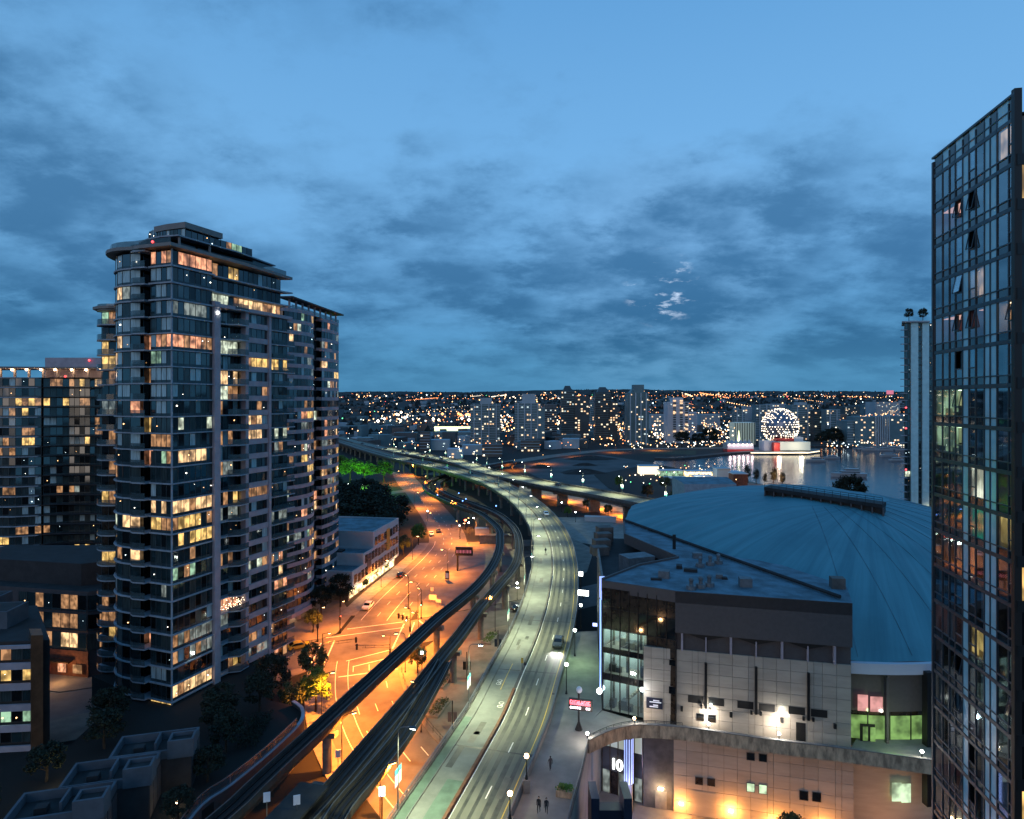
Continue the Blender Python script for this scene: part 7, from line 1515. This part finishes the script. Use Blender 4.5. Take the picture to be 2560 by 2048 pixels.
MLB = ['pale block directly left of the lit globe, first of its row', 'taller pale block left of the lit globe', 'teal block just behind the left side of the lit globe', 'pale block rising behind the top of the lit globe', 'teal tower with white roof box right of the lit globe', 'dark narrow block right of the white-topped tower', 'teal block left of the wide glass hotel', 'long pale block on the slope right of the white concrete tower', 'small white block touching the white concrete tower', 'low pale block left of the white concrete tower', 'block on the hill crest with pink sign', 'teal block on the slope left of the pink-signed one', 'dark block on the slope above the wide hotel']
for (u0, u1, vt, Y, m_), lb in zip(MID, MLB): far_tower(u0, u1, vt, Y, m_, lb, (u0+(u1-u0)*.3, u0+(u1-u0)*.7, vt-6) if 'roof box' in lb else None, litp=.28, fins=2 if m_ == 'far_teal' else 0, bandm='far_pale' if m_ != 'far_dark' else 'far_teal', group='mid-rise blocks beyond the inlet')
ht = far_tower(2118, 2184, 1052, 760, 'far_teal', 'wide stepped glass hotel above the marina', litp=.04, bandm='far_pale', step=[(2135, 2190, 1042)], name='distant_hotel'); far_step(ht, [(2210, 2268, 1040)], 760, 0, 'far_teal', 40)
for k in range(7): x = (2188+k*5.5-CX)/F*757; b = MB(); b.prism([(x, 756), (x+1.1, 756), (x+1.1, 762), (x, 762)], 0, 55-(1040-HZ)/F*757); b.build('fin', 'far_pale', ht)
x = (2225-CX)/F*1480; b = MB(); b.box((x, 1480, 55+(HZ-986)/F*1480), (16, 1, 9)); b.build('pink_sign', 'red_letter', bpy.data.objects['distant_tower.018'])
# low blocks before the towers, left of the inlet
LOW = [(1075, 1122, 1100, 700, 'far_pale', 'white low block with dark windows left of the pale tower pair'), (1050, 1074, 1080, 690, 'far_brown', 'narrow brown block with white balconies left of the white low block'), (1118, 1156, 1122, 600, 'far_white', 'small white and green house behind the far viaduct'), (1205, 1255, 1112, 620, 'far_brown', 'brown-grey low block below the leftmost pale tower'), (1155, 1205, 1113, 640, 'far_pale', 'grey flat-roofed block behind the far viaduct lamps'), (1302, 1350, 1102, 680, 'far_brown', 'brown low block below the second pale tower'), (1400, 1470, 1100, 730, 'far_dark', 'dark low block below the stepped twin tower'), (985, 1040, 1082, 820, 'far_dark', 'dark shed roof left of the playing field lights'), (1085, 1176, 1081, 800, 'far_teal', 'long blue-grey shed roof below the bright playing field')]
for u0, u1, vt, Y, m_, lb in LOW: far_tower(u0, u1, vt, Y, m_, lb, litp=.22, name='distant_block', band=m_ == 'far_brown', group='low blocks beyond the viaducts')
# bright playing field
Y = 1050; b = MB(); x0, x1 = (1086-CX)/F*Y, (1176-CX)/F*Y; b.obox((x0, Y, 55-(1078-HZ)/F*Y), (x1-x0, 0, 0), (0, 3, 0), (0, 0, 7.5)); tag(b.build('lit_field', 'strip_green'), 'bright pale green floodlit stand in the far city', 'stand')
# ---------------------------------------------------------------- geodesic globe on the water
SW = Vector((289, 692, 0)); t = thing('globe_building', 'lit geodesic globe building on a pier across the water', 'building', SW)
bm = bmesh.new(); bmesh.ops.create_icosphere(bm, subdivisions=3, radius=18.4); me = bpy.data.meshes.new('globe')
lv = [v.co.copy() for v in bm.verts]; ed = [(e.verts[0].co.copy(), e.verts[1].co.copy()) for e in bm.edges]; bm.to_mesh(me); bm.free(); me.materials.append(M['ball_metal']); o = bpy.data.objects.new('globe', me); C.objects.link(o); o.parent = t; o.location = (0, 0, 26.5)
b = MB(); c = SW+Vector((0, 0, 26.5))
for p, q in ed:
    if p.y < 4: b.cyl(c+p*1.004, c+q*1.004, .12, n=4)
tag(b.build('globe_struts', 'metal_grey', t, fix=False), kind='stuff')
b = MB()
for p in lv:
    if p.y < 3: b.octa(c+p*1.035, .75)
for p, q in ed:
    if (p+q).y < 4 and rf.random() < .45: b.octa(c+(p+q)*.5*1.05, .5)
tag(b.build('globe_lights', 'city_white', t, fix=False), kind='stuff')
def swb(nm, u0, u1, v0, v1, Y, m_, d=14): x0 = (u0-CX)/F*Y; x1 = (u1-CX)/F*Y; z1 = 55-(v0-HZ)/F*Y; z0 = 55-(v1-HZ)/F*Y; b = MB(); b.obox((x0, Y, max(.1, z0)), (x1-x0, 0, 0), (0, d, 0), (0, 0, z1-max(.1, z0))); return b.build(nm, m_, t)
swb('hall', 1910, 1965, 1103, 1128, 676, 'far_white'); swb('hall_glass', 1950, 2026, 1105, 1126, 670, 'hall_pale'); swb('roof_box', 1985, 2008, 1093, 1105, 678, 'far_white'); swb('red_wall', 1935, 1950, 1107, 1128, 668, 'sw_red', 6); swb('red_roof', 1940, 1985, 1096, 1104, 676, 'sw_red')
b = MB(); b.prism([g3(1876, 1135), g3(1960, 1137), g3(2020, 1136), g3(2048, 1130), g3(2050, 1126), g3(1880, 1124)], .6, 1.6); b.build('pier_deck', 'concrete', t)
b = MB()
for k in range(48): u = 1878+k*3.6; p = at(u, 1133.5 if u < 2020 else 1133.5-(u-2020)*.15, 1.6); b.box((p.x, p.y-.5, 1.6), (1.0, .5, 1.0))
tag(b.build('pier_lights', 'pier_warm', t, fix=False), kind='stuff')
for k in range(14): p = at(1885+k*11.5, 1135.5, 0); b = MB(); b.cyl((p.x, p.y+1.5, -.5), (p.x, p.y+1.5, .7), .5); b.build('pile', 'seawall', t)
light('pier_glow', 'POINT', SW+Vector((8, -34, 7)), 4500, (1, .88, .6), None, 2); light('pier_glow', 'POINT', SW+Vector((-14, -32, 7)), 3500, (1, .8, .6), None, 2)
t2 = thing('pavilion', 'white and red lit tent pavilion left of the globe building', 'pavilion', (235, 680, 0))
Y = 676; x0 = (1818-CX)/F*Y; x1 = (1884-CX)/F*Y
b = MB(); b.obox((x0, Y, 0), (x1-x0, 0, 0), (0, 14, 0), (0, 0, 3)); b.build('red_base', 'sw_red', t2); b = MB(); b.obox((x0, Y-.2, 3), (x1-x0, 0, 0), (0, 14.4, 0), (0, 0, 6)); b.build('white_wall', 'boat_white', t2)
for k in range(6): xx = x0+(x1-x0)*(k+.5)/6; i = MB(); i.cyl((xx, Y+6, 9), (xx, Y+6, 13), 3.2, .2, 8); i.build('tent_peak', 'boat_white', t2); b = MB(); b.ball((xx, Y-.8, 8), .8, 8, 5); b.build('flood_lamp', 'city_white', t2); light('pavilion_glow', 'POINT', (xx, Y-3, 7), 550, (1, .7, .75), None, 1)
b = MB(); xx = (1847-CX)/F*690; b.cyl((xx, 690, 0), (xx, 690, 22), 3, .4, 8); tag(b.build('lit_spire', 'strip_green'), 'pale lit spire standing behind the pavilion', 'spire')
FINS = []
for k in range(9): xx = (1838+k*6-CX)/F*759.4; b = MB(); b.box((xx, 759.4, 2), (.7, .6, 26)); FINS.append(b)
b = MB(); xx = (1838-CX)/F*760; b.obox((xx, 760, 2), ((1888-1838)/F*760, 0, 0), (0, 20, 0), (0, 0, 26)); tag(b.build('glass_hall', 'hall_pale'), 'pale green lit glass hall behind the pavilion', 'hall')
gh = bpy.data.objects['glass_hall']
for b in FINS: b.build('fin', 'far_dark', gh)
# ---------------------------------------------------------------- boats
def boat(label, u, v, L, an, mast=0, deck=1):
    p = at(u, v, .1); t = thing('boat', label, 'boat', p, an, 'boats on the inlet'); b = MB(); H = L*.11; W = L*.15
    sec = [(-L/2, W*.85), (-L*.2, W), (L*.2, W*.85), (L*.4, W*.4), (L/2, .05)]; rows = [[Vector((x, -w_, H)), Vector((x*.95, -w_*.7, 0)), Vector((x*.95, w_*.7, 0)), Vector((x, w_, H))] for x, w_ in sec]
    for a, c in zip(rows[:-1], rows[1:]): b.strip(a, c); b.poly([a[0], c[0], c[3], a[3]])
    b.poly(rows[0]); o = b.build('hull', 'boat_white'); o.parent = t
    for k in range(deck): b = MB(); b.box((-L*.05*(k+1), 0, H+k*1.6), (L*(.5-.13*k), W*1.3, 1.6)); o = b.build('cabin', 'boat_white'); o.parent = t; b = MB(); b.box((-L*.05*(k+1), 0, H+k*1.6+.6), (L*(.5-.13*k)+.05, W*1.3+.05, .6)); q = b.build('cabin_windows', 'glass_black'); q.parent = o
    if mast: b = MB(); b.cyl((0, 0, H), (0, 0, H+mast), .12, n=5); o = b.build('mast', 'metal_grey'); o.parent = t
boat('largest white motor yacht moored behind the roof tree', 2120, 1192, 24, 3.0, 7, 2); boat('small white boat in front of the globe pier', 2037, 1154, 17, 3.1); boat('small pale boat near the right shore', 2223, 1142, 18, .1); boat('small boat right of the pale one by the slab tower', 2242, 1153, 15, .2); boat('faint boat behind the one before the globe pier', 2080, 1147, 15, 0)
for i in range(9): boat('moored marina boat below the hotel, %s from the left' % ORD[i], 2150+i*13, 1124+(i % 3)*1.5, 14+(i % 4)*2, rf.uniform(-.3, .3), 9 if i % 2 else 0)
# ---------------------------------------------------------------- marina sheds and grey box behind the dome
b = MB(); b.prism([(64.5, 240), (84, 240), (88, 262), (66, 264)], 0, 23.5, 0, 1); tag(b.build('plant_building', ['slab_edge', 'roof_membrane']), 'plain grey-blue box building behind the left of the arena roof', 'building')
SH = [(1620, 1175, 14, 6, 'screen_white', 'bright white lit marquee at the left end of the marina'), (1675, 1180, 16, 4, 'lit_green', 'long pale greenhouse-like shed among the marina lights'), (1745, 1182, 18, 4, 'lit_shop', 'long bright shed roof in the middle of the marina'), (1755, 1195, 12, 4, 'lit_cream', 'warm lit shed in front of the bright long roof'), (1804, 1195, 9, 9, 'far_pale', 'pale square container hall near the shore'), (1835, 1192, 7, 6, 'lit_green', 'small green-white lit hut by the shore'), (1690, 1200, 14, 4, 'far_teal', 'dim teal shed in front of the greenhouse-like one'), (1845, 1205, 9, 8, 'brick_red', 'pinkish brick hut lit orange at the shore')]
for u, v, w_, h_, m_, lb in SH:
    p = at(u, v+10, 0); t = thing('marina_shed', lb, 'shed', p, group='sheds by the marina'); b = MB(); b.box(p, (w_, 9, h_)); b.build('walls', m_ if m_ != 'screen_white' else 'win_white', t); b = MB(); b.obox(p+Vector((-w_/2-.4, -5, h_)), (w_+.8, 0, 0), (0, 10, 0), (0, 0, .5)); b.build('roof', 'far_pale' if 'lit' not in m_ else 'far_white', t)
light('shore_glow', 'POINT', (165, 400, 7), 5000, (1, .42, .12), None, 1); light('shore_glow', 'POINT', (80, 340, 6), 4000, (1, .42, .14), None, 1); light('marina_glow', 'POINT', (120, 420, 9), 4000, (.9, 1, .85), None, 1)
